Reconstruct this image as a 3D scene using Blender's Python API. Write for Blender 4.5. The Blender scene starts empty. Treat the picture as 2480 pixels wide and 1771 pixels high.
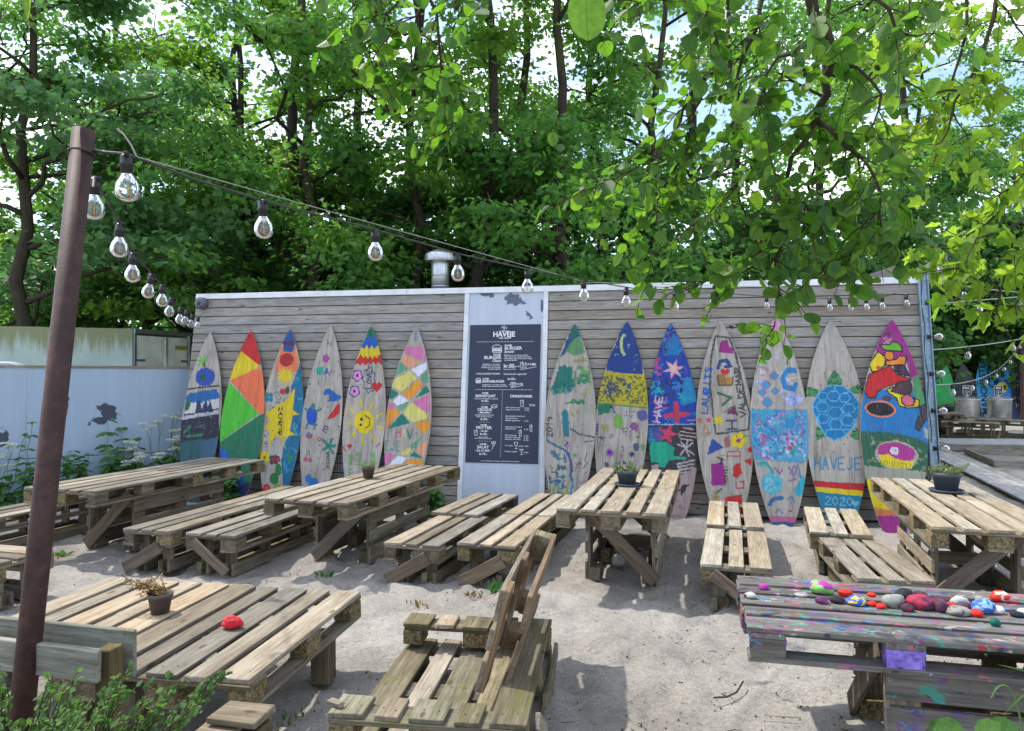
import bpy, bmesh, math, random
import numpy as np
from mathutils import Matrix, Vector, Euler
R = math.radians
random.seed(7); rng = np.random.default_rng(7)
scene = bpy.context.scene
COL = scene.collection

# ------------------------------------------------------------------ camera, sky, sun, exposure
CAM_H, FOC, PITCH = 1.65, 1720.0, 0.013
cam_d = bpy.data.cameras.new('camera'); cam = bpy.data.objects.new('camera', cam_d); COL.objects.link(cam)
cam_d.sensor_width = 36.0; cam_d.lens = 36.0 * FOC / 2480.0
cam_d.clip_start = 0.05; cam_d.clip_end = 2000
cam.location = (0, 0, CAM_H); cam.rotation_euler = (math.pi / 2 + PITCH, 0, 0)
scene.camera = cam

SUN_EL, SUN_AZ = R(58), R(-60)            # azimuth measured from +Y (away from the camera) towards +X
sd = Vector((math.sin(SUN_AZ) * math.cos(SUN_EL), math.cos(SUN_AZ) * math.cos(SUN_EL), math.sin(SUN_EL)))
world = bpy.data.worlds.new('World'); scene.world = world; world.use_nodes = True
nt = world.node_tree; nt.nodes.clear()
def wn(t, **k):
    n = nt.nodes.new(t)
    for a, b in k.items(): setattr(n, a, b)
    return n
out = wn('ShaderNodeOutputWorld'); bg = wn('ShaderNodeBackground'); sky = wn('ShaderNodeTexSky')
sky.sky_type = 'NISHITA'; sky.sun_disc = False; sky.sun_elevation = SUN_EL; sky.sun_rotation = SUN_AZ
sky.air_density = 1.0; sky.dust_density = 1.5
tc = wn('ShaderNodeTexCoord'); mp = wn('ShaderNodeMapping'); mp.inputs['Scale'].default_value = (2.2, 2.2, 5.0)
cl = wn('ShaderNodeTexNoise'); cl.inputs['Scale'].default_value = 1.6; cl.inputs['Detail'].default_value = 6; cl.inputs['Roughness'].default_value = .55
cr = wn('ShaderNodeValToRGB'); cr.color_ramp.elements[0].position = .45; cr.color_ramp.elements[1].position = .63
mixc = wn('ShaderNodeMix', data_type='RGBA')
nt.links.new(tc.outputs['Generated'], mp.inputs['Vector']); nt.links.new(mp.outputs['Vector'], cl.inputs['Vector'])
nt.links.new(cl.outputs['Fac'], cr.inputs['Fac']); nt.links.new(cr.outputs['Color'], mixc.inputs['Factor'])
nt.links.new(sky.outputs['Color'], mixc.inputs['A']); mixc.inputs['B'].default_value = (8.0, 8.4, 9.0, 1)
nt.links.new(mixc.outputs['Result'], bg.inputs['Color']); bg.inputs['Strength'].default_value = 0.15
nt.links.new(bg.outputs['Background'], out.inputs['Surface'])

sun_d = bpy.data.lights.new('sun', 'SUN'); sun = bpy.data.objects.new('sun', sun_d); COL.objects.link(sun)
sun_d.energy = 2.5; sun_d.angle = R(0.9); sun_d.color = (1.0, .95, .86)
sun.rotation_euler = (-sd).to_track_quat('-Z', 'Y').to_euler(); sun.location = (0, 0, 20)
vs = scene.view_settings
vs.view_transform = 'Standard'; vs.look = 'None'; vs.gamma = 1; vs.use_curve_mapping = False
vs.exposure = 1.15
scene.cycles.max_bounces = 10; scene.cycles.transparent_max_bounces = 16
scene.cycles.diffuse_bounces = 5; scene.cycles.sample_clamp_indirect = 8

# ------------------------------------------------------------------ geometry of the place as measured
def ray(px, py):
    X = (px - 1240) / FOC; U = (885.5 - py) / FOC; c, s = math.cos(PITCH), math.sin(PITCH)
    return np.array([X, c - U * s, s + U * c])
def aty(px, py, y):
    d = ray(px, py); return Vector(np.array([0, 0, CAM_H]) + d * (y / d[1]))
def atz(px, py, z=0.0):
    d = ray(px, py); return Vector(np.array([0, 0, CAM_H]) + d * ((z - CAM_H) / d[2]))
WT = -0.1878; WD = R(8.3)                       # the kiosk front: heading and backward lean
WBL = Vector((-4.506, 9.587, 0.0))
WE = Vector((math.cos(WT), math.sin(WT), 0)); WNB = Vector((-math.sin(WT), math.cos(WT), 0))
WU = WNB * math.sin(WD) + Vector((0, 0, 1)) * math.cos(WD)
def wall_st(px, py):
    d = ray(px, py); A = np.array([WE, WU, -Vector(d)]).T
    s, t, k = np.linalg.solve(A, np.array([0, 0, CAM_H]) - np.array(WBL)); return s, t
WM = Matrix.Translation(WBL) @ Matrix.Rotation(WT, 4, 'Z')
WML = WM @ Matrix.Rotation(-WD, 4, 'X')          # local x along the wall, z up the lean, -y outward

# ------------------------------------------------------------------ helpers
def T(x=0, y=0, z=0): return Matrix.Translation((x, y, z))
def RX(a): return Matrix.Rotation(a, 4, 'X')
def RY(a): return Matrix.Rotation(a, 4, 'Y')
def RZ(a): return Matrix.Rotation(a, 4, 'Z')
def tag(o, label=None, cat=None, group=None, kind=None):
    if label: o['label'] = label
    if cat: o['category'] = cat
    if group: o['group'] = group
    if kind: o['kind'] = kind
    return o
def link(name, me, parent=None, mat=None, M=None):
    if mat is not None and not me.materials: me.materials.append(mat)
    o = bpy.data.objects.new(name, me); COL.objects.link(o)
    if parent is not None: o.parent = parent
    if M is not None: o.matrix_basis = M
    return o
def thing(name, label, cat, M=None, group=None):
    o = bpy.data.objects.new(name, None); COL.objects.link(o); o.empty_display_size = .1
    if M is not None: o.matrix_basis = M
    return tag(o, label, cat, group)
def kids(o): return list(o.children)
def copy_tree(o, parent=None):
    c = o.copy(); COL.objects.link(c); c.parent = parent
    for ch in kids(o): copy_tree(ch, c)
    return c
_box = {}
def box_mesh(lx, ly, lz, mat, bev=.003, var=0):
    k = (round(lx, 3), round(ly, 3), round(lz, 3), mat.name, bev, var)
    if k in _box: return _box[k]
    bm = bmesh.new(); bmesh.ops.create_cube(bm, size=1)
    for v in bm.verts: v.co = Vector((v.co.x * lx, v.co.y * ly, v.co.z * lz))
    if var:
        r = random.Random(hash((k[0], k[1], var)) & 0xffff)
        for v in bm.verts: v.co += Vector((r.uniform(-.006, .006), r.uniform(-.004, .004), r.uniform(-.0015, .0015)))
    if bev: bmesh.ops.bevel(bm, geom=bm.edges[:], offset=bev, segments=1, affect='EDGES')
    me = bpy.data.meshes.new('box'); bm.to_mesh(me); bm.free(); me.materials.append(mat)
    _box[k] = me; return me
def piece(parent, name, lx, ly, lz, mat, M, bev=.003, var=None):
    if var is None: var = random.randint(1, 4)
    return link(name, box_mesh(lx, ly, lz, mat, bev, var), parent, None, M)
class MB:
    def __init__(s): s.v = []; s.f = []; s.m = []; s.n = 0
    def add(s, V, F, mi=0):
        s.v.append(np.asarray(V, float)); s.f += [tuple(i + s.n for i in f) for f in F]; s.m += [mi] * len(F); s.n += len(V)
    def box(s, lx, ly, lz, M=Matrix(), mi=0):
        V = [(M @ Vector((x * lx / 2, y * ly / 2, z * lz / 2)))[:] for x in (-1, 1) for y in (-1, 1) for z in (-1, 1)]
        s.add(V, [(0, 1, 3, 2), (4, 6, 7, 5), (0, 4, 5, 1), (2, 3, 7, 6), (0, 2, 6, 4), (1, 5, 7, 3)], mi)
    def tube(s, pts, rad, seg=6, mi=0, cap=True):
        P = np.array([tuple(p) for p in pts], float); n = len(P)
        rad = np.full(n, rad) if np.isscalar(rad) else np.asarray(rad, float)
        tg = np.gradient(P, axis=0); tg /= np.linalg.norm(tg, axis=1)[:, None] + 1e-9
        ref = np.array([0, 0, 1.]) if abs(tg[0][2]) < .8 else np.array([1., 0, 0])
        V = []; a = np.linspace(0, 2 * np.pi, seg, endpoint=False)
        for i in range(n):
            x = ref - tg[i] * (ref @ tg[i]); x /= np.linalg.norm(x) + 1e-9; y = np.cross(tg[i], x); ref = x
            V.append(P[i] + rad[i] * (np.cos(a)[:, None] * x + np.sin(a)[:, None] * y))
        F = [(i * seg + j, i * seg + (j + 1) % seg, (i + 1) * seg + (j + 1) % seg, (i + 1) * seg + j) for i in range(n - 1) for j in range(seg)]
        if cap: F += [tuple(range(seg))[::-1], tuple((n - 1) * seg + j for j in range(seg))]
        s.add(np.concatenate(V), F, mi)
    def lathe(s, prof, seg=16, M=Matrix(), mi=0):
        a = np.linspace(0, 2 * np.pi, seg, endpoint=False); V = []
        for r, z in prof: V += [(M @ Vector((r * math.cos(t), r * math.sin(t), z)))[:] for t in a]
        n = len(prof)
        F = [(i * seg + j, i * seg + (j + 1) % seg, (i + 1) * seg + (j + 1) % seg, (i + 1) * seg + j) for i in range(n - 1) for j in range(seg)]
        if prof[0][0] > 0.0005: F.append(tuple(range(seg))[::-1])
        if prof[-1][0] > 0.0005: F.append(tuple((n - 1) * seg + j for j in range(seg)))
        s.add(V, F, mi)
    def poly(s, pts, th, M=Matrix(), mi=0):            # extruded outline in local xz, thickness along y
        n = len(pts); V = [(M @ Vector((x, y, z)))[:] for y in (-th / 2, th / 2) for x, z in pts]
        F = [tuple(range(n)), tuple(range(2 * n - 1, n - 1, -1))] + [(i, i + n, (i + 1) % n + n, (i + 1) % n) for i in range(n)]
        s.add(V, F, mi)
    def mesh(s, name='mesh', mats=(), smooth=False):
        me = bpy.data.meshes.new(name); V = np.concatenate(s.v) if s.v else np.zeros((0, 3))
        me.from_pydata(V.tolist(), [], s.f)
        for m in mats: me.materials.append(m)
        if len(mats) > 1: me.polygons.foreach_set('material_index', s.m)
        if smooth: me.polygons.foreach_set('use_smooth', [True] * len(me.polygons))
        me.update(); return me
    def build(s, name, mat, parent=None, smooth=False, M=None):
        mats = mat if isinstance(mat, (list, tuple)) else [mat]
        return link(name, s.mesh(name, mats, smooth), parent, None, M)
def vnoise(x, y, seed=0):                              # smooth 2-D value noise, 0..1
    r = np.random.default_rng(seed); g = r.random((256, 256))
    xi = np.floor(x).astype(int); yi = np.floor(y).astype(int); fx = x - xi; fy = y - yi
    fx = fx * fx * (3 - 2 * fx); fy = fy * fy * (3 - 2 * fy)
    a = g[xi % 256, yi % 256]; b = g[(xi + 1) % 256, yi % 256]; c = g[xi % 256, (yi + 1) % 256]; d = g[(xi + 1) % 256, (yi + 1) % 256]
    return (a * (1 - fx) + b * fx) * (1 - fy) + (c * (1 - fx) + d * fx) * fy

# ------------------------------------------------------------------ materials
class NT:
    def __init__(s, name):
        s.m = bpy.data.materials.new(name); s.m.use_nodes = True; s.t = s.m.node_tree; s.t.nodes.clear()
        s.o = s.n('ShaderNodeOutputMaterial')
    def n(s, t, **k):
        n = s.t.nodes.new(t)
        for a, b in k.items():
            if a.startswith('i_'): n.inputs[a[2:].replace('_', ' ')].default_value = b
            else: setattr(n, a, b)
        return n
    def l(s, a, b): s.t.links.new(a, b)
    def ramp(s, fac, stops):
        r = s.n('ShaderNodeValToRGB'); e = r.color_ramp.elements
        while len(e) < len(stops): e.new(.5)
        for i, (p, c) in enumerate(stops): e[i].position = p; e[i].color = (*c, 1) if len(c) == 3 else c
        s.l(fac, r.inputs['Fac']); return r.outputs['Color']
    def mix(s, f, a, b, mode='MIX'):
        m = s.n('ShaderNodeMix', data_type='RGBA', blend_type=mode)
        for k, v in (('Factor', f), ('A', a), ('B', b)):
            if hasattr(v, 'is_output') or hasattr(v, 'links'): s.l(v, m.inputs[k])
            else: m.inputs[k].default_value = (*v, 1) if isinstance(v, tuple) and len(v) == 3 else v
        return m.outputs['Result']
    def math(s, op, a, b=0.0, clamp=False):
        m = s.n('ShaderNodeMath', operation=op, use_clamp=clamp)
        for i, v in enumerate((a, b)):
            if hasattr(v, 'links'): s.l(v, m.inputs[i])
            else: m.inputs[i].default_value = v
        return m.outputs[0]
    def coords(s, scale, rnd=True, src='Object'):
        tc = s.n('ShaderNodeTexCoord'); v = tc.outputs[src]
        if rnd:
            oi = s.n('ShaderNodeObjectInfo'); mu = s.math('MULTIPLY', oi.outputs['Random'], 37.0)
            ad = s.n('ShaderNodeVectorMath', operation='ADD'); s.l(v, ad.inputs[0]); s.l(mu, ad.inputs[1]); v = ad.outputs[0]; s.rand = oi.outputs['Random']
        mp = s.n('ShaderNodeMapping'); mp.inputs['Scale'].default_value = scale; s.l(v, mp.inputs['Vector']); return mp.outputs['Vector']
    def noise(s, vec, scale=1.0, detail=4, rough=.55, dist=0.0):
        n = s.n('ShaderNodeTexNoise'); n.inputs['Scale'].default_value = scale; n.inputs['Detail'].default_value = detail
        n.inputs['Roughness'].default_value = rough; n.inputs['Distortion'].default_value = dist
        s.l(vec, n.inputs['Vector']); return n.outputs['Fac']
    def bsdf(s, col, rough=.8, bump=None, bstr=.3, bdist=.004, metal=0.0, spec=.3):
        b = s.n('ShaderNodeBsdfPrincipled')
        for k, v in (('Base Color', col), ('Roughness', rough), ('Metallic', metal)):
            if hasattr(v, 'links'): s.l(v, b.inputs[k])
            else: b.inputs[k].default_value = (*v, 1) if isinstance(v, tuple) else v
        b.inputs['Specular IOR Level'].default_value = spec
        if bump is not None:
            bu = s.n('ShaderNodeBump', i_Strength=bstr, i_Distance=bdist); s.l(bump, bu.inputs['Height']); s.l(bu.outputs[0], b.inputs['Normal'])
        s.l(b.outputs[0], s.o.inputs['Surface']); return b
def wood(name, dark, mid, light, moss=0.0, spread=.45, mosscol=(.085, .09, .022), stain=.5):
    m = NT(name)
    v1 = m.coords((1.1, 14, 14)); n1 = m.noise(v1, 1.6, 5, .6, .6)
    v2 = m.coords((5, 95, 95)); n2 = m.noise(v2, 1.0, 4, .7)
    v3 = m.coords((2.2, 4, 4)); n3 = m.noise(v3, 1.7, 3, .6)
    c = m.ramp(n1, [(.28, dark), (.5, mid), (.72, light)])
    f = m.ramp(n2, [(.34, (.32, .30, .28)), (.60, (1.15, 1.15, 1.15))])
    c = m.mix(.55, c, f, 'MULTIPLY')
    st = m.ramp(n3, [(.3, (.52, .50, .47)), (.62, (1, 1, 1))]); c = m.mix(stain, c, st, 'MULTIPLY')
    vo = m.n('ShaderNodeTexVoronoi'); vo.inputs['Scale'].default_value = 1.0; m.l(m.coords((3.2, 9, 9)), vo.inputs['Vector'])
    kn = m.ramp(vo.outputs['Distance'], [(.07, (.32, .22, .14)), (.12, (1, 1, 1))]); c = m.mix(.8, c, kn, 'MULTIPLY')
    vo2 = m.n('ShaderNodeTexVoronoi'); vo2.inputs['Scale'].default_value = 1.0; m.l(m.coords((11, 17, 17)), vo2.inputs['Vector'])
    na = m.ramp(vo2.outputs['Distance'], [(.045, (.12, .10, .09)), (.075, (1, 1, 1))]); c = m.mix(.55, c, na, 'MULTIPLY')
    lo, hi = 1 - spread, 1 + spread * .45
    br = m.n('ShaderNodeMapRange'); br.inputs['To Min'].default_value = lo; br.inputs['To Max'].default_value = hi
    m.l(m.rand, br.inputs['Value']); cb = m.n('ShaderNodeCombineXYZ')
    for i in range(3): m.l(br.outputs[0], cb.inputs[i])
    c = m.mix(1.0, c, cb.outputs[0], 'MULTIPLY')
    hr = m.math('FRACT', m.math('MULTIPLY', m.rand, 13.7)); warm = m.ramp(hr, [(0, (1.07, 1.0, .90)), (1, (.95, 1.0, 1.07))])
    c = m.mix(1.0, c, warm, 'MULTIPLY')
    if moss:
        n4 = m.noise(m.coords((3.5, 7, 7)), 1.3, 5, .65); g = m.ramp(n4, [(.62 - .3 * moss, (0, 0, 0)), (.86 - .25 * moss, (1, 1, 1))])
        c = m.mix(m.mix(.85, (0, 0, 0), g), c, mosscol)
    m.bsdf(c, .85, m.math('ADD', n1, m.math('MULTIPLY', n2, .9)), .5, .004, spec=.15)
    return m.m
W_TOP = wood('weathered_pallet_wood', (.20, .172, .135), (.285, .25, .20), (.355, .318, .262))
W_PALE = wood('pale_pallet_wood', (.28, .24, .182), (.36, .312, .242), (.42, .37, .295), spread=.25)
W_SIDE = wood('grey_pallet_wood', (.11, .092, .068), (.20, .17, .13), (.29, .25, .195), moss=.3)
W_MOSS = wood('mossy_pallet_wood', (.11, .098, .068), (.21, .185, .13), (.30, .27, .20), moss=.42)
W_BRACE = wood('brown_brace_wood', (.115, .09, .07), (.175, .14, .108), (.235, .19, .15), spread=.3, stain=.2)
W_ORANGE = wood('sheltered_orange_wood', (.13, .088, .055), (.20, .14, .09), (.26, .19, .13), spread=.2, stain=.2)
W_WALL = wood('grey_cladding_wood', (.255, .238, .218), (.31, .292, .27), (.36, .34, .317), spread=.2, stain=.3)
W_DECK = wood('silver_deck_wood', (.36, .355, .36), (.46, .455, .455), (.55, .545, .54), spread=.2)
W_POST = wood('green_treated_post_wood', (.15, .11, .04), (.24, .18, .08), (.33, .26, .13), moss=.4)
def chip(name, a, b, c):
    m = NT(name); v = m.coords((1, 1, 1)); vo = m.n('ShaderNodeTexVoronoi'); vo.inputs['Scale'].default_value = 95; m.l(v, vo.inputs['Vector'])
    n = m.noise(v, 9, 4); f = m.mix(.45, vo.outputs['Color'], n)
    col = m.ramp(f, [(.25, a), (.5, b), (.75, c)]); m.bsdf(col, .9, vo.outputs['Distance'], .5, .006, spec=.15); return m.m
M_CHIP = chip('pressed_chip_block', (.06, .045, .022), (.16, .122, .065), (.28, .225, .13))
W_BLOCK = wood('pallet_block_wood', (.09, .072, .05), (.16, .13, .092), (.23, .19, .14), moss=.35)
def painted_wood(name, amt):
    m = NT(name); v1 = m.coords((1.1, 14, 14)); n1 = m.noise(v1, 1.6, 5, .6, .6)
    c = m.ramp(n1, [(.28, (.055, .05, .042)), (.5, (.12, .11, .095)), (.72, (.20, .19, .17))])
    f = m.noise(m.coords((6, 90, 90)), 1, 4); c = m.mix(.5, c, m.ramp(f, [(.3, (.5, .5, .5)), (.65, (1.1, 1.1, 1.1))]), 'MULTIPLY')
    pal = [(.30, .02, .02), (.02, .05, .22), (.18, .03, .18), (.03, .26, .20), (.36, .35, .35), (.06, .17, .32), (.02, .02, .04), (.13, .06, .22), (.36, .10, .15)]
    for i, (sc, th, ck) in enumerate(((7, .635, 0), (12, .625, 1), (20, .62, 2), (34, .61, 3), (16, .60, 4))):
        vv = m.coords((sc * .55, sc, sc)); nz = m.noise(vv, 1.0, 3, .6, .8)
        va = m.n('ShaderNodeVectorMath', operation='ADD'); m.l(vv, va.inputs[0]); va.inputs[1].default_value = (i * 17.3, i * 5.1, i * 9.7)
        vo = m.n('ShaderNodeTexVoronoi'); vo.inputs['Scale'].default_value = .8; m.l(va.outputs[0], vo.inputs['Vector'])
        sp = m.n('ShaderNodeSeparateColor'); m.l(vo.outputs['Color'], sp.inputs[0])
        r = m.n('ShaderNodeValToRGB'); r.color_ramp.interpolation = 'CONSTANT'; e = r.color_ramp.elements
        p2 = pal[ck:] + pal[:ck]
        while len(e) < len(p2): e.new(.5)
        for k, cc in enumerate(p2): e[k].position = k / len(p2); e[k].color = (*cc, 1)
        m.l(sp.outputs[0], r.inputs['Fac'])
        mask = m.ramp(nz, [(th - .01 - amt, (0, 0, 0)), (th + .015 - amt, (1, 1, 1))])
        c = m.mix(m.mix(.8, (0, 0, 0), mask), c, r.outputs['Color'])
    m.bsdf(c, .6, n1, .4, .004, spec=.35); return m.m
W_PAINT = painted_wood('paint_spattered_wood', .0)
W_PAINT2 = painted_wood('lightly_spattered_wood', -.03)
def plain(name, col, rough=.6, metal=0.0, var=.15, sc=30, bstr=.1, spec=.4):
    m = NT(name); v = m.coords((1, 1, 1)); n = m.noise(v, sc, 4)
    k = tuple(1 - var for _ in range(3)); c = m.mix(1.0, m.mix(0.0, (*col,), (0, 0, 0)), m.ramp(n, [(.3, k), (.7, (1 + var,) * 3)]), 'MULTIPLY')
    m.bsdf(c, rough, n, bstr, .002, metal, spec); return m.m
M_BLACK = plain('black_rubber', (.013, .014, .016), .45)
M_CABLE = plain('dark_cable', (.03, .03, .028), .5)
M_WIRE = plain('steel_wire', (.30, .31, .28), .45, .6)
M_SIGN = plain('slate_blue_sign', (.020, .027, .058), .5, var=.12, sc=8)
M_WHITE = plain('white_print', (.70, .72, .74), .6, var=.08)
M_FLASH = plain('white_flashing', (.62, .64, .67), .4, var=.12, sc=6)
M_STEEL = plain('galvanised_steel', (.50, .52, .54), .35, .85, .2, 12)
M_POSTB = plain('blue_grey_steel_post', (.20, .29, .36), .45, .2, .15, 9)
M_POT = plain('brown_plastic_pot', (.075, .058, .052), .6)
M_POTB = plain('blue_grey_pot', (.045, .062, .085), .5)
M_SOIL = plain('potting_soil', (.035, .025, .018), .95, var=.4, sc=90, bstr=.8)
M_FIL = plain('orange_filament', (.55, .20, .02), .5)
M_DARK = plain('dark_backing', (.02, .018, .016), .9)
M_ROOF = plain('roof_felt', (.06, .06, .062), .9, var=.3, sc=14)
M_CAMB = plain('grey_camera_body', (.10, .10, .12), .4)
def glass():
    m = NT('thin_bulb_glass'); fr = m.n('ShaderNodeFresnel', i_IOR=1.5); tr = m.n('ShaderNodeBsdfTransparent'); gl = m.n('ShaderNodeBsdfGlossy')
    tr.inputs['Color'].default_value = (.93, .95, .95, 1)
    gl.inputs['Roughness'].default_value = .03; mx = m.n('ShaderNodeMixShader')
    f = m.math('ADD', m.math('MULTIPLY', fr.outputs[0], 1.25), .05, True); m.l(f, mx.inputs[0]); m.l(tr.outputs[0], mx.inputs[1]); m.l(gl.outputs[0], mx.inputs[2])
    m.l(mx.outputs[0], m.o.inputs['Surface']); return m.m
M_GLASS = glass()
def rusty():
    m = NT('rusted_steel'); v = m.coords((1, 1, 1)); n = m.noise(v, 18, 6, .7); n2 = m.noise(v, 120, 3); n3 = m.noise(m.coords((6, 6, 1.2)), 1.5, 4)
    c = m.ramp(n, [(.3, (.024, .011, .011)), (.52, (.052, .022, .019)), (.72, (.10, .040, .028))])
    c = m.mix(.6, c, m.ramp(n3, [(.35, (.6, .6, .65)), (.65, (1.15, 1.1, 1.05))]), 'MULTIPLY')
    c = m.mix(.5, c, m.ramp(n2, [(.35, (.6, .6, .6)), (.7, (1.2, 1.2, 1.2))]), 'MULTIPLY'); m.bsdf(c, .62, n2, .35, .002, .1, .4); return m.m
M_RUST = rusty()
def sheet(name, col, spots, stain_col, gloss=.4):
    m = NT(name); v = m.coords((1, 1, 1), False); n = m.noise(v, 1.5, 6, .68, .5); n2 = m.noise(m.coords((9, 9, .7), False), 1, 4); n3 = m.noise(v, 6, 4)
    c = m.mix(.35, (*col,), m.ramp(n2, [(.3, tuple(x * .8 for x in col)), (.7, tuple(min(1, x * 1.12) for x in col))]))
    tco = m.n('ShaderNodeTexCoord'); val = m.math('ADD', 0.0, -9.0)
    for (sx_, sz_, rx_, rz_) in spots:
        mp = m.n('ShaderNodeMapping'); mp.inputs['Location'].default_value = (-sx_ / rx_, 0, -sz_ / rz_); mp.inputs['Scale'].default_value = (1 / rx_, .01, 1 / rz_); m.l(tco.outputs['Object'], mp.inputs['Vector'])
        ln_ = m.n('ShaderNodeVectorMath', operation='LENGTH'); m.l(mp.outputs[0], ln_.inputs[0]); val = m.math('MAXIMUM', val, m.math('SUBTRACT', 1.0, ln_.outputs['Value']))
    nn = m.math('ADD', m.math('MULTIPLY', m.math('SUBTRACT', m.noise(v, 7, 6, .6, .3), .5), 3.4), val)
    mask = m.ramp(nn, [(.42, (0, 0, 0)), (.47, (1, 1, 1))])
    c = m.mix(mask, c, stain_col); m.bsdf(c, m.ramp(mask, [(0, (gloss,) * 3), (1, (.8,) * 3)]), n3, .06, .004, .0, .5); return m.m
M_FENCE = sheet('worn_blue_grey_sheet', (.28, .365, .47), [], (.045, .055, .085), .3)
def trailer_mat():
    m = NT('algae_streaked_trailer'); tc_ = m.n('ShaderNodeTexCoord'); v = m.coords((1, 1, 1), False)
    n = m.noise(m.coords((14, 14, 1.2), False), 1, 5, .7); n2 = m.noise(v, 2, 5)
    sx = m.n('ShaderNodeSeparateXYZ'); m.l(tc_.outputs['Object'], sx.inputs[0])
    h = m.math('ADD', m.math('MULTIPLY', m.math('SUBTRACT', sx.outputs[2], .30), 1.0), m.math('MULTIPLY', n, 1.0))
    mask = m.ramp(h, [(.72, (0, 0, 0)), (1.5, (.85, .85, .85))])
    c = m.mix(mask, m.ramp(n2, [(.3, (.33, .42, .38)), (.7, (.46, .54, .50))]), (.20, .205, .075)); m.bsdf(c, .6, n2, .1); return m.m
M_TRAIL = trailer_mat()
M_TDOOR = plain('cream_trailer_door', (.80, .80, .67), .55, var=.18, sc=4)
def sand_mat():
    m = NT('dry_beach_sand'); v = m.coords((1, 1, 1), False); n = m.noise(v, 1.1, 4); n2 = m.noise(v, 130, 4, .75); n3 = m.noise(v, 9, 5, .65)
    c = m.ramp(n, [(.3, (.31, .29, .265)), (.7, (.45, .425, .39))])
    c = m.mix(.85, c, m.ramp(n2, [(.32, (.45, .43, .42)), (.55, (1.0, 1.0, 1.0)), (.75, (1.2, 1.2, 1.2))]), 'MULTIPLY')
    d = m.ramp(n3, [(.62, (0, 0, 0)), (.70, (1, 1, 1))]); n5 = m.noise(v, 60, 3, .7); d2 = m.ramp(n5, [(.55, (0, 0, 0)), (.62, (1, 1, 1))])
    c = m.mix(m.mix(1.0, m.mix(.75, (0, 0, 0), d), d2, 'MULTIPLY'), c, (.13, .095, .065))
    vo = m.n('ShaderNodeTexVoronoi'); vo.inputs['Scale'].default_value = 24; m.l(v, vo.inputs['Vector'])
    c = m.mix(.75, c, m.ramp(vo.outputs['Distance'], [(.04, (.25, .2, .17)), (.08, (1, 1, 1))]), 'MULTIPLY')
    nb_ = m.noise(v, .9, 5, .6, .8); c = m.mix(1.0, c, m.ramp(nb_, [(.35, (.80, .79, .78)), (.62, (1.06, 1.06, 1.06))]), 'MULTIPLY')
    vo3 = m.n('ShaderNodeTexVoronoi'); vo3.inputs['Scale'].default_value = 62; m.l(v, vo3.inputs['Vector'])
    c = m.mix(.7, c, m.ramp(vo3.outputs['Distance'], [(.06, (.22, .18, .15)), (.14, (1, 1, 1))]), 'MULTIPLY'); n6 = m.noise(v, 34, 5, .7); c = m.mix(.6, c, m.ramp(n6, [(.34, (.66, .64, .62)), (.58, (1.06, 1.06, 1.06))]), 'MULTIPLY')
    hh = m.math('ADD', m.math('ADD', m.math('MULTIPLY', n3, .8), m.math('MULTIPLY', n6, .7)), m.math('MULTIPLY', n2, .4)); m.bsdf(c, .95, hh, .9, .025, spec=.1); return m.m
M_SAND = sand_mat()
def leafmat(name, a, b, tra, trb, trans=.5, gloss=.25, veins=False):
    m = NT(name); at = m.n('ShaderNodeAttribute', attribute_name='var'); oi = m.n('ShaderNodeObjectInfo')
    f = m.math('FRACT', m.math('ADD', at.outputs['Fac'], oi.outputs['Random']))
    d = m.n('ShaderNodeBsdfPrincipled'); d.inputs['Roughness'].default_value = .5; d.inputs['Specular IOR Level'].default_value = gloss
    t = m.n('ShaderNodeBsdfTranslucent'); ca, cb_ = m.ramp(f, [(0, a), (1, b)]), m.ramp(f, [(0, tra), (1, trb)])
    if veins:
        lc = m.n('ShaderNodeAttribute', attribute_name='leafco'); sp = m.n('ShaderNodeSeparateXYZ'); m.l(lc.outputs['Vector'], sp.inputs[0]); ab = m.math('ABSOLUTE', sp.outputs[0])
        fr = m.math('FRACT', m.math('MULTIPLY', m.math('SUBTRACT', sp.outputs[1], m.math('MULTIPLY', ab, .75)), 7.0)); vn = m.ramp(m.math('MINIMUM', m.math('MULTIPLY', ab, 9.0), m.math('ABSOLUTE', m.math('SUBTRACT', fr, .5))), [(.03, (1.45, 1.35, 1.3)), (.10, (1, 1, 1))])
        bl = m.ramp(m.noise(lc.outputs['Vector'], 5, 4), [(.32, (.72, .74, .7)), (.62, (1.1, 1.1, 1.1))]); k = m.mix(1.0, vn, bl, 'MULTIPLY'); ca, cb_ = m.mix(1.0, ca, k, 'MULTIPLY'), m.mix(1.0, cb_, m.mix(1.0, bl, m.ramp(m.math('MULTIPLY', ab, 9.0), [(.10, (.6, .62, .6)), (.22, (1, 1, 1))]), 'MULTIPLY'), 'MULTIPLY')
        bu = m.n('ShaderNodeBump', i_Strength=.35, i_Distance=.003); m.l(m.math('ABSOLUTE', m.math('SUBTRACT', fr, .5)), bu.inputs['Height']); m.l(bu.outputs[0], d.inputs['Normal'])
    m.l(ca, d.inputs['Base Color']); m.l(cb_, t.inputs['Color'])
    mx = m.n('ShaderNodeMixShader'); mx.inputs[0].default_value = trans
    m.l(d.outputs[0], mx.inputs[1]); m.l(t.outputs[0], mx.inputs[2]); m.l(mx.outputs[0], m.o.inputs['Surface']); return m.m
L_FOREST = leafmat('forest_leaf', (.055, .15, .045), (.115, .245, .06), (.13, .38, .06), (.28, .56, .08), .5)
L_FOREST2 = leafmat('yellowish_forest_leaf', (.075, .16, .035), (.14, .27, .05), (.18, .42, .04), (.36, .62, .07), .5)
L_COOL = leafmat('cool_maple_leaf', (.06, .15, .06), (.13, .25, .10), (.13, .36, .09), (.25, .52, .13), .42, .45)
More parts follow.
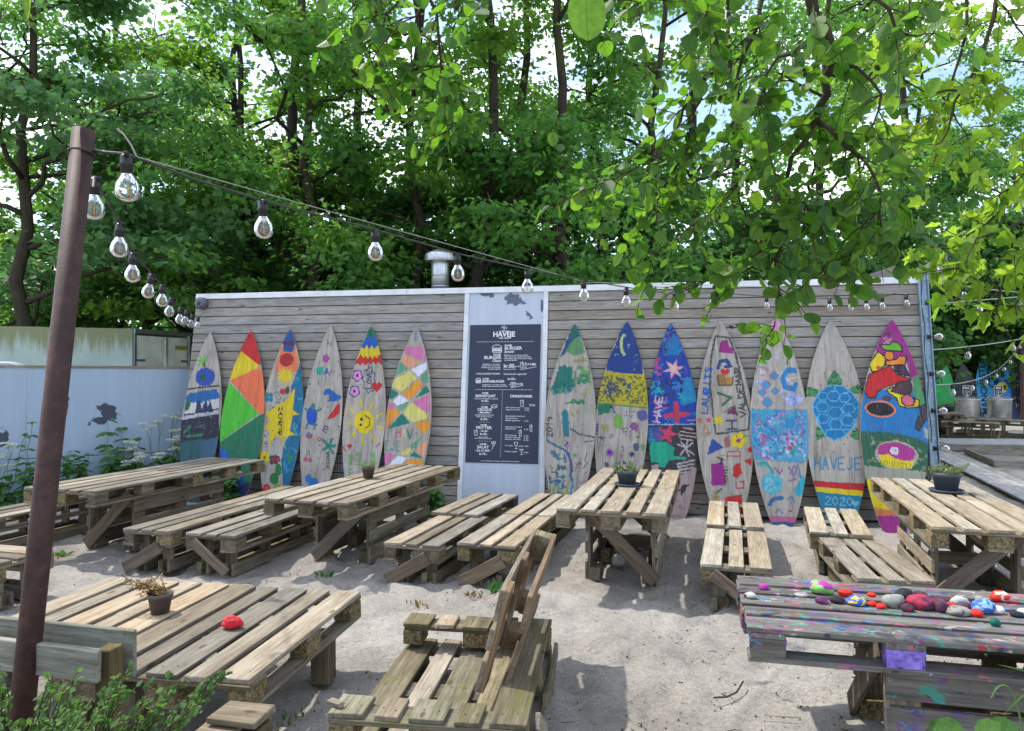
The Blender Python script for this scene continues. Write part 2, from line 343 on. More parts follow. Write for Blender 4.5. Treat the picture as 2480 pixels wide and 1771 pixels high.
L_DARK = leafmat('understorey_leaf', (.032, .092, .028), (.07, .16, .042), (.07, .22, .035), (.15, .34, .05), .42)
L_ALDER = leafmat('alder_leaf', (.028, .078, .016), (.062, .135, .024), (.10, .31, .02), (.27, .52, .03), .46, .35, True)
L_MAPLE = leafmat('young_maple_leaf', (.09, .18, .02), (.16, .26, .03), (.24, .46, .03), (.40, .60, .05), .55, .25, True)
L_SHRUB = leafmat('shrub_leaf', (.035, .095, .022), (.085, .18, .035), (.09, .25, .03), (.22, .40, .06), .4, .25, True)
L_WEED = leafmat('weed_leaf', (.045, .13, .04), (.09, .20, .055), (.10, .28, .05), (.20, .40, .08), .4)
L_DRY = leafmat('dry_leaf', (.17, .10, .035), (.30, .20, .08), (.25, .14, .04), (.40, .26, .08), .3)
L_GREY = leafmat('grey_green_leaf', (.12, .16, .06), (.22, .25, .12), (.15, .22, .06), (.25, .3, .1), .3)
L_WHITE = leafmat('white_umbel', (.55, .60, .50), (.72, .75, .66), (.5, .55, .45), (.6, .65, .55), .25)
def bark(name, a, b, moss):
    m = NT(name); v = m.coords((9, 9, 2.2)); n = m.noise(v, 1.6, 6, .7, .6); c = m.ramp(n, [(.3, a), (.7, b)])
    n2 = m.noise(m.coords((1, 1, .6)), 2.2, 5); c = m.mix(m.ramp(n2, [(.52, (0, 0, 0)), (.72, (moss,) * 3)]), c, (.05, .075, .015))
    m.bsdf(c, .9, n, .8, .02, spec=.1); return m.m
M_BARK = bark('dark_bark', (.022, .019, .015), (.062, .052, .04), .7)
M_BARK2 = bark('pale_mossy_bark', (.028, .024, .018), (.075, .064, .047), .8)
M_TWIG = bark('twig_bark', (.035, .028, .022), (.08, .065, .045), .2)
M_STEM = plain('green_stem', (.07, .13, .03), .6)

M_NAIL = plain('rusty_nail_head', (.035, .026, .02), .6, .3)
W_RAIL = wood('greenish_grey_rail_wood', (.17, .165, .13), (.25, .245, .20), (.32, .315, .265), moss=.25, spread=.15)
# ------------------------------------------------------------------ leaves
def half(pts, fold=.14): return [(x, y, fold * abs(x)) for x, y in pts]
MAPLE_R = [(0, 0), (.30, -.04), (.50, .16), (.36, .30), (.56, .62), (.25, .62), (0, 1)]
ROUND_R = [(0, 0), (.17, .05), (.30, .17), (.40, .33), (.43, .50), (.41, .66), (.33, .82), (.20, .93), (.08, .97), (0, 1)]
OVAL_R = [(0, 0), (.20, .2), (.27, .48), (.18, .78), (0, 1)]
LANCE_R = [(0, 0), (.13, .22), (.17, .42), (.09, .75), (0, 1)]
def leaf_template(right, fold=.14, curl=.12):
    n = len(right); Rr = half(right, fold); Lf = [(-x, y, z) for x, y, z in Rr]
    V = np.array(Rr + Lf[1:-1]); V[:, 2] -= curl * V[:, 1] ** 2
    F = np.array([list(range(n)), [0] + [n - 1] + list(range(2 * n - 3, n - 1, -1))])
    return V, F
EGG_R = [(0, 0), (.22, .12), (.36, .40), (.30, .72), (0, 1)]
BLADE_R = [(0, 0), (.028, .2), (.03, .6), (0, 1)]
TPL = {'egg': leaf_template(EGG_R), 'blade': leaf_template(BLADE_R, .3, .15), 'maple': leaf_template(MAPLE_R), 'round': leaf_template(ROUND_R), 'oval': leaf_template(OVAL_R), 'lance': leaf_template(LANCE_R, .2, .3)}
def unit(a): return a / (np.linalg.norm(a, axis=-1, keepdims=True) + 1e-9)
def leaf_mesh(name, shape, pos, axis, nrm, size, mat, r=rng):
    tv, tf = TPL[shape]; pos = np.asarray(pos, float); N = len(pos); Y = unit(np.asarray(axis, float)); Z = np.asarray(nrm, float)
    Z = unit(Z - Y * (Z * Y).sum(1, keepdims=True)); X = np.cross(Y, Z); size = np.broadcast_to(size, (N,))
    tz = tv[None, :, :] * size[:, None, None]; tz[..., 2] *= r.uniform(-.3, 2.4, N)[:, None]; tz[..., 0] *= r.uniform(.8, 1.08, N)[:, None]
    V = pos[:, None] + tz[..., 0:1] * X[:, None] + tz[..., 1:2] * Y[:, None] + tz[..., 2:3] * Z[:, None]
    k = len(tv); F = (tf[None] + (np.arange(N) * k)[:, None, None]).reshape(-1, tf.shape[1])
    me = bpy.data.meshes.new(name); me.vertices.add(N * k); me.vertices.foreach_set('co', V.reshape(-1).astype(np.float32))
    me.loops.add(F.size); me.loops.foreach_set('vertex_index', F.reshape(-1).astype(np.int32))
    me.polygons.add(len(F)); me.polygons.foreach_set('loop_start', (np.arange(len(F)) * F.shape[1]).astype(np.int32))
    at = me.attributes.new('var', 'FLOAT', 'POINT'); at.data.foreach_set('value', np.repeat(r.random(N), k).astype(np.float32))
    if mat.name in ('alder_leaf', 'young_maple_leaf', 'shrub_leaf'):
        lc_ = me.attributes.new('leafco', 'FLOAT_VECTOR', 'POINT'); q_ = np.tile(tv * np.array([1, 1, 0]), (N, 1)); lc_.data.foreach_set('vector', q_.reshape(-1).astype(np.float32))
    me.update(calc_edges=True); me.materials.append(mat); return me
def rdir(n, r=rng): return unit(r.normal(size=(n, 3)))

# ------------------------------------------------------------------ ground
def ground_h(x, y):
    near = np.exp(-((x) ** 2 / 120 + (y - 5) ** 2 / 120))
    h = (vnoise(x * 1.1, y * 1.1, 1) - .5) * .05 + (vnoise(x * 3.1, y * 3.1, 2) - .5) * .045 + (vnoise(x * 8.5, y * 8.5, 3) - .5) * .034 + (vnoise(x * 17, y * 17, 9) - .5) * .022
    h = h * near - .02
    if np.size(x) > 1000:
        gq = np.random.default_rng(21)
        for k in range(240):
            cy = gq.uniform(2.3, 8.0); cx = gq.uniform(-.65, .65) * cy; th = gq.uniform(0, 3.14); dx, dy = x - cx, y - cy; a_, b_ = (dx * math.cos(th) + dy * math.sin(th)) / .125, (-dx * math.sin(th) + dy * math.cos(th)) / .062; r2 = a_ * a_ + b_ * b_
            h = h - .024 * np.exp(-r2 * 1.2) + .010 * np.exp(-(np.sqrt(r2) - 1.7) ** 2 * 4)
    return h
def gz(x, y): return float(ground_h(np.array([x]), np.array([y]))[0])
def axis_pts(lo, hi, step, far):
    a = list(np.arange(lo, hi + 1e-6, step)); s = step; x = hi
    while x < far: s *= 1.35; x += s; a.append(x)
    s = step; x = lo
    while x > -far: s *= 1.35; x -= s; a.insert(0, x)
    return np.array(a)
gx = axis_pts(-6, 6, .045, 450); gy = axis_pts(1.0, 10, .045, 450)
XX, YY = np.meshgrid(gx, gy); ZZ = ground_h(XX, YY); nx, ny = len(gx), len(gy)
gm = bpy.data.meshes.new('ground'); gm.vertices.add(nx * ny)
gm.vertices.foreach_set('co', np.stack([XX, YY, ZZ], -1).reshape(-1).astype(np.float32))
ii = (np.arange(ny - 1)[:, None] * nx + np.arange(nx - 1)[None]).reshape(-1); FF = np.stack([ii, ii + 1, ii + nx + 1, ii + nx], 1)
gm.loops.add(FF.size); gm.loops.foreach_set('vertex_index', FF.reshape(-1).astype(np.int32))
gm.polygons.add(len(FF)); gm.polygons.foreach_set('loop_start', (np.arange(len(FF)) * 4).astype(np.int32)); gm.polygons.foreach_set('use_smooth', np.ones(len(FF), bool))
gm.update(calc_edges=True)
tag(link('ground', gm, None, M_SAND), 'pale trampled sand with footprints and twigs', kind='structure')

# the silver deck path and the sand pits beyond the kiosk
bw = tag(bpy.data.objects.new('path', None), kind='structure'); COL.objects.link(bw)
p0, p1 = atz(2262, 1112, 0), atz(2478, 1222, 0)
dv = (p1 - p0); L = dv.length; ang = math.atan2(dv.y, dv.x); p0e = p0 - dv.normalized() * 2.5
bw.matrix_basis = T(p0e.x, p0e.y, 0) @ RZ(ang)
for k in range(4): piece(bw, 'deck_board', L + 6.0, .135, .03, W_DECK, T((L + 6) / 2, .09 + k * .142, .035 + .001 * k), .003)
dk = thing('sand_pit_frame', 'low silver plank platform edge in the sand in front of the far pallet tables', 'platform', T(*atz(2292, 1092)) @ RZ(-.12))
for k in range(9): piece(dk, 'board', 5.2, .135, .03, W_DECK, T(2.6, .08 + k * .14, .15))
piece(dk, 'fascia', 5.2, .03, .13, W_TOP, T(2.6, 0, .07))
pf = thing('planter_frame', 'low square timber frame lying open on the sand beside the deck path', 'sandbox', T(*atz(2340, 1112)) @ RZ(-.5))
pl = atz(2412, 1130) - atz(2338, 1098)
ln = pl.length
pf.matrix_basis = T(*atz(2338, 1098)) @ RZ(math.atan2(pl.y, pl.x))
piece(pf, 'plank', ln, .05, .11, W_TOP, T(ln / 2, 0, .05)); piece(pf, 'plank', ln, .05, .11, W_TOP, T(ln / 2, 2.6, .05))
piece(pf, 'plank', 2.55, .05, .11, W_TOP, T(ln - .025, 1.3, .052) @ RZ(math.pi / 2)); piece(pf, 'plank', 2.55, .05, .11, W_TOP, T(.025, 1.3, .052) @ RZ(math.pi / 2))

# ------------------------------------------------------------------ the kiosk
kiosk = thing('kiosk', 'long grey timber clad kiosk with a leaning plank front and white roof edge', 'kiosk', WM)
KL, KH = 9.30, 2.80                                 # length, slanted height
LEAN = RX(-WD)
s_l = wall_st(1133, 720)[0]; s_l2 = wall_st(1101.6, 1199)[0]; s_r = wall_st(1336.8, 720)[0]; s_r2 = wall_st(1311, 1190)[0]
SL, SR = (s_l + s_l2) / 2, (s_r + s_r2) / 2
piece(kiosk, 'backing', KL, .03, KH, M_DARK, LEAN @ T(KL / 2, .03, KH / 2), 0, 0)
pitch = .1235; z = .02; row = 0
while z < KH - .16:
    h = min(pitch - .0105, KH - .05 - z)
    for a, b in ((0.0, SL - .005), (SR + .005, KL)):
        splits = [a, b]
        if row % 3 == 1 and b - a > 4: splits = [a, a + (b - a) * (.36 + .1 * (row % 2)), b]
        for q in range(len(splits) - 1):
            w = splits[q + 1] - splits[q] - (.003 if len(splits) > 2 else 0)
            piece(kiosk, 'plank', w, .022, h, W_WALL, LEAN @ T(splits[q] + w / 2, random.uniform(-.0015, .0015), z + h / 2), .003, 0)
    z += pitch; row += 1
_c = ((SL + SR) / 2, (KH - .05) / 2); _sp = []
for zx_, zy_, rx_, rz_ in ((450, 70, .20, .10), (500, 95, .12, .10), (560, 195, .09, .08), (665, 150, .035, .16), (265, 45, .12, .06)):
    q_ = wall_st(1100 + zx_ / 3.125, 700 + zy_ / 3.125); _sp.append((q_[0] - _c[0], q_[1] - _c[1], rx_, rz_))
M_PANEL = sheet('pale_menu_backing_sheet', (.42, .47, .55), _sp, (.10, .12, .17), .3)
piece(kiosk, 'menu_backing', SR - SL - .10, .012, KH - .05, M_PANEL, LEAN @ T((SL + SR) / 2, -.006, (KH - .05) / 2), .001, 0)
for x in (SL + .03, SR - .03):
    tr = piece(kiosk, 'trim_rail', .06, .03, KH - .05, M_FLASH, LEAN @ T(x, -.012, (KH - .05) / 2), .003, 0)
    rv = MB()
    for k in range(15): rv.lathe([(.007, 0), (.006, .004), (0, .005)], 6, T(0, -.0155, -KH / 2 + .1 + k * .185) @ RX(math.pi / 2))
    rv.build('rivets', M_STEEL, tr)
tb = KH * math.sin(WD); th = KH * math.cos(WD)
x = 0
for w in (3.1, 3.1, 3.11):                         # roof edge flashing in three lengths
    piece(kiosk, 'flashing', w - .004, .035, .075, M_FLASH, LEAN @ T(x + w / 2, -.016, KH - .03 + random.uniform(-.004, .004)), .003, 0); x += w
piece(kiosk, 'roof', KL + .06, 3.1, .07, M_ROOF, T(KL / 2, tb + 1.6, th - .06), .004, 0)
for xx in (-.0, KL): piece(kiosk, 'side_wall', .05, 2.85, th - .12, W_WALL, T(xx + (.03 if xx == 0 else -.03), tb + 1.5, (th - .12) / 2), .003, 0)
piece(kiosk, 'back_wall', KL - .1, .05, th - .12, W_WALL, T(KL / 2, tb + 2.95, (th - .12) / 2), .003, 0)
hs = wall_st(2100, 668)[0]
hat = MB(); hat.poly([(0, 0), (1.05, 0), (.98, .30), (.90, .31)], .05, T(hs - .25, tb + 1.0, th)); hat.build('gable_board', W_WALL, kiosk)
hat = MB(); hat.poly([(0, 0), (.62, 0), (.62, .36)], .06, T(hs + .42, tb + .5, th)); hat.build('gable_board', W_WALL, kiosk)

# menu board
sA = wall_st(1146.4, 788.6); sB = wall_st(1316.6, 785.8); sC = wall_st(1120.8, 1119.8); sD = wall_st(1297.4, 1124)
mx0, mx1 = (sA[0] + sC[0]) / 2, (sB[0] + sD[0]) / 2; mz0, mz1 = (sC[1] + sD[1]) / 2, (sA[1] + sB[1]) / 2
menu = thing('menu_board', 'tall slate blue menu sign with white lettering on the pale metal sheet', 'menu', WML @ T((mx0 + mx1) / 2, -.018, (mz0 + mz1) / 2))
MW_, MH_ = mx1 - mx0, mz1 - mz0
piece(menu, 'panel', MW_, .01, MH_, M_SIGN, Matrix(), .001, 0)
dg = None
def text_geo(mb, s, size, M, bold=0.0, width=None, shear=0.0, align='CENTER', spacing=1.0):
    cu = bpy.data.curves.new('txt', 'FONT'); cu.body = s; cu.size = size; cu.align_x = align; cu.align_y = 'CENTER'; cu.offset = bold; cu.shear = shear; cu.space_character = spacing
    cu.resolution_u = 3
    o = bpy.data.objects.new('txt', cu); COL.objects.link(o); bpy.context.view_layer.update()
    me = o.evaluated_get(bpy.context.evaluated_depsgraph_get()).to_mesh()
    V = np.array([v.co[:] for v in me.vertices]) if len(me.vertices) else np.zeros((0, 3)); F = [tuple(p.vertices) for p in me.polygons]
    o.evaluated_get(bpy.context.evaluated_depsgraph_get()).to_mesh_clear(); bpy.data.objects.remove(o); bpy.data.curves.remove(cu)
    if not len(V): return
    if width:
        w = np.ptp(V[:, 0]); V[:, 0] *= width / w
    W = np.array([(M @ Vector((x, 0, y)))[:] for x, y, _ in V]); mb.add(W, F)
# menu coordinates: zoom of the sign, 532 units wide x 1040 tall
def mpos(px, py): return T((px - 376) / 545 * MW_ + (py - 800) / 1045 * .0, -.0062, (796 - py) / 1040 * MH_)
def unskew(px, py): return px + (py - 796) * .067        # the zoom shows the sign leaning
U = MH_ / 1040
title = MB()
def mt(mb, s, px, py, hgt, wid=None, bold=0.0, shear=0.0, align='CENTER'):
    text_geo(mb, s, hgt * U * 1.38, mpos(unskew(px, py), py), bold * U, wid * U if wid else None, shear, align)
mt(title, 'HAVEJE', 399, 352, 40, 168, 1.6); mt(title, '· FEEL FREE ·', 398, 381, 10, 92, .4)
pm = MB()
for a, ln_ in ((20, 26), (75, 24), (130, 24), (165, 24), (100, 18), (-10, 22)):
    c_, s_ = math.cos(R(a)), math.sin(R(a)); pm.poly([(0, 0), (c_ * ln_ * U - s_ * 4 * U, s_ * ln_ * U + c_ * 4 * U), (c_ * ln_ * U, s_ * ln_ * U)], .001, mpos(unskew(402, 304), 304))
pm.box(4 * U, .001, 26 * U, mpos(unskew(401, 312), 312)); pm.box(80 * U, .001, 3 * U, mpos(unskew(400, 326), 326))
pm.build('palm_emblem', M_WHITE, menu); title.build('lettering', M_WHITE, menu)
big = MB(); sm = MB(); dots = MB()
for s, px, py, h, w in (('HAVEJE', 428, 437, 11, 56), ('BURGER', 465, 459, 24, 132), ('HAVEJE', 340, 508, 11, 58), ('BURGER', 305, 530, 24, 132), ('kr.80,-', 438, 594, 30, 100), ('+', 502, 598, 18, 14), ('=140;', 600, 582, 18, 66),
                        ('HAVEJE', 246, 691, 10, 48), ('BØRNEBURGER', 304, 711, 18, 168), ('kr.55,-', 446, 692, 16, 62), ('+', 427, 735, 14, 9), ('=110;', 502, 730, 15, 52),
                        ('HAVEJE', 238, 799, 10, 48), ('BØRNETOAST', 240, 821, 19, 154), ('kr.35,-', 237, 858, 15, 58), ('DRIKKEVARER', 511, 822, 19, 166), ('HAVEJE', 229, 904, 10, 50), ('CROQUE', 230, 924, 22, 110), ('kr.55,-', 226, 995, 15, 58),
                        ('HAVEJE', 219, 1038, 10, 50), ('FRITTER', 219, 1059, 22, 120), ('kr.45,-', 218, 1105, 16, 60), ('HAVEJE', 210, 1180, 10, 50), ('SALAT', 208, 1202, 22, 90), ('kr.75,-', 208, 1252, 15, 60)):
    mt(big, s, px, py, h, w, .6)
for s, px, py, h, w in (('Special', 430, 484, 20, 78), ('Classic', 334, 554, 18, 70), ('- Monsieur -', 230, 945, 15, 108), ('- med dip -', 219, 1082, 12, 68), ('- Let og frisk -', 206, 1226, 19, 122)): mt(big, s, px, py, h, w, .5, .35)
for s, px, py, h, w in (('Burgerbun m. sort sesam, chedder,', 485, 511, 9, 184), ('salat, mayonnaise, cheddarost, bacon,', 495, 524, 9, 204), ('chilidressing, røget chili, syltede rødløg', 498, 537, 9, 214), ('og syltede agurker', 442, 550, 9, 98),
                        ('Burgerbun m. sort sesam,', 296, 579, 9, 134), ('blandet salat, mayonnaise,', 292, 592, 9, 142), ('cheddarost, bacon, ketchup', 288, 605, 9, 148), ('og syltede agurker', 313, 617, 9, 98), ('Ekstra bøf +30 kr', 432, 619, 8, 92),
                        ('VORES BURGER FÅS MED:', 266, 653, 13, 186), ('Oksekød eller vegetarbøf', 470, 655, 13, 174), ('Burgerbun m. sort sesam, oksekød,', 310, 735, 9, 182), ('blandet salat, mayonnaise og ketchup', 313, 747, 9, 190),
                        ('Toastbrød med cheddarost og skinke', 243, 841, 9, 184), ('Surdejsbrød med cheddarost,', 226, 963, 9, 146), ('skinke og Dijon sennep', 224, 976, 9, 118), ('Remoulade, mayo, ketchup', 212, 1137, 8, 128), ('Havets dip valgfri', 212, 1127, 8, 70),
                        ('Husets vin', 590, 881, 8, 44), ('pr glas', 592, 890, 8, 42), ('Kaffe, espresso og te', 445, 906, 9, 110), ('kr.25,-', 552, 909, 10, 38), ('Cappuccino med havre', 444, 922, 9, 110), ('kr.35,-', 551, 925, 10, 36),
                        ('Pepsi, Pepsi Max, Faxe Kondi,', 460, 970, 10, 146), ('Faxe Kondi Free el.', 434, 986, 10, 94), ('Mikkeller Appelsinvand', 440, 1002, 10, 110), ('kr.25,-', 545, 1004, 10, 36), ('Hjemmelavet limonade el.', 446, 1049, 9, 126), ('hyldeblomstsaft', 421, 1063, 9, 78), ('kr.35,-', 541, 1067, 10, 36),
                        ('Øl Tuborg', 420, 1111, 9, 84), ('kr.40,-', 538, 1114, 10, 38), ('Øl IPA Tuborg', 432, 1127, 9, 110), ('kr.45,-', 537, 1130, 10, 38), ('Classic fra fad', 434, 1141, 9, 118), ('kr.45,-', 536, 1145, 10, 38), ('Vin pr glas', 404, 1186, 9, 60), ('kr.50,- / 240,-', 515, 1190, 10, 76), ('Cocktail, dagens', 416, 1230, 9, 94), ('kr.65,-', 531, 1235, 10, 36),
                        ('Har du allergier, så spørg os gerne inden du bestiller', 334, 1302, 7, 290)): mt(sm, s, px, py, h, w, .15)
for py, a, b in ((408, 190, 617), (772, 165, 590)):
    for k in range(40): dots.box(5 * U, .001, 4 * U, mpos(unskew(a + (b - a) * k / 39, py), py))
for k in range(48): dots.box(3.5 * U, .001, 3.5 * U, mpos(unskew(371 - 33 * k / 47, 780 + 490 * k / 47), 780 + 490 * k / 47))
for py, a, b in ((882, 206, 264), (1017, 180, 264), (1158, 172, 258)):
    for k in range(8): dots.box(4 * U, .001, 3 * U, mpos(unskew(a + (b - a) * k / 7, py), py))
big.build('lettering', M_WHITE, menu); sm.build('small_print', M_WHITE, menu); dots.build('dotted_rules', M_WHITE, menu)
dr = MB()
def stroke2(mb, pts, w, M):
    for (x0, z0), (x1, z1) in zip(pts[:-1], pts[1:]):
        l_ = math.hypot(x1 - x0, z1 - z0); mb.box(l_ + w * .6, .001, w, M @ T((x0 + x1) / 2, 0, (z0 + z1) / 2) @ RY(-math.atan2(z1 - z0, x1 - x0)))
def draw(pts, w=3): stroke2(dr, [((unskew(x, y) - 376) / 545 * MW_, (796 - y) / 1040 * MH_) for x, y in pts], w * U, T(0, -.0062, 0))
for cx, cy, w, h in ((341, 462, 74, 60), (189, 704, 40, 36)):
    arc = [(cx + w / 2 * math.cos(t), cy - h * .12 - h * .38 * math.sin(t)) for t in np.linspace(0, math.pi, 9)]
    draw(arc, 4); draw([arc[0], arc[-1]], 3)
    for k in (0, .1, .2): draw([(cx - w / 2, cy + h * k), (cx + w / 2, cy + h * k)], h * .07)
    draw([(cx - w / 2, cy + h * .3), (cx + w / 2, cy + h * .3), (cx + w * .4, cy + h * .5), (cx - w * .4, cy + h * .5), (cx - w / 2, cy + h * .3)], 4)
for cx, cy, w, h in ((525, 588, 20, 44), (550, 590, 20, 34), (443, 735, 16, 32), (464, 732, 16, 26), (515, 875, 24, 46), (574, 1058, 16, 46), (492, 1096, 18, 44), (157, 1098, 24, 36)):
    draw([(cx - w / 2, cy - h / 2), (cx - w * .36, cy + h / 2), (cx + w * .36, cy + h / 2), (cx + w / 2, cy - h / 2), (cx - w / 2, cy - h / 2)], 3); draw([(cx, cy), (cx + w * .3, cy - h * .7)], 2.5)
draw([(445, 1162), (448, 1182), (458, 1190), (468, 1182), (470, 1162), (445, 1162)]); draw([(458, 1190), (458, 1208)]); draw([(448, 1209), (468, 1209)])
draw([(482, 1212), (496, 1230), (510, 1212), (482, 1212)]); draw([(496, 1230), (496, 1250)]); draw([(487, 1250), (505, 1250)])
draw([(280, 895), (300, 884), (326, 888), (324, 904), (300, 912), (282, 904), (280, 895)]); draw([(282, 904), (324, 898)])
for q in ((280, 1168), (298, 1166), (288, 1182)): draw([(q[0] + 8 * math.cos(t), q[1] + 9 * math.sin(t)) for t in np.linspace(0, 6.28, 8)], 3)
draw([(286, 1190), (276, 1216)]); draw([(514, 622), (634, 600)], 3); draw([(436, 758), (530, 740)], 3)
dr.build('line_drawings', M_WHITE, menu)

# roof vent
vp = aty(1066, 705, 10.9); vent = thing('roof_vent', 'round galvanised vent pipe with a shallow cap above the kiosk roof', 'vent', T(vp.x, vp.y, 2.70))
v = MB(); v.lathe([(.135, -.03), (.135, .72), (.13, .73)], 20)
for k in range(3): v.lathe([(.136, .12 + k * .17), (.141, .13 + k * .17), (.136, .14 + k * .17)], 20)
v.build('pipe', M_STEEL, vent, True)
v = MB(); v.lathe([(.10, .68), (.235, .69), (.24, .72), (.235, .79), (.225, .805), (.06, .875), (0, .88)], 24); v.build('cap', M_STEEL, vent)
# security camera on the left corner
cs = wall_st(495, 738); scam = thing('security_camera', 'small dark dome camera under the left end of the kiosk roof edge', 'camera', WML @ T(cs[0], -.06, cs[1]))
v = MB(); v.lathe([(.075, -.05), (.08, -.02), (.08, .05), (.05, .07)], 14, RX(math.pi / 2) @ T(0, 0, 0)); v.build('housing', M_CAMB, scam, True)
v = MB(); v.lathe([(.055, 0), (.05, .03), (.03, .05), (0, .056)], 14, T(0, -.02, -.01) @ RX(math.pi / 2)); v.build('lens_dome', M_BLACK, scam, True)
v = MB(); v.box(.05, .06, .05, T(-.0, .035, .06)); v.build('bracket', M_CAMB, scam)

# right corner post (blue grey steel channel)
spost = thing('steel_post', 'blue grey steel channel post carrying sideways bulbs at the right end of the kiosk', 'post', WML @ T(KL + .05, -.03, 0))
piece(spost, 'channel_web', .085, .012, KH + .12, M_POSTB, T(0, 0, KH / 2 + .06), .002, 0)
for s in (-1, 1): piece(spost, 'flange', .010, .06, KH + .12, M_POSTB, T(s * .047, .02 - .03, KH / 2 + .06), .002, 0)
v = MB()
for k in range(26):
    for s in (-.022, .022): v.lathe([(.006, 0), (.006, .004), (0, .004)], 6, T(s, -.0065, .08 + k * .108) @ RX(math.pi / 2))
v.build('bolt_heads', M_STEEL, spost)

# ------------------------------------------------------------------ sheet fence, trailer
fR, fL = Vector((-4.62, 10.35, 0)), Vector((-6.56, 9.2, 0)); fd = (fL - fR).normalized()
fence = thing('sheet_fence', 'pale blue grey metal sheet fence with dark worn patches left of the kiosk', 'fence', T(*fR) @ RZ(math.atan2(fd.y, fd.x)))
def fence_pt(px, py):
    d = ray(px, py); A = np.array([fd, (0, 0, 1), -Vector(d)]).T; k = np.linalg.solve(A, np.array([0, 0, CAM_H]) - np.array(fR)); return k[0], k[1]
FSP = []
for px_, py_, rx_, rz_ in ((262, 1000, .20, .17), (235, 1020, .13, .13), (0, 1062, .16, .20), (160, 985, .05, .16)):
    q_ = fence_pt(px_, py_); FSP.append((*q_, rx_, rz_))
x = -.25
for w in (2.28, 2.0, 2.0, 2.0):
    fm_ = sheet('worn_blue_grey_sheet', (.28, .365, .47), [(a_ - x - w / 2, b_ - 1.145, c_, d_) for a_, b_, c_, d_ in FSP if x - .3 < a_ < x + w + .3], (.045, .055, .085), .3)
    piece(fence, 'sheet', w - .006, .012, 1.18, fm_, T(x + w / 2, 0, 1.145), .001, 0); piece(fence, 'sheet', w - .006, .012, .56, M_FENCE, T(x + w / 2, 0, .265), .001, 0)
    rv = MB()
    for zz in (.5, .62, 1.1, 1.66):
        for k in range(3): rv.lathe([(.011, 0), (.009, .005), (0, .006)], 6, T(x + .05 + k * (w - .1) / 2, .006, zz) @ RX(-math.pi / 2))
    rv.build('rivets', M_STEEL, fence); x += w
piece(fence, 'cap_rail', 8.3, .06, .035, W_TOP, T(3.9, -.01, 1.755), .003, 0)
for k in range(5): piece(fence, 'post', .07, .07, 1.72, W_SIDE, T(-.1 + k * 2.0, -.055, .86), .003, 0)
tr = thing('box_trailer', 'old box trailer with algae streaked side and cream rear doors behind the sheet fence', 'trailer')
tc0 = aty(322, 880, 12.5); tcz = 2.46; tl = aty(-60, 880, 11.75); t_r = aty(459, 880, 13.75)
ea = Vector((tl.x - tc0.x, tl.y - tc0.y, 0)); eb = Vector((t_r.x - tc0.x, t_r.y - tc0.y, 0)); LA, LB = ea.length, eb.length
tr.matrix_basis = T(tc0.x, tc0.y, 0) @ RZ(math.atan2(eb.y, eb.x))        # local x along the doors
sA_ = math.atan2(ea.y, ea.x) - math.atan2(eb.y, eb.x); MA = RZ(sA_)
piece(tr, 'side_panel', LA, .05, 1.9, M_TRAIL, MA @ T(LA / 2, .03, tcz - .95), .004, 0)
piece(tr, 'top_rail', LA + .02, .06, .09, M_TRAIL, MA @ T(LA / 2, .0, tcz - .045 + .001), .006, 0)
for k, (a, b) in enumerate(((.06, LB * .52), (LB * .535, LB - .06))):
    d = piece(tr, 'door', b - a - .01, .04, 1.74, M_TDOOR, T((a + b) / 2, .02, tcz - .98), .006, 0)
    hx = (-(b - a) / 2 + .09) if k == 0 else ((b - a) / 2 - .09)
    piece(d, 'hinge', .20, .02, .035, M_STEEL, T(hx, -.03, .43), .003, 0); piece(d, 'hinge', .20, .02, .035, M_STEEL, T(hx, -.03, -.5), .003, 0)
    if k == 0:
        t_ = MB(); text_geo(t_, 'HORSENS TRAILERCENTER', .062, T(.05, -.0215, .10)); text_geo(t_, 'TLF 75 50 06 20', .05, T(.05, -.0215, .02)); t_.build('lettering', M_CAMB, d)
    else:
        t_ = MB(); text_geo(t_, 'VARIANT', .07, T(.12, -.0225, .68), .002); t_.build('lettering', plain('green_print', (.08, .10, .03)), d); piece(d, 'sticker', .30, .002, .10, plain('yellow_sticker', (.55, .48, .12)), T(.12, -.0213, .68), 0, 0)
lb_ = MB(); lb_.tube([(LB * .56, -.02, tcz - 1.8), (LB * .56, -.02, tcz - .12)], .014, 8); lb_.build('locking_bar', M_STEEL, tr, True)
for xx in (.02, LB - .02): piece(tr, 'corner_post', .06, .07, 1.9, M_STEEL, T(xx, .0, tcz - .95), .004, 0)
piece(tr, 'header', LB + .02, .10, .07, M_STEEL, T(LB / 2, -.0, tcz - .035), .006, 0)
rf = MB(); q = [(0, 0), (LB, 0)]; a2 = MA @ Vector((LA, 0, 0)); P4 = [Vector((0, 0, tcz)), Vector((LB, 0, tcz)), Vector((LB, 0, tcz)) + a2, Vector((0, 0, tcz)) + a2]
rf.add([tuple(p) for p in P4] + [tuple(p - Vector((0, 0, .05))) for p in P4], [(0, 1, 2, 3), (7, 6, 5, 4), (0, 4, 5, 1), (1, 5, 6, 2), (2, 6, 7, 3), (3, 7, 4, 0)]); rf.build('roof', M_TRAIL, tr, False, T(0, 0, -.002))
piece(tr, 'far_side', LA, .05, 1.85, M_TRAIL, T(LB - .03, .03, 0) @ MA @ T(LA / 2, 0, tcz - .98), .004, 0)
piece(tr, 'chassis', LA * .96, .9, .14, M_STEEL, MA @ T(LA / 2, -.55, tcz - 1.98) , .004, 0)
for s in (.35, .6):
    w = MB(); w.lathe([(.12, -.09), (.28, -.09), (.31, -.06), (.31, .06), (.28, .09), (.12, .09)], 18, MA @ T(LA * s, -.16, .31) @ RX(math.pi / 2)); w.build('wheel', M_BLACK, tr)
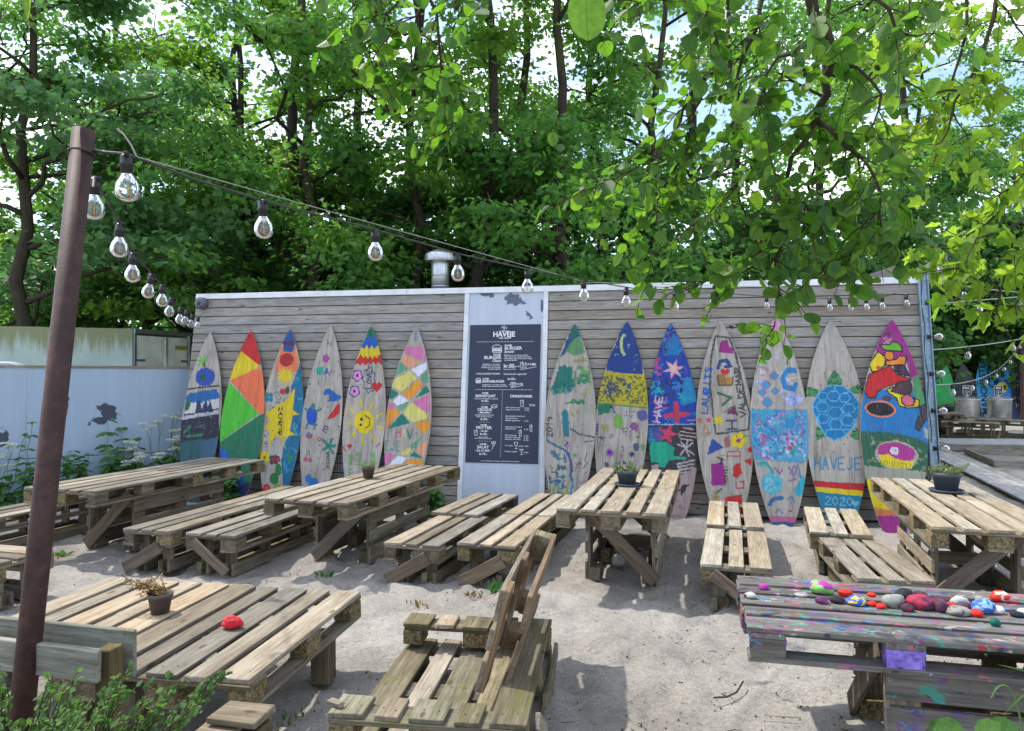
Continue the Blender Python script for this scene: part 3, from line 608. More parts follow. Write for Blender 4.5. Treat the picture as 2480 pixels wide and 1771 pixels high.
rp = aty(0, 880, 10.8); rack = thing('tubular_rack', 'white bent tube rack end showing above the fence at the far left', 'rack', T(rp.x, rp.y, 0))
v = MB()
for k in range(2):
    o = k * .12; v.tube([(-.8, o, 1.83), (.15, o, 1.83), (.26, o, 1.80), (.31, o, 1.72), (.32, o, 1.6), (.32, o, 0)], .018, 8)
v.build('tube', M_FLASH, rack, True); v = MB()
for k in range(4): v.tube([(-.5 + k * .2, 0, 1.83), (-.5 + k * .2, 0, .1)], .009, 6)
v.build('bars', M_FLASH, rack, True)
# ------------------------------------------------------------------ pallet furniture
BW = (.145, .100, .145, .100, .145)
def u_pos(n): 
    out = []; u = 0
    for k in range(n): out.append((u, BW[k])); u += BW[k] + .041
    return out, u - .041
def pallet(par, M, n=5, L=1.2, top=W_TOP, side=W_SIDE, blk=(M_CHIP, W_BLOCK), cut=None, jit=.006, bottom=True, keep=None):
    """deck top at z=0, x across the boards, y along them; n deck boards (5 whole, 3 half)"""
    pos, wid = u_pos(n); j = lambda a=jit: random.uniform(-a, a)
    tops = top if isinstance(top, (list, tuple)) else [top]
    for k, (u, w) in enumerate(pos):
        segs = [(0, L)] if not cut or k not in cut else [(0, .165), (L - .165, L)]
        for a, b in segs:
            piece(par, 'board', b - a, w, .022, tops[k % len(tops)], M @ T(u + w / 2 + j(.003), (a + b) / 2 + j(), -.011 + j(.0015)) @ RZ(math.pi / 2 + j(.004)))
    for v in (.0725, L / 2, L - .0725):
        if cut and v == L / 2: continue
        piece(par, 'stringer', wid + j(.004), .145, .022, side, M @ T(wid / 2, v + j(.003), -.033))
    nm_ = MB()
    for k, (u, w) in enumerate(pos):
        for v in (.0725, L / 2, L - .0725):
            if cut and k in cut and v == L / 2: continue
            for q in (.28, .72):
                X_ = M @ T(u + w * q + j(.008), v + j(.02), .0012); nm_.add([(X_ @ Vector((.0042 * math.cos(a), .0042 * math.sin(a), 0)))[:] for a in np.linspace(0, 5.236, 6)], [(0, 1, 2, 3, 4, 5)])
    nm_.build('nails', M_NAIL, par)['kind'] = 'stuff'
    us = ((.05, .1), (wid / 2, .145), (wid - .05, .1)) if n == 5 else ((.05, .1), (wid - .0725, .145))
    for ui, (u, w) in enumerate(us):
        bm_ = random.choice(blk)
        for vi, v in enumerate((.0725, L / 2, L - .0725)):
            if (keep is not None and (ui, vi) not in keep) or (cut and vi == 1 and ui < 2): continue
            piece(par, 'block', .145, w, .078, bm_, M @ T(u, v + j(.003), -.083) @ RZ(math.pi / 2))
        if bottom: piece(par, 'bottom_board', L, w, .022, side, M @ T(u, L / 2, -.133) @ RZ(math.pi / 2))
    return wid
def edge_leg(par, M, h, L=1.2, face=W_SIDE, n=3):
    """half pallet stood on its long edge: deck face towards -x, height h along z, length along y, thickness towards +x"""
    zz = 0; ws = (.145, .1, .145) if h > .4 else (.1, .1)
    gap = (h - sum(ws)) / (len(ws) - 1)
    for k, w in enumerate(ws):
        piece(par, 'leg_board', L, w, .022, face, M @ T(.011, L / 2, zz + w / 2) @ RZ(math.pi / 2) @ RX(math.pi / 2)); zz += w + gap
    for v in (.0725, L / 2, L - .0725):
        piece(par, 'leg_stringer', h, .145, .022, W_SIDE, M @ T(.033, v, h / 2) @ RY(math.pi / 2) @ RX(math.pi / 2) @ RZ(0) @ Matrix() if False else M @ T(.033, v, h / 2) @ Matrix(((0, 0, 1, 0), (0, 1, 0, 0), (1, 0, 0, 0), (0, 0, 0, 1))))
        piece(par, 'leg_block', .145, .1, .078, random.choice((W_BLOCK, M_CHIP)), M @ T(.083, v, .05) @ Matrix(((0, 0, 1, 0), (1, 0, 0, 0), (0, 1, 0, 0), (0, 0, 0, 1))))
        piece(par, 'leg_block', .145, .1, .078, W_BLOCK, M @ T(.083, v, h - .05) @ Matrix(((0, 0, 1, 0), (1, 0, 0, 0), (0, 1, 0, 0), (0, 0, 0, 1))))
def brace(par, a, b, w=.11, th=.022, mat=W_BRACE, cut=True):
    """plank in the plane facing -y from point a=(x,z) to b, at depth y"""
    (x0, y0, z0), (x1, y1, z1) = a, b; l = math.hypot(x1 - x0, z1 - z0); an = math.atan2(z1 - z0, x1 - x0)
    piece(par, 'brace', l, w, th, mat, T((x0 + x1) / 2, (y0 + y1) / 2, (z0 + z1) / 2) @ RY(-an) @ RX(math.pi / 2))
def table(name, label, org, th, ht, br='rise', top=W_TOP, top2=None, legv=.55, nm='pallet_table', far_shift=0.0, legside=(W_SIDE, W_SIDE), side=W_SIDE, braces=True):
    t = thing(nm, label, 'table', T(org[0], org[1], 0) @ RZ(th), 'long pallet tables in the sand')
    pallet(t, T(0, 0, ht), 5, 1.2, top, side); pallet(t, T(far_shift, 1.205, ht - .003), 5, 1.2, top2 or top, side)
    h = ht - .146
    edge_leg(t, T(.12, legv, -.01), h + .01, 1.25, legside[0]); edge_leg(t, T(.70, legv + 1.25, -.01) @ RZ(math.pi), h + .01, 1.25, legside[1])
    piece(t, 'cross_rail', .36, .10, .022, W_SIDE, T(.41, legv + .62, .18) @ RX(math.pi / 2))
    if braces:
        if br == 'rise': brace(t, (.14, legv - .02, .02), (.66, legv - .02, h + .03))
        else: brace(t, (.16, legv - .02, h + .03), (.69, legv - .02, .02))
        brace(t, (.69, legv + 1.27, .05), (.16, legv + 1.27, h), mat=W_SIDE)
    return t
def bench_half(t, M, ht, br=None, top=W_TOP, L=1.2, blk=(M_CHIP, W_BLOCK), n=3):
    wid = pallet(t, M @ T(0, 0, ht), n, L, top, W_SIDE, blk)
    h = ht - .146
    for u in (.11, .345):                         # low edge boards on the sand with blocks and stub strips
        piece(t, 'base_beam', L * .98, .022, .10, W_SIDE, M @ T(u + .07, L / 2 + .03, .04) @ RZ(math.pi / 2) @ RZ(0))
        piece(t, 'base_beam', L * .98, .045, .095, W_MOSS, M @ T(u - .02, L / 2 + .04, .035) @ RZ(math.pi / 2))
        for v in (.12, L / 2, L - .12):
            piece(t, 'leg_strip', ht - .03, .10, .022, W_SIDE, M @ T(u + .01, v, (ht - .04) / 2) @ RZ(math.pi / 2) @ RY(math.pi / 2))
            piece(t, 'base_block', .12, .075, .085, W_BLOCK, M @ T(u + .035, v + .03, .035) @ RZ(math.pi / 2))
    if br == 'rise': piece(t, 'brace', .40, .105, .022, W_BRACE, M @ T(.20, -.015, .115) @ RY(-.52) @ RX(math.pi / 2))
    if br == 'fall': piece(t, 'brace', .40, .085, .022, W_BRACE, M @ T(.24, -.015, .15) @ RY(.62) @ RX(math.pi / 2))
    return wid
def bench(label, parts, name='pallet_bench'):
    (x, y, th, ht, br, tp) = parts[0]
    B = T(x, y, 0) @ RZ(th); t = thing(name, label, 'bench', B, 'low pallet benches beside the tables')
    for (x, y, th, ht, br, tp) in parts: bench_half(t, B.inverted() @ (T(x, y, 0) @ RZ(th)), ht, br, tp)
    return t
TA = table('A', 'long pallet table in front of the blue grey sheet fence beside the rusty pole', (-4.371, 6.37), -.282, .645, 'rise', legside=(W_SIDE, W_BRACE))
TB = table('B', 'long pallet table carrying a small brown flower pot left of the menu sign', (-2.071, 5.933), -.307, .624, 'rise', W_TOP, legside=(W_SIDE, W_MOSS))
TC = table('C', 'pallet table right of the menu sign with a blue grey pot in its middle', (.329, 5.293), -.273, .66, 'fall', W_PALE, W_PALE, legside=(W_SIDE, W_TOP))
TD = table('D', 'pallet table in front of the rightmost colourful board carrying a grey pot on a saucer', (2.785, 4.733), -.319, .644, 'rise', W_PALE, W_PALE, legside=(W_PALE, W_SIDE))
te = -.24
E0 = Vector((1.005, 3.023, 0)) + Vector((-math.sin(te), math.cos(te), 0)) * .8
TE = table('E', 'paint spattered pallet table covered with painted stones in the right foreground', (E0.x, E0.y), te - math.pi / 2, .582, 'rise', W_PAINT, W_PAINT, nm='craft_table', side=W_PAINT2, legside=(W_SIDE, W_PAINT2))
for o in TE.children:
    if o.name.startswith('block'):
        o.material_slots[0].link = 'OBJECT'; o.material_slots[0].material = W_PAINT2
vb = MB(); vb.box(.1455, .003, .10, T(.80 + .0015, 0, 0)); 
vio = painted_wood('violet_painted_block', .02)
def recolor_violet():
    m = NT('violet_block_paint'); v = m.coords((1, 1, 1)); n = m.noise(v, 22, 4, .6, .8); c = m.ramp(n, [(.36, (.02, .02, .06)), (.44, (.14, .09, .40)), (.6, (.24, .17, .55)), (.75, (.36, .30, .62))]); m.bsdf(c, .6, n, .2); return m.m
cand = [o for o in TE.children if o.name.startswith('block') and abs(o.matrix_basis.translation.x - .75) < .02 and abs(o.matrix_basis.translation.y - .6) < .02]
for o in cand: o.material_slots[0].link = 'OBJECT'; o.material_slots[0].material = recolor_violet()
bench('long low pallet bench between the sheet fence table and the small flower pot table', [(-3.296, 6.04, -.262, .350, 'rise', W_TOP), (-2.985, 7.20, -.262, .348, None, W_TOP)])
bench('long low pallet bench with a falling brace tucked under the table with the brown pot', [(-2.711, 5.92, -.255, .338, 'fall', W_TOP), (-2.42, 7.08, -.255, .336, None, W_TOP)])
bench('long low pallet bench right of the table with the brown pot with two offset halves', [(-1.021, 5.689, -.293, .315, 'rise', W_TOP), (-.767, 6.785, -.333, .345, None, W_TOP)])
bench('low pallet bench with knobbly deck between the menu sign and the blue grey pot table', [(-.43, 5.62, -.30, .33, 'rise', W_PALE), (-.07, 6.78, -.30, .335, None, W_PALE)])
bench('pale pallet bench in front of the board lettered in a black frame', [(1.319, 4.987, -.302, .331, 'fall', W_PALE), (1.690, 6.19, -.291, .352, None, W_PALE)])
bench('pale pallet bench of two skewed halves in front of the turtle board', [(2.289, 4.726, -.212, .306, None, W_PALE), (2.487, 5.94, -.348, .345, None, W_PALE)])
bench('low pallet bench in the shade at the far left behind the rusty pole', [(-5.17, 6.58, -.28, .345, None, W_TOP), (-4.83, 7.74, -.28, .345, None, W_TOP)])
lb = atz(57, 1367, .33); bench('low bench end with a chipboard block peeping in at the left picture edge', [(lb.x - .20, lb.y - .02, 1.29 , .33, None, W_TOP)])

# F: the low wide table in the left foreground
tf = thing('low_pallet_table', 'low wide table of two pallets carrying a red painted stone in the left foreground', 'table', T(-2.66, 3.178, 0) @ RZ(-.173))
W_NEW = wood('fresh_pallet_wood', (.27, .215, .148), (.36, .29, .205), (.42, .35, .26), spread=.3, stain=.4)
pallet(tf, T(0, 0, .412), 5, 1.2, [W_NEW, W_TOP, W_NEW, W_TOP, W_NEW], W_SIDE); pallet(tf, T(.815, 0, .408), 5, 1.2, W_TOP, W_SIDE)
for u in (.10, .70, .95, 1.5):
    for v in (.18, .95): piece(tf, 'foot', .27, .10, .10, W_BLOCK, T(u, v, .13) @ RY(math.pi / 2))
# bench back with two rails and a post
A1, A2 = aty(95, 1503, 2.39), aty(329, 1528, 2.30); B1, B2 = aty(-60, 1541, 2.33), aty(242, 1578, 2.20)
bb = thing('bench_back', 'weathered bench back of two grey rails on a short post behind the rusty pole', 'bench', T(A2.x, A2.y, 0) @ RZ(math.atan2(A2.y - A1.y, A2.x - A1.x)))
BI = bb.matrix_basis.inverted(); la = (A2 - A1).length + .35
piece(bb, 'rail', la, .022, .145, W_RAIL, T(-la / 2, 0, A2.z - .07), .003)
b2 = BI @ B2; b1 = BI @ B1; lb_ = (b2 - b1).length
piece(bb, 'rail', lb_, .022, .100, W_RAIL, T((b1.x + b2.x) / 2, (b1.y + b2.y) / 2, B2.z - .045) @ RZ(math.atan2(b2.y - b1.y, b2.x - b1.x)), .003)
pp = BI @ aty(265, 1585, 2.25); piece(bb, 'post', A2.z - .03, .058, .058, W_POST, T(pp.x, pp.y, (A2.z - .03) / 2) @ RY(math.pi / 2), .003)
piece(bb, 'post', A2.z - .03, .058, .058, W_POST, T(pp.x - .95, pp.y, (A2.z - .03) / 2) @ RY(math.pi / 2), .003)
piece(bb, 'rail', 1.25, .022, .075, W_MOSS, T(pp.x - .45, pp.y + .05, .40), .003); piece(bb, 'rail', 1.2, .022, .075, W_MOSS, T(pp.x - .40, pp.y + .05, .20), .003)
for k in range(1): piece(bb, 'seat_board', 1.1, .10, .022, W_TOP, T(-.62, .08 + k * .115, .42), .003)
# stubby stool
st = atz(586, 1722, .40); stool = thing('block_stool', 'small stubby block stool of stacked pallet ends at the lower picture edge', 'stool', T(st.x, st.y, 0) @ RZ(-.2))
piece(stool, 'seat_board', .19, .145, .024, W_TOP, T(0, 0, .388)); piece(stool, 'board', .145, .165, .022, W_SIDE, T(-.05, -.07, .355)); piece(stool, 'block', .145, .145, .10, W_BLOCK, T(0.01, .0, .30))
piece(stool, 'board', .3, .145, .022, W_SIDE, T(-.03, 0, .24)); piece(stool, 'block', .145, .145, .23, W_BLOCK, T(0, 0, .11))

# G: the lounge made of stacked pallets
G = thing('pallet_lounge', 'mossy lounge seat of stacked pallets with a leaning pallet back in the centre foreground', 'lounge', T(-.735, 2.86, 0) @ RZ(-.135))
pallet(G, T(0, .03, .150), 5, 1.2, [W_MOSS, W_TOP, W_MOSS], W_SIDE, (W_BLOCK,))
pallet(G, T(0, 0, .298), 5, 1.2, [W_MOSS, W_TOP, W_MOSS, W_MOSS, W_MOSS], W_MOSS, (W_BLOCK, M_CHIP), cut=(0, 1, 2, 3), bottom=False)
GI = G.matrix_basis.inverted()
nb, ntp, ft = GI @ aty(1141, 1690, 3.10), GI @ aty(1213, 1425, 3.13), GI @ aty(1292, 1280, 4.30)
yv = (ft - ntp).normalized(); upv = (ntp - nb); upv = (upv - yv * upv.dot(yv)).normalized(); nv = yv.cross(upv)   # local: x runs down from the top edge
MBK = Matrix(((upv.x, yv.x, 0, 0), (upv.y, yv.y, 0, 0), (upv.z, yv.z, 0, 0), (0, 0, 0, 1))); zx = upv.cross(yv)
for i in range(3): MBK[i][2] = zx[i]
MBK = T(*(ntp - upv * .472)) @ MBK
pallet(G, MBK, 3, 1.2, W_TOP, W_ORANGE, (W_MOSS, W_ORANGE), keep=((0, 1), (1, 2), (0, 2)))
for k in range(3): piece(G, 'side_slat', .42, .07, .02, W_MOSS if k else W_TOP, T(.83, .30 + k * .32, .15) @ RZ(math.pi / 2) @ RY(.55 - .3 * k) @ RX(math.pi / 2))
of = atz(812, 1704, .31); o = box_mesh(.075, .028, .018, W_TOP, .002, 2); tag(link('wood_offcut', o, None, None, T(of.x, of.y, .312) @ RZ(-.55)), 'short loose offcut of wood lying on the near arm of the pallet lounge', 'wood offcut')

# rusty pole
pb, pt = aty(28, 1790, 2.22), aty(203, 316, 2.40)
d = (pt - pb); base = pb - d * (pb.z / d.z)
pole = thing('rusty_pole', 'slanting brown rusted steel pole carrying the bulb strings at the left', 'pole', T(base.x, base.y, -.3))
v = MB(); P = [Vector((0, 0, 0)), (pt - base) + Vector((0, 0, .3))]
v.tube([P[0], P[0].lerp(P[1], .5), P[1]], .0355, 24); v.build('tube', M_RUST, pole, True)
for p in pole.children[0].data.polygons:
    if len(p.vertices) > 4: p.use_smooth = False
v = MB(); c = P[0].lerp(P[1], .972); dn = d.normalized(); rot = dn.to_track_quat('Z', 'Y').to_matrix().to_4x4()
ring = [(T(*c) @ rot @ Vector((.039 * math.cos(t), .039 * math.sin(t), 0))) for t in np.linspace(0, 2 * math.pi, 20)]
v.tube(ring, .004, 6, cap=False); v.build('wire_loop', M_CABLE, pole)
POLE_TOP = pt - dn * .07

# pots
def pot(label, M, r, h, mat, saucer=False, plant='grey', seed=1):
    t = thing('flower_pot', label, 'plant pot', M); v = MB()
    v.lathe([(r * .70, 0), (r * .93, h * .78), (r * 1.0, h * .79), (r * 1.03, h), (r * .95, h), (r * .90, h * .8), (r * .85, h * .78)], 24); v.build('pot', mat, t, True)
    v = MB(); v.lathe([(r * .87, h * .78), (r * .5, h * .83), (0, h * .84)], 16); v.build('soil', M_SOIL, t)
    if saucer: v = MB(); v.lathe([(r * .6, 0), (r * 1.12, .004), (r * 1.18, .022), (r * 1.12, .022), (r * 1.05, .008), (0, .006)], 24); v.build('saucer', mat, t, True)
    g = np.random.default_rng(seed); v = MB(); pos = []; ax = []
    n = 16 if plant == 'dry' else 30
    for k in range(n):
        a = g.uniform(0, 6.28); rr = r * .7 * math.sqrt(g.random()); p = np.array([rr * math.cos(a), rr * math.sin(a), h * .8]); q = [p]
        if plant == 'dry': dirv = np.array([-.5 + g.normal() * .35, g.normal() * .25, .9]); ll = r * g.uniform(1.4, 3.4); bend = -.24
        else: dirv = np.array([math.cos(a) * .7, math.sin(a) * .7, .8]); ll = r * g.uniform(.5, 1.25); bend = -.05
        for s in range(5):
            q.append(q[-1] + unit(dirv) * ll / 5); dirv = dirv + np.array([0, 0, bend]) + g.normal(size=3) * .15
        v.tube(q, .0016 if plant != 'dry' else .002, 4)
        for s in range(1, 6):
            for _ in range(3 if plant == 'dry' else 3): pos.append(q[s] + g.normal(size=3) * .006); ax.append(unit(g.normal(size=3) + np.array([0, 0, .3])))
    v.build('stems', M_TWIG if plant == 'dry' else M_STEM, t)
    link('foliage', leaf_mesh('foliage', 'oval', pos, ax, rdir(len(pos), g) + np.array([0, 0, .8]), g.uniform(.014, .026, len(pos)) * (1.0 if plant == 'dry' else r / .09), L_DRY if plant == 'dry' else L_GREY, g), t)
    return t
pF = atz(388, 1484, .414); pot('brown flower pot with a withered plant spilling left on the low wide table', T(pF.x, pF.y, .413), .062, .104, M_POT, False, 'dry', 3)
v = MB(); v.lathe([(.046, .0), (.047, .016), (.043, .016), (.04, .0)], 20); bpy.data.objects[-1] if False else None
pB = atz(892, 1158, .626); pot('small brown flower pot with sparse succulents on the table left of the menu sign', T(pB.x, pB.y, .626), .066, .112, M_POT, False, 'grey', 4)
pC = atz(1519, 1176, .662); pot('blue grey pot on a saucer on the table right of the menu sign', T(pC.x, pC.y, .662), .098, .135, M_POTB, True, 'grey', 5)
pD = atz(2292, 1191, .646); pot('blue grey pot on a saucer with leafy sprigs on the rightmost pallet table', T(pD.x, pD.y, .646), .115, .165, M_POTB, True, 'grey', 6)

# painted stones
def stone_mat(name, c1, c2, th=.5, sc=14):
    m = NT(name); v = m.coords((1, 1, 1)); n = m.noise(v, sc, 4, .6, .6); n2 = m.noise(v, 150, 3)
    c = m.ramp(n, [(th - .02, c1), (th + .02, c2)]); c = m.mix(.5, c, m.ramp(n2, [(.3, (.7, .7, .7)), (.7, (1.2, 1.2, 1.2))]), 'MULTIPLY'); m.bsdf(c, .72, n2, .5, .003, 0, .25); return m.m
PC = {'red': (.55, .025, .015), 'mag': (.36, .04, .30), 'grn': (.22, .50, .14), 'blk': (.018, .018, .026), 'gry': (.24, .24, .22), 'yel': (.62, .48, .05), 'blu': (.03, .10, .40), 'pur': (.10, .04, .09), 'wht': (.55, .52, .48), 'pnk': (.34, .025, .06), 'teal': (.01, .10, .075), 'lbl': (.25, .42, .60), 'plum': (.07, .025, .05), 'lgt': (.36, .38, .38)}
def stone_mesh(a, b, c, seed):
    bm = bmesh.new(); bmesh.ops.create_icosphere(bm, subdivisions=3, radius=1); g = random.Random(seed); o1 = g.uniform(0, 50)
    from mathutils import noise
    for v in bm.verts:
        k = 1 + .26 * noise.noise(v.co * 1.1 + Vector((o1, 0, 0))) + .09 * noise.noise(v.co * 2.7 + Vector((0, o1, 0)))
        v.co = Vector((v.co.x * a * k, v.co.y * b * k, v.co.z * c * k))
        v.co.z = max(v.co.z, -c * .78)
    me = bpy.data.meshes.new('stone'); bm.to_mesh(me); bm.free(); me.polygons.foreach_set('use_smooth', [True] * len(me.polygons)); return me
SZ = 3.158
stones = [ # px, py in the zoom of the table, w, h, colours, threshold, label
 (180, 200, 90, 52, 'lgt', 'blk', .62, 'silvery grey stone with dark scribbles near the left end of the paint table'), (288, 134, 72, 50, 'mag', 'mag', .5, 'small plain orchid pink stone on the back left of the paint table'),
 (722, 148, 165, 112, 'mag', 'grn', .47, 'largest stone, magenta with green painted top'), (728, 238, 88, 64, 'pur', 'mag', .5, 'small plum and grey stone just below the large magenta one'),
 (843, 236, 98, 62, 'plum', 'blk', .5, 'dark plum black stone left of the yellow and blue one'), (902, 184, 100, 60, 'red', 'red', .5, 'bright red stone above the yellow and blue one'),
 (990, 246, 145, 72, 'blu', 'yel', .52, 'long stone painted half yellow and half blue'), (1107, 232, 64, 36, 'red', 'red', .5, 'small red stone resting on top of its red twin'),
 (1113, 266, 70, 44, 'red', 'red', .5, 'small orange red stone under its red twin'), (1181, 284, 64, 42, 'pnk', 'red', .5, 'small pinkish red pebble touching the big grey stone'),
 (1262, 248, 150, 112, 'gry', 'lgt', .6, 'big rounded bare grey stone in the middle of the row'), (1360, 192, 115, 76, 'blk', 'blk', .5, 'glossy black stone behind the big grey one'),
 (1474, 194, 92, 46, 'plum', 'blk', .5, 'low dark violet stone behind the crimson boulder'), (1384, 298, 92, 64, 'plum', 'pnk', .6, 'muted maroon stone in front of the crimson boulder'),
 (1484, 262, 208, 106, 'pnk', 'plum', .53, 'long crimson streaked boulder, broadest stone of the row'), (1640, 236, 150, 56, 'plum', 'blk', .55, 'dark flat plum stone behind the crimson boulder'),
 (1637, 290, 104, 92, 'plum', 'pur', .5, 'upright dark violet stone right of the crimson boulder'), (1695, 276, 90, 40, 'red', 'red', .5, 'red stone half hidden behind the grey speckled flat one'),
 (1786, 252, 126, 84, 'lgt', 'plum', .5, 'grey stone with a dark violet patch on top'), (1770, 322, 152, 64, 'gry', 'plum', .6, 'flat grey speckled stone in front of the red one'),
 (1832, 292, 96, 62, 'plum', 'pnk', .62, 'wine coloured stone between the grey patched and the orange red ones'), (1898, 338, 90, 54, 'red', 'red', .5, 'orange red stone nearest the front of the row'),
 (1942, 236, 66, 56, 'lgt', 'gry', .5, 'small pale grey stone behind the blue white one'), (1962, 296, 150, 100, 'lbl', 'blu', .52, 'stone with white and blue brush strokes'),
 (2072, 316, 96, 62, 'wht', 'wht', .5, 'plain off white stone right of the blue brushed one'), (2090, 215, 120, 72, 'red', 'wht', .52, 'white topped red stone at the back right of the table'),
 (2052, 412, 66, 60, 'teal', 'teal', .5, 'small dark green stone alone near the front edge'), (2222, 346, 80, 44, 'blk', 'blk', .5, 'dark slate pebble near the right picture edge'), (2262, 330, 60, 50, 'wht', 'wht', .5, 'white pebble cut by the right picture edge')]
mc = {}
for i, (zx_, zy, w, h, ca, cb, thr, lab) in enumerate(stones):
    px, py = 1760 + zx_ / SZ, 1380 + (zy + h * .30) / SZ; p = atz(px, py, .583); dist = (p - Vector((0, 0, CAM_H))).length
    a = w / SZ / FOC * dist / 2; hh = h / SZ / FOC * dist / 2
    c_ = min(hh * .92, a * .95) * .95; a *= .94; k = (ca, cb, thr)
    if k not in mc: mc[k] = stone_mat('stone_paint_%s_%s' % (ca, cb), PC[ca], PC[cb], thr)
    lift = {7: .022}.get(i, 0)
    tag(link('painted_stone', stone_mesh(a, a * random.uniform(.68, .85), c_, i), None, mc[k], T(p.x, p.y, .583 + c_ * .76 + lift) @ RZ(te + random.uniform(-.3, .3))), lab + ('' if 'table' in lab or 'row' in lab else ' on the paint table'), 'stone', 'painted stones on the craft table')
p = atz(563, 1520, .412); rs = thing('painted_stone', 'teardrop red painted stone with dark handwriting lying on the low wide table', 'stone', T(p.x, p.y, .412))
sm_ = stone_mesh(.050, .036, .032, 77); link('body', sm_, rs, stone_mat('red_white_stone', (.56, .02, .03), (.60, .03, .04)), T(0, 0, .025))
hw = MB()
for q in ([(-.012, .012), (-.010, .004), (-.004, .006), (-.004, .013)], [(0, .006), (.003, .013), (.008, .006), (.01, .014)], [(-.016, -.002), (-.016, -.010), (-.009, -.008)], [(-.004, -.002), (-.003, -.010), (.002, -.006), (.006, -.010), (.012, -.002)]):
    for (x0, z0), (x1, z1) in zip(q[:-1], q[1:]): hw.tube([(x0 * 1.7 + .004, -.028 + z0 * .9, .048 + z0 * .9), (x1 * 1.7 + .004, -.028 + z1 * .9, .048 + z1 * .9)], .0018, 4)
hw.build('handwriting', M_BLACK, rs, False, T(0, .002, -.001))
# ------------------------------------------------------------------ painted boards
FONT = {'A': [[(0, 0), (.5, 1), (1, 0)], [(.2, .38), (.8, .38)]], 'B': [[(0, 0), (0, 1), (.7, .95), (.75, .6), (0, .52), (.85, .45), (.85, .08), (0, 0)]], 'C': [[(.95, .85), (.5, 1), (.05, .6), (.1, .2), (.5, 0), (.95, .15)]],
 'D': [[(0, 0), (0, 1), (.7, .85), (.95, .5), (.7, .12), (0, 0)]], 'E': [[(.9, 1), (0, 1), (0, 0), (.9, 0)], [(0, .5), (.7, .5)]], 'G': [[(.9, .85), (.5, 1), (.05, .5), (.4, 0), (.95, .2), (.95, .45), (.6, .45)]],
 'H': [[(0, 0), (0, 1)], [(1, 0), (1, 1)], [(0, .5), (1, .5)]], 'I': [[(.5, 0), (.5, 1)]], 'J': [[(.8, 1), (.8, .2), (.45, 0), (.05, .2)]], 'L': [[(0, 1), (0, 0), (.85, 0)]], 'M': [[(0, 0), (.1, 1), (.5, .35), (.9, 1), (1, 0)]],
 'N': [[(0, 0), (0, 1), (1, 0), (1, 1)]], 'O': [[(.5, 1), (.05, .6), (.1, .2), (.5, 0), (.9, .2), (.95, .6), (.5, 1)]], 'R': [[(0, 0), (0, 1), (.8, .9), (.8, .6), (0, .48), (.95, 0)]], 'S': [[(.9, .88), (.4, 1), (.08, .75), (.85, .35), (.6, .02), (.05, .12)]],
 'T': [[(0, 1), (1, 1)], [(.5, 1), (.5, 0)]], 'U': [[(0, 1), (.05, .2), (.5, 0), (.92, .2), (1, 1)]], 'V': [[(0, 1), (.5, 0), (1, 1)]], 'W': [[(0, 1), (.25, 0), (.5, .7), (.75, 0), (1, 1)]], 'Y': [[(0, 1), (.5, .5), (1, 1)], [(.5, .5), (.5, 0)]],
 '0': [[(.5, 1), (.1, .7), (.1, .3), (.5, 0), (.9, .3), (.9, .7), (.5, 1)]], '1': [[(.2, .75), (.55, 1), (.55, 0)]], '2': [[(.05, .8), (.5, 1), (.9, .75), (0, 0), (1, 0)]], '5': [[(.9, 1), (.1, 1), (.1, .55), (.7, .6), (.9, .25), (.5, 0), (.05, .12)]],
 '8': [[(.5, .52), (.15, .75), (.5, 1), (.85, .75), (.5, .52), (.08, .22), (.5, 0), (.92, .22), (.5, .52)]], '9': [[(.85, .6), (.4, .5), (.1, .75), (.5, 1), (.88, .8), (.8, 0)]], '-': [[(.1, .5), (.9, .5)]], ' ': []}
def spread_text(s, x, y, w, h, ang, adv=1.25):
    """strokes for text starting at (x, y); ang in degrees turns the writing direction clockwise in picture space"""
    out = []; ca, sa = math.cos(R(ang)), math.sin(R(ang))
    for i, ch in enumerate(s):
        for st in FONT[ch]:
            out.append([(x + (i * adv * w + a * w) * ca - (-b * h) * sa, y + (i * adv * w + a * w) * sa + (-b * h) * ca) for a, b in st])
    return out
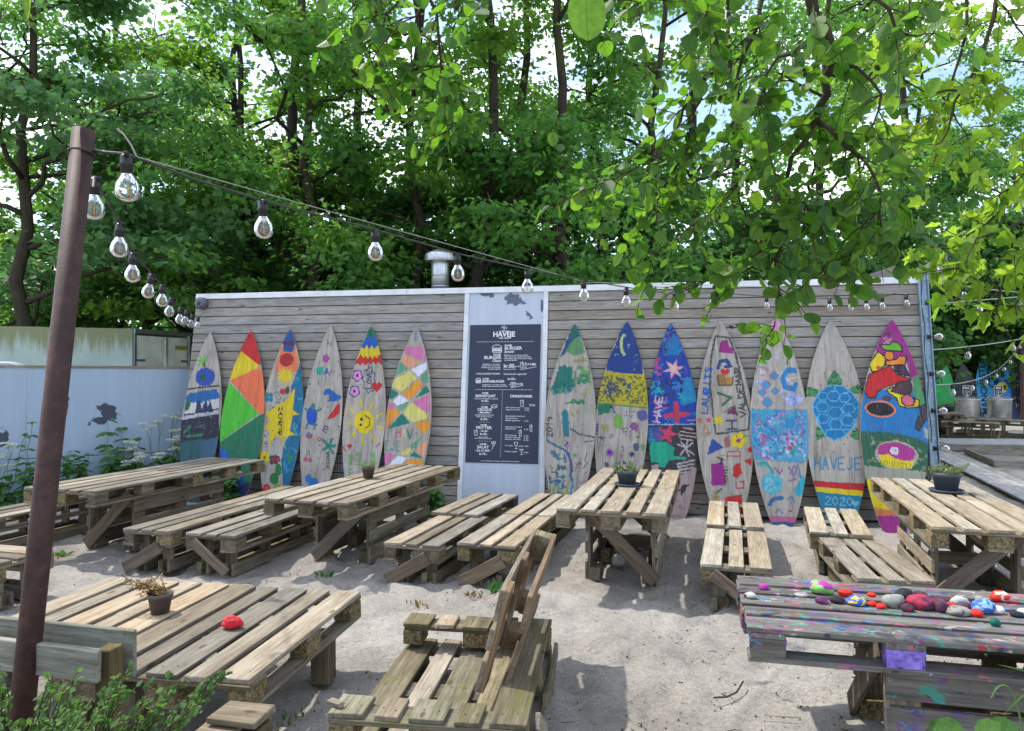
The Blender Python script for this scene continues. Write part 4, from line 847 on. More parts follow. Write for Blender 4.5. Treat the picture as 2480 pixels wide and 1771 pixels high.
class Art:
    def __init__(s, X, Y, seed):
        s.X0, s.Y0 = X, Y; s.seed = seed; s.C = np.zeros(X.shape + (4,), np.float32); s.jit(3.6)
    def jit(s, amp):
        s.X = s.X0 + (vnoise(s.X0 / 14, s.Y0 / 14, s.seed) - .5) * 2 * amp + (vnoise(s.X0 / 4, s.Y0 / 6, s.seed + 3) - .5) * amp * 1.5
        s.Y = s.Y0 + (vnoise(s.X0 / 14, s.Y0 / 14, s.seed + 1) - .5) * 2 * amp + (vnoise(s.X0 / 5, s.Y0 / 5, s.seed + 4) - .5) * amp
    def put(s, m, col, a=1.0):
        m = m.astype(np.float32) * a; m = m[..., None]; c = np.array([*col, 1], np.float32); s.C = s.C * (1 - m) + c * m
    def inside(s, pts):
        m = np.zeros(s.X.shape, bool); n = len(pts)
        for i in range(n):
            x0, y0 = pts[i]; x1, y1 = pts[(i + 1) % n]
            if y0 == y1: continue
            c = ((s.Y >= min(y0, y1)) & (s.Y < max(y0, y1))); m ^= c & (s.X < x0 + (s.Y - y0) * (x1 - x0) / (y1 - y0))
        return m
    def p(s, col, *pts, a=1.0): s.put(s.inside(pts), col, a)
    def e(s, col, cx, cy, rx, ry, a=1.0): s.put(((s.X - cx) / rx) ** 2 + ((s.Y - cy) / ry) ** 2 < 1, col, a)
    def l(s, col, w, *pts, a=1.0):
        d = np.full(s.X.shape, 1e9)
        for (x0, y0), (x1, y1) in zip(pts[:-1], pts[1:]):
            L2 = (x1 - x0) ** 2 + (y1 - y0) ** 2 + 1e-6; t = np.clip(((s.X - x0) * (x1 - x0) + (s.Y - y0) * (y1 - y0)) / L2, 0, 1)
            d = np.minimum(d, np.hypot(s.X - x0 - t * (x1 - x0), s.Y - y0 - t * (y1 - y0)))
        s.put(d < w / 2, col, a)
    def t(s, col, w, txt, x, y, cw, ch, ang=0, adv=1.25):
        for st in spread_text(txt, x, y, cw, ch, ang, adv): s.l(col, w, *st)
    def star(s, col, cx, cy, r0, r1, n, rot=0, a=1.0):
        s.p(col, *[(cx + (r1 if k % 2 else r0) * math.sin(rot + k * math.pi / n), cy - (r1 if k % 2 else r0) * math.cos(rot + k * math.pi / n)) for k in range(2 * n)], a=a)
    def flower(s, col, cx, cy, r, n=5, mid=None, rot=0):
        for k in range(n): s.e(col, cx + r * .6 * math.cos(rot + k * 6.283 / n), cy + r * .6 * math.sin(rot + k * 6.283 / n), r * .45, r * .45)
        if mid: s.e(mid, cx, cy, r * .3, r * .3)
    def heart(s, col, cx, cy, r): s.p(col, *[(cx + r * .062 * 16 * math.sin(t) ** 3, cy - r * .062 * (13 * math.cos(t) - 5 * math.cos(2 * t) - 2 * math.cos(3 * t) - math.cos(4 * t))) for t in np.linspace(0, 6.28, 26)])
    def speck(s, col, region, n, r, seed=0, el=1.0):
        g = np.random.default_rng(seed + s.seed * 31); xs = [q[0] for q in region]; ys = [q[1] for q in region]; k = 0
        reg = s.inside(region); m = np.zeros(s.X.shape, bool)
        for _ in range(n):
            cx, cy = g.uniform(min(xs), max(xs)), g.uniform(min(ys), max(ys)); rr = r * g.uniform(.5, 1.4); th = g.uniform(0, 3.14)
            dx, dy = s.X - cx, s.Y - cy; a, b = dx * math.cos(th) + dy * math.sin(th), -dx * math.sin(th) + dy * math.cos(th)
            m |= (a / rr / el) ** 2 + (b / rr) ** 2 < 1
        s.put(m & reg, col)
    def scrib(s, cols, region, n, w, ln, seed=0):
        g = np.random.default_rng(seed + s.seed * 17); xs = [q[0] for q in region]; ys = [q[1] for q in region]
        for k in range(n):
            x, y = g.uniform(min(xs), max(xs)), g.uniform(min(ys), max(ys)); a = g.uniform(0, 6.28); pts = [(x, y)]
            for _ in range(5): a += g.normal() * .9; x += ln / 5 * math.cos(a); y += ln / 5 * math.sin(a); pts.append((x, y))
            keep = s.C.copy(); s.l(cols[k % len(cols)], w * g.uniform(.6, 1.4), *pts); ok = s.inside(region)[..., None]; s.C = np.where(ok, s.C, keep)
K = (.012, .012, .018); NAVY = (.015, .03, .14); BLU = (.01, .10, .42); CY = (.02, .24, .45); TEAL = (.005, .20, .17); RED = (.50, .018, .02); YEL = (.66, .50, .01); ORG = (.72, .20, .07); GRN = (.07, .45, .03); DGR = (.015, .14, .065)
MAG = (.30, .022, .20); PNK = (.60, .17, .36); WHT = (.72, .72, .72); GRYD = (.06, .06, .065); BRN = (.10, .045, .02); PURP = (.12, .05, .25)
def art1(a):
    a.l(BRN, 14, (278, 435), (290, 500))
    for q in ((222, 420), (228, 462), (245, 392), (285, 384), (318, 398), (310, 422), (262, 470)): a.l((.10, .48, .03), 13, (272, 432), q)
    a.jit(9); a.e((.02, .07, .36), 295, 570, 98, 82); a.jit(3); a.e((.02, .10, .06), 270, 572, 28, 32); a.l(K, 12, (122, 668), (430, 652))
    a.p(WHT, (86, 895), (108, 790), (425, 760), (430, 850), a=.75); a.jit(9); a.p((.015, .12, .34), (100, 745), (135, 705), (260, 692), (400, 680), (432, 715), (425, 765), (250, 792), (105, 785)); a.jit(2)
    a.p(DGR, (88, 860), (100, 780), (160, 770), (130, 850)); a.p((.02, .03, .09), (190, 880), (215, 780), (240, 770), (262, 850), (300, 768), (322, 832), (345, 776), (366, 852), (372, 885)); a.l(K, 12, (85, 890), (240, 880), (425, 850))
    a.p((.022, .02, .04), (30, 935), (430, 895), (430, 1120), (30, 1130)); a.jit(8); a.l((.42, .42, .52), 26, (60, 925), (220, 900), (415, 880)); a.speck((.2, .2, .24), ((50, 930), (420, 910), (420, 1080), (60, 1090)), 45, 2.6, 1, 2); a.jit(3)
    a.l((.02, .16, .08), 22, (88, 1040), (150, 990)); a.l((.02, .18, .08), 24, (118, 1075), (265, 1066)); a.l((.02, .10, .06), 16, (190, 1000), (290, 985)); a.jit(10)
    a.p((.02, .09, .10), (20, 1120), (440, 1090), (440, 1800), (20, 1800)); a.p((.045, .11, .19), (250, 1120), (440, 1080), (440, 1800), (230, 1800), a=.8)
def art2(a):
    a.jit(1); a.p(RED, (707, 100), (560, 420), (612, 338), (780, 468), (860, 470)); a.p(YEL, (612, 338), (780, 468), (778, 492), (500, 595), (450, 560)); a.p((.76, .16, .065), (498, 590), (778, 495), (900, 560), (900, 900), (785, 890))
    a.p(GRN, (400, 560), (495, 610), (783, 890), (395, 1120), (300, 1120)); a.p((.012, .15, .075), (783, 904), (860, 880), (860, 1650), (560, 1700), (640, 1385), (530, 1285), (390, 1150), (395, 1122)); a.p(BLU, (300, 1140), (392, 1150), (470, 1190), (530, 1285), (480, 1380), (300, 1400))
    a.p((.01, .09, .38), (300, 1380), (640, 1385), (620, 1700), (300, 1700)); a.p(NAVY, (560, 1500), (700, 1440), (700, 1700), (520, 1700)); a.t((.12, .01, .02), 8, '2', 680, 225, 26, 30); a.speck((.05, .04, .04), ((400, 560), (800, 560), (800, 1150), (400, 1100)), 14, 5, 4)
def art3(a):
    a.p(ORG, (1057, 110), (1140, 430), (1120, 520), (900, 510), (960, 330)); a.p((.02, .07, .26), (1057, 100), (1110, 260), (1080, 345), (990, 340), (985, 250)); a.l((.10, .02, .06), 34, (1000, 265), (1080, 270)); a.jit(5); a.e((.42, .02, .025), 1022, 410, 68, 58); a.l((.2, .01, .02), 6, (970, 430), (1000, 385), (1030, 400), (1070, 380)); a.jit(3)
    a.p((.01, .14, .27), (1150, 450), (1060, 650), (1080, 900), (1050, 1040), (990, 1120), (970, 1250), (985, 1420), (1005, 1600), (1250, 1600), (1250, 450)); a.scrib([(.02, .22, .38), (.01, .09, .2), (.05, .3, .4)], ((1150, 450), (1070, 650), (1080, 1000), (990, 1120), (1000, 1550), (1160, 1100), (1180, 700)), 34, 12, 90)
    a.speck((.03, .05, .16), ((880, 730), (1060, 730), (1060, 860), (870, 1150), (760, 1170)), 190, 4.2, 2, 1.5)
    for k in range(14): t = k * .45; a.l(YEL, 12, (1010, 550), (1010 + 88 * math.cos(t), 550 + 72 * math.sin(t)))
    a.e(YEL, 1010, 550, 54, 52)
    a.e((.40, .03, .05), 985, 680, 34, 24); a.e(BRN, 1030, 670, 18, 34); a.l((.1, .12, .1), 6, (905, 690), (935, 750), (968, 740), (930, 680), (905, 690)); a.flower((.01, .20, .30), 850, 725, 44, 4, None, .8)
    a.p(YEL, (1105, 650), (1080, 830), (1145, 875), (1075, 880), (1050, 1010), (1115, 1040), (1040, 1045), (985, 1060), (1010, 1150), (965, 1060), (910, 1050), (845, 1140), (860, 1000), (800, 985), (860, 920), (815, 845), (880, 830), (930, 790), (1010, 760))
    for i, ch in enumerate('HAVEJE'): a.t(K, 9, ch, 945, 838 + i * 40, 34, 26)
    a.flower(YEL, 808, 1222, 52, 9, (.16, .06, .02)); a.flower(YEL, 808, 1222, 40, 7, (.16, .06, .02), .3); a.flower(GRYD, 895, 1240, 44, 4, RED, .7); a.flower((.2, .02, .05), 935, 1240, 30, 4, None, .3)
    a.e((.02, .16, .04), 940, 1320, 30, 50); a.e((.02, .16, .04), 905, 1390, 42, 46); a.l((.03, .3, .06), 9, (990, 1220), (1030, 1195), (1060, 1230), (1080, 1210), (1075, 1250), (1040, 1255), (1030, 1220)); a.e((.16, .38, .03), 935, 1460, 24, 32)
    for q in ((830, 1465), (790, 1500), (845, 1540)): a.flower((.50, .02, .02), *q, 34, 5, (.6, .2, .03))
    a.l(DGR, 20, (840, 1560), (990, 1530))
def art4(a):
    a.t(TEAL, 8, 'H', 272, 285, 38, 40, 14); a.flower((.35, .05, .25), 262, 400, 36, 5, (.2, .1, .6)); a.jit(6); a.p((.01, .34, .24), (165, 490), (190, 475), (235, 478), (238, 515), (212, 545), (175, 540)); a.jit(2); a.t(BLU, 12, 'A', 244, 538, 52, 52)
    a.p(BLU, (242, 690), (262, 660), (300, 660), (345, 690), (375, 712), (410, 720), (408, 745), (350, 765), (265, 770), (292, 750), (296, 715), (275, 702), (262, 720), (248, 715)); a.p(RED, (388, 775), (400, 810), (396, 860), (340, 905), (275, 918), (290, 890), (350, 820)); a.l((.5, .45, .4), 5, (402, 800), (398, 866), (340, 912), (278, 922)); a.speck(K, ((380, 790), (395, 860), (300, 900)), 8, 3)
    a.e((.01, .07, .45), 128, 888, 52, 78); a.e(TEAL, 140, 810, 20, 28)
    for q in ((85, 840, 66, 828), (175, 850, 214, 832), (88, 955, 74, 992), (150, 955, 156, 994)): a.l(TEAL, 18, q[:2], q[2:])
    a.t(PURP, 11, 'E', 232, 1010, 40, 48, 28); a.e((.35, .06, .12), 105, 1055, 32, 22); a.e((.1, .15, .4), 100, 1038, 16, 14); a.star((.45, .05, .16), 200, 1080, 32, 13, 8); a.e((.6, .4, .1), 200, 1080, 8, 8)
    for q in ((236, 1085), (262, 1150), (320, 1080), (348, 1130), (330, 1190), (240, 1165)): a.l(TEAL, 24, (290, 1140), q)
    for k in range(8): a.l(K, 9, (268, 1190 + k * 17), (296, 1185 + k * 17))
    a.l((.4, .2, .24), 14, (232, 1325), (300, 1322)); a.l(K, 5, (70, 1235), (105, 1175), (112, 1235)); a.e((.45, .10, .12), 70, 1245, 20, 20); a.e((.45, .10, .12), 112, 1250, 20, 20)
    a.e((.01, .17, .52), 150, 1430, 42, 38); a.e((.01, .17, .52), 100, 1400, 32, 34); a.l((.01, .17, .52), 18, (112, 1440), (110, 1486)); a.l((.01, .17, .52), 18, (175, 1450), (175, 1486)); a.l((.01, .17, .52), 5, (188, 1420), (192, 1470)); a.speck((.09, .085, .085), ((60, 420), (400, 420), (400, 1400), (40, 1420)), 60, 6, 5)
def art5(a):
    a.p((.012, .16, .08), (672, 80), (620, 215), (720, 212)); a.jit(2); a.t(K, 6, 'S', 650, 205, 26, 40); a.p(BLU, (622, 210), (724, 208), (740, 290), (700, 320), (672, 290), (655, 320), (625, 285), (605, 322), (570, 300))
    a.p(YEL, (580, 300), (605, 320), (627, 283), (655, 320), (673, 288), (700, 320), (740, 285), (765, 390), (742, 366), (728, 402), (702, 378), (682, 410), (660, 376), (640, 408), (612, 372), (595, 400), (572, 362), (530, 410))
    a.p(RED, (530, 410), (572, 362), (595, 400), (612, 372), (640, 408), (660, 376), (682, 410), (702, 378), (728, 402), (742, 366), (790, 395), (800, 450), (760, 460), (735, 430), (712, 455), (690, 430), (665, 458), (645, 436), (615, 464), (590, 434), (565, 464), (540, 440), (500, 460))
    for q in ((537, 547), (510, 682)): a.flower(NAVY, *q, 52, 5, None, .3); a.flower((.62, .24, .55), *q, 42, 5, K, .3)
    a.l(NAVY, 8, *[(650 + (72 if k % 2 else 52) * math.sin(k * .37) * .9, 585 - (118 if k % 2 else 92) * math.cos(k * .37)) for k in range(18)])
    a.t(NAVY, 9, 'LOVE', 672, 660, 34, 44, -90, 1.2); a.heart((.55, .015, .02), 722, 645, 52)
    for k in range(9): t = k * .7 + .3; a.l(YEL, 20, (605 + 125 * math.cos(t), 940 + 125 * math.sin(t)), (605 + 175 * math.cos(t), 940 + 185 * math.sin(t))); t += .35; a.l(YEL, 8, (605 + 120 * math.cos(t), 940 + 125 * math.sin(t)), (605 + 190 * math.cos(t + .08), 940 + 200 * math.sin(t)), a=.7)
    a.e(YEL, 602, 940, 96, 98); a.e(K, 577, 917, 13, 13); a.e(K, 570, 964, 13, 13); a.l(K, 8, (612, 885), (655, 915), (655, 965), (615, 995)); a.heart(RED, 466, 1140, 26); a.l(RED, 9, (405, 1150), (432, 1180)); a.l(RED, 9, (712, 1145), (748, 1115))
    for tx, x, y, hh in (('VI BOR', 488, 1370, 30), ('LEJE', 555, 1290, 32), ('DA', 625, 1310, 30), ('HAVEJE', 700, 1350, 34)): a.t((.10, .42, .05), 8, tx, x, y, 24, hh, -90, 1.15)
def art6(a):
    a.t(CY, 8, '8', 1052, 245, 38, 85); P_ = [(PNK, (960, 300), (1135, 300), (1160, 430), (960, 355)), ((.72, .33, .19), (955, 362), (1120, 430), (1000, 490), (925, 430)), ((.12, .34, .20), (920, 430), (990, 490), (870, 555), (880, 500)), ((.70, .72, .80), (1020, 495), (1170, 430), (1172, 490), (1092, 560)),
      ((.66, .60, .17), (1010, 505), (1080, 570), (930, 690), (840, 640), (860, 580)), ((.12, .34, .20), (1100, 570), (1170, 500), (1195, 600), (1150, 610)), ((.74, .30, .03), (1090, 580), (1140, 625), (1015, 755), (935, 700)), ((.005, .18, .13), (1060, 740), (1160, 630), (1200, 680), (1190, 690)), ((.005, .18, .13), (830, 660), (912, 705), (830, 755), (815, 740)),
      ((.70, .72, .80), (915, 712), (1000, 762), (890, 808), (848, 768)), (PNK, (1040, 770), (1200, 700), (1200, 860), (1110, 830)), (PNK, (820, 780), (878, 810), (795, 845), (800, 800)), ((.12, .34, .20), (892, 815), (1005, 770), (935, 850)), ((.66, .60, .17), (1025, 772), (1190, 885), (1170, 910), (1030, 945), (945, 860)),
      ((.74, .30, .03), (790, 850), (850, 825), (920, 860), (785, 1000)), ((.005, .18, .13), (935, 868), (1012, 948), (808, 1000)), ((.74, .30, .03), (1050, 945), (1195, 915), (1195, 990), (1130, 1035)), ((.12, .34, .20), (1010, 1140), (1130, 1050), (1060, 1160)), ((.72, .33, .19), (1060, 1160), (1180, 1070), (1140, 1225)),
      ((.66, .60, .17), (920, 1205), (990, 1145), (1030, 1165), (985, 1215)), ((.005, .18, .13), (1045, 1180), (1140, 1235), (1010, 1220)), (PNK, (770, 1195), (880, 1215), (780, 1310), (760, 1290)), ((.70, .72, .80), (895, 1218), (985, 1230), (905, 1325), (790, 1315)), ((.74, .30, .03), (1000, 1240), (1135, 1245), (1090, 1400), (915, 1345)), (PNK, (760, 1330), (900, 1350), (980, 1500), (800, 1600)), (CY, (990, 1390), (1100, 1420), (1000, 1700), (900, 1640)), ((.66, .60, .17), (1090, 1400), (1140, 1260), (1135, 1330))]
    a.jit(1.5)
    for c, *q in P_: a.p(c, *q)
    for i, (ch, c) in enumerate((('H', (.5, .12, .2)), ('A', (.66, .6, .3)), ('V', TEAL), ('-', (.6, .25, .18)))): a.t(c, 11, ch, 880 + i * 54, 1080 - (14 if i < 1 else 0), 44, 78)
    for i, (ch, c) in enumerate((('E', (.12, .34, .24)), ('J', CY), ('E', (.12, .34, .24)))): a.t(c, 10, ch, 785 + i * 48, 1180, 36, 80)
def art7(a):
    a.jit(8); a.p((.02, .07, .20), (275, 60), (320, 180), (260, 250), (150, 350), (200, 220)); a.p((.10, .26, .11), (285, 185), (320, 190), (350, 310), (260, 330), (190, 300), (240, 230)); a.p((.02, .12, .10), (240, 85), (300, 90), (310, 150), (225, 230)); a.l((.32, .36, .05), 22, (262, 370), (370, 365), a=.7); a.l((.32, .36, .05), 14, (320, 340), (352, 350))
    a.p((.015, .15, .13), (140, 410), (250, 420), (245, 480), (270, 560), (240, 610), (90, 630), (68, 600), (110, 520)); a.scrib([(.04, .25, .10), (.10, .33, .08), (.02, .18, .08)], ((250, 410), (380, 410), (400, 530), (265, 560)), 30, 12, 70); a.scrib([(.05, .30, .16), (.01, .1, .12), (.15, .35, .3)], ((80, 540), (280, 520), (270, 620), (70, 630)), 18, 8, 40); a.jit(4)
    a.scrib([(.35, .42, .05)], ((300, 570), (390, 570), (390, 640), (300, 640)), 6, 8, 50); a.scrib([(.02, .20, .08)], ((190, 660), (350, 660), (340, 700), (190, 700)), 8, 11, 70); a.p((.015, .17, .22), (165, 760), (190, 730), (215, 760), (225, 940), (180, 935)); a.scrib([(.36, .28, .02)], ((225, 725), (300, 725), (290, 790), (225, 790)), 8, 9, 30, 3)
    a.t(GRYD, 9, '2019', 90, 945, 34, 45, -90, 1.1); a.l((.07, .10, .12), 12, (240, 880), (300, 915), (420, 935)); a.l((.07, .10, .12), 9, (340, 975), (415, 955)); a.scrib([(.4, .5, .55)], ((240, 810), (330, 810), (330, 860), (240, 860)), 7, 5, 40)
    a.l((.02, .13, .26), 16, (50, 970), (120, 1010), (200, 1040), (225, 1090), (240, 1150), (235, 1210), (250, 1280), (230, 1340), (150, 1400)); a.l(PURP, 10, (215, 1050), (240, 1120), (250, 1190)); a.l((.12, .30, .38), 14, (255, 1240), (230, 1330), (160, 1420))
    a.scrib([(.02, .13, .24), (.05, .10, .10), (.02, .22, .30)], ((55, 1040), (190, 1050), (215, 1200), (200, 1400), (70, 1400)), 52, 10, 42); a.l((.36, .40, .05), 12, (70, 1380), (120, 1300), (190, 1350), (215, 1270)); a.t(PURP, 6, 'LOW', 208, 1040, 20, 24, -80, 1.2); a.star((.04, .28, .10), 268, 1070, 26, 9, 5)
    a.scrib([(.35, .10, .12), (.3, .06, .14)], ((250, 1090), (320, 1090), (320, 1180), (250, 1190)), 10, 5, 50); a.l((.05, .14, .08), 7, (360, 1050), (345, 1100), (365, 1120), (330, 1160)); a.scrib([(.4, .2, .22)], ((270, 1180), (360, 1180), (330, 1400), (270, 1400)), 8, 7, 60)
def art8(a):
    a.p((.012, .045, .22), (680, 20), (520, 400), (510, 455), (640, 472), (800, 470), (800, 300)); a.scrib([(.45, .45, .5)], ((560, 200), (780, 200), (790, 450), (540, 430)), 8, 3, 40)
    ar = [(655 - 34 * math.cos(t) + 40, 250 + 78 * math.sin(t)) for t in np.linspace(-1.25, 1.25, 9)]; a.l((.30, .40, .18), 26, *[(x - 30, y) for x, y in ar]); a.l((.52, .56, .22), 8, *[(x - 30, y) for x, y in ar]); a.e(WHT, 697, 245, 5, 5)
    a.jit(2); a.p((.42, .36, .03), (430, 455), (640, 470), (860, 470), (860, 725), (430, 705)); a.speck((.10, .13, .03), ((460, 480), (820, 480), (830, 700), (450, 690)), 170, 6, 1, 1.8); a.speck((.05, .07, .14), ((490, 520), (720, 510), (720, 600), (480, 640)), 40, 9, 2, 1.5); a.l((.04, .06, .14), 18, (535, 590), (548, 660)); a.l((.08, .24, .06), 12, (440, 708), (830, 722))
    a.jit(8); a.p((.01, .17, .09), (440, 710), (560, 715), (540, 770), (450, 800)); a.p((.16, .36, .06), (580, 780), (640, 790), (640, 870), (600, 895), (580, 870)); a.e((.10, .10, .28), 795, 780, 40, 42); a.l(NAVY, 12, (555, 730), (580, 775)); a.scrib([(.36, .30, .03)], ((470, 860), (540, 860), (540, 925), (470, 925)), 12, 9, 30); a.jit(3)
    a.speck((.10, .03, .16), ((650, 750), (740, 750), (740, 820), (650, 820)), 22, 4); a.t(PURP, 6, 'HANE', 450, 940, 20, 22, -90, 1.2); a.l(NAVY, 8, (445, 965), (480, 965), (510, 960)); a.l(NAVY, 7, (470, 950), (490, 985)); a.l((.25, .06, .3), 5, (540, 960), (552, 935), (570, 940), (550, 965), (540, 960))
    a.flower((.25, .05, .26), 730, 865, 30, 6, None); a.scrib([PURP, (.02, .2, .07), (.3, .05, .2)], ((640, 840), (790, 840), (790, 980), (620, 980)), 16, 5, 34); a.star((.30, .08, .36), 542, 1070, 38, 24, 10); a.e((.06, .03, .3), 542, 1068, 15, 15); a.star(NAVY, 712, 1068, 30, 12, 8); a.e((.06, .09, .16), 745, 1015, 24, 30); a.e((.12, .30, .06), 796, 1013, 16, 24); a.t((.35, .1, .3), 5, 'HELLO', 645, 1105, 15, 20, -85, 1.2)
    a.e((.20, .09, .36), 608, 1155, 28, 30); a.e((.08, .07, .09), 520, 1158, 18, 18); a.e((.08, .10, .10), 652, 1133, 14, 14); a.star(NAVY, 703, 1134, 22, 9, 6); a.scrib([PURP, (.1, .2, .1), (.3, .1, .2)], ((470, 1180), (780, 1180), (760, 1450), (500, 1450)), 22, 6, 36)
def art9(a):
    a.p((.012, .05, .33), (1020, 30), (700, 860), (720, 890), (1400, 890), (1400, 500)); a.jit(9); a.p((.012, .17, .42), (1020, 90), (1100, 260), (1090, 340), (960, 340), (960, 200)); a.p((.01, .22, .42), (1080, 520), (1180, 520), (1230, 700), (1100, 730)); a.scrib([(.02, .2, .5), (.01, .02, .16), (.02, .3, .45), (.1, .05, .35)], ((960, 100), (1080, 100), (1230, 860), (830, 860)), 70, 13, 90); a.jit(4)
    a.scrib([(.48, .03, .10), (.42, .05, .2)], ((900, 350), (960, 350), (950, 500), (890, 500)), 8, 14, 60); a.star((.60, .30, .36), 1045, 450, 90, 34, 6, .3); a.star((.68, .42, .42), 1040, 445, 56, 22, 6, .3); a.scrib([(.02, .36, .28)], ((860, 540), (1000, 540), (980, 660), (860, 680)), 9, 10, 60)
    a.l((.03, .04, .12), 12, (950, 560), (960, 610)); a.l((.03, .04, .12), 10, (1020, 530), (1030, 620)); a.l((.03, .04, .12), 14, (860, 700), (960, 660), (1060, 640)); a.scrib([(.36, .05, .26), (.5, .1, .3)], ((880, 680), (1020, 660), (1010, 760), (900, 760)), 14, 9, 40); a.t((.62, .40, .55), 12, 'HAVE', 938, 862, 46, 52, -84, 1.1)
    a.p((.50, .04, .10), (1040, 700), (1080, 700), (1085, 780), (1170, 790), (1165, 815), (1095, 825), (1085, 880), (1060, 880), (1050, 830), (970, 828), (960, 805), (1045, 785)); a.l((.5, .2, .35), 10, (1150, 850), (1215, 845)); a.l((.25, .42, .55), 9, (830, 880), (1225, 878))
    a.p((.04, .035, .05), (720, 890), (1400, 890), (1400, 1700), (720, 1700)); a.p((.03, .09, .30), (830, 900), (960, 900), (960, 1010), (850, 1030)); a.scrib([(.03, .25, .4), (.06, .06, .3), (.3, .05, .2)], ((840, 900), (980, 900), (960, 1020), (850, 1020)), 14, 12, 60); a.star((.55, .05, .12), 1000, 955, 82, 32, 5, .3)
    a.p((.01, .36, .22), (855, 1050), (880, 1015), (1000, 1015), (1050, 1060), (1045, 1120), (1140, 1125), (1140, 1145), (1010, 1150), (975, 1210), (940, 1205), (930, 1170), (875, 1170)); a.e((.42, .33, .32), 1150, 960, 66, 58)
    for k in range(4): a.l(K, 17, (1098, 918 + k * 28), (1205, 935 + k * 28))
    for q in ((1075, 1030), (1100, 1010), (1150, 1000), (1190, 1020), (1200, 1110), (1100, 1110), (1160, 1120)): a.l((.45, .40, .38), 12, (1135, 1060), q)
    for k in range(5): a.l((.45, .38, .36), 14, (1075 + k * 6, 1180 + k * 22), (1200 - k * 4, 1150 + k * 28))
    a.jit(9); a.p((.42, .30, .29), (1000, 1320), (1220, 1200), (1200, 1700), (800, 1700)); a.p((.04, .035, .05), (1110, 1330), (1160, 1330), (1120, 1400), (1100, 1420), (1085, 1380)); a.p((.42, .30, .29), (860, 1180), (930, 1190), (910, 1340), (880, 1340)); a.scrib([(.5, .3, .3), (.3, .22, .22)], ((1050, 1400), (1160, 1380), (1110, 1600), (1030, 1600)), 14, 12, 60)
def art10(a):
    a.l((.45, .15, .18), 5, (180, 100), (196, 88), (200, 120)); BX = (.06, .065, .065)
    a.l(BX, 13, (160, 175), (262, 192), (305, 310), (345, 480), (385, 680), (408, 760), (398, 872), (165, 905), (120, 540), (130, 330), (160, 175)); a.p(MAG, (200, 215), (250, 205), (262, 260), (290, 262), (288, 312), (180, 300)); a.l((.02, .06, .20), 26, (180, 420), (195, 368), (240, 362), (272, 405), (235, 410)); a.heart((.55, .02, .015), 232, 450, 34)
    a.p((.32, .16, .04), (180, 470), (230, 465), (230, 545), (180, 545)); a.p((.42, .22, .05), (232, 490), (282, 490), (282, 545), (232, 545)); a.l(BX, 10, (178, 470), (180, 548), (285, 548), (288, 490)); a.l(BX, 8, (230, 490), (230, 545)); a.l((.04, .12, .04), 18, (182, 605), (275, 640), (218, 690)); a.p((.18, .02, .10), (245, 742), (300, 705), (318, 765), (250, 760)); a.l(BX, 8, (222, 745), (300, 700), (318, 768))
    a.t((.04, .05, .16), 15, 'H', 315, 868, 62, 66, -92); a.star(YEL, 185, 805, 44, 22, 9); a.t(BLU, 12, 'LAURITS', 106, 756, 42, 46, -85, 1.2); a.t(BX, 11, 'VALDEMAR', 385, 780, 42, 42, -97, 1.12)
    for q, c in (((52, 805), (.5, .15, .06)), ((92, 860), (.6, .2, .05)), ((115, 800), (.5, .05, .14)), ((75, 905), (.4, .3, .2)), ((112, 900), (.36, .18, .12))): a.star(c, *q, 28, 12, 5)
    a.p((.02, .06, .32), (140, 935), (225, 1000), (105, 1055)); a.p((.36, .13, .10), (225, 930), (265, 920), (270, 990), (235, 1000)); a.flower(YEL, 328, 950, 56, 5, (.3, .02, .2)); a.l((.06, .35, .05), 8, (355, 930), (420, 912)); a.e(RED, 408, 1015, 15, 18)
    a.t((.55, .03, .03), 8, 'H', 250, 1090, 88, 60); a.l((.55, .03, .03), 9, (255, 1030), (335, 1025)); a.p(RED, (368, 1090), (418, 1075), (412, 1132)); a.jit(5); a.p((.28, .015, .20), (135, 1115), (225, 1108), (242, 1265), (138, 1270)); a.p((.52, .02, .02), (290, 1125), (340, 1102), (352, 1180), (320, 1215), (285, 1200)); a.jit(2)
    a.l(K, 9, (175, 1070), (225, 1090)); a.l(K, 9, (200, 1115), (215, 1075))
    for k in range(6): a.l(K, 7, (228, 1140 + k * 20), (248, 1140 + k * 20))
    a.l(YEL, 12, (252, 1195), (262, 1196)); a.l((.3, .45, .1), 14, (255, 1230), (262, 1232)); a.l((.55, .03, .03), 10, (310, 1245), (312, 1285), (362, 1285), (365, 1235), (340, 1240)); a.l(K, 9, (175, 1320), (210, 1290)); a.l((.05, .35, .1), 8, (208, 1060), (230, 1055)); a.p((.52, .02, .03), (235, 1350), (350, 1325), (355, 1480), (240, 1480)); a.scrib([(.4, .25, .05)], ((130, 1310), (200, 1310), (190, 1400), (140, 1400)), 10, 7, 40); a.l((.55, .5, .08), 7, (300, 1015), (418, 960))
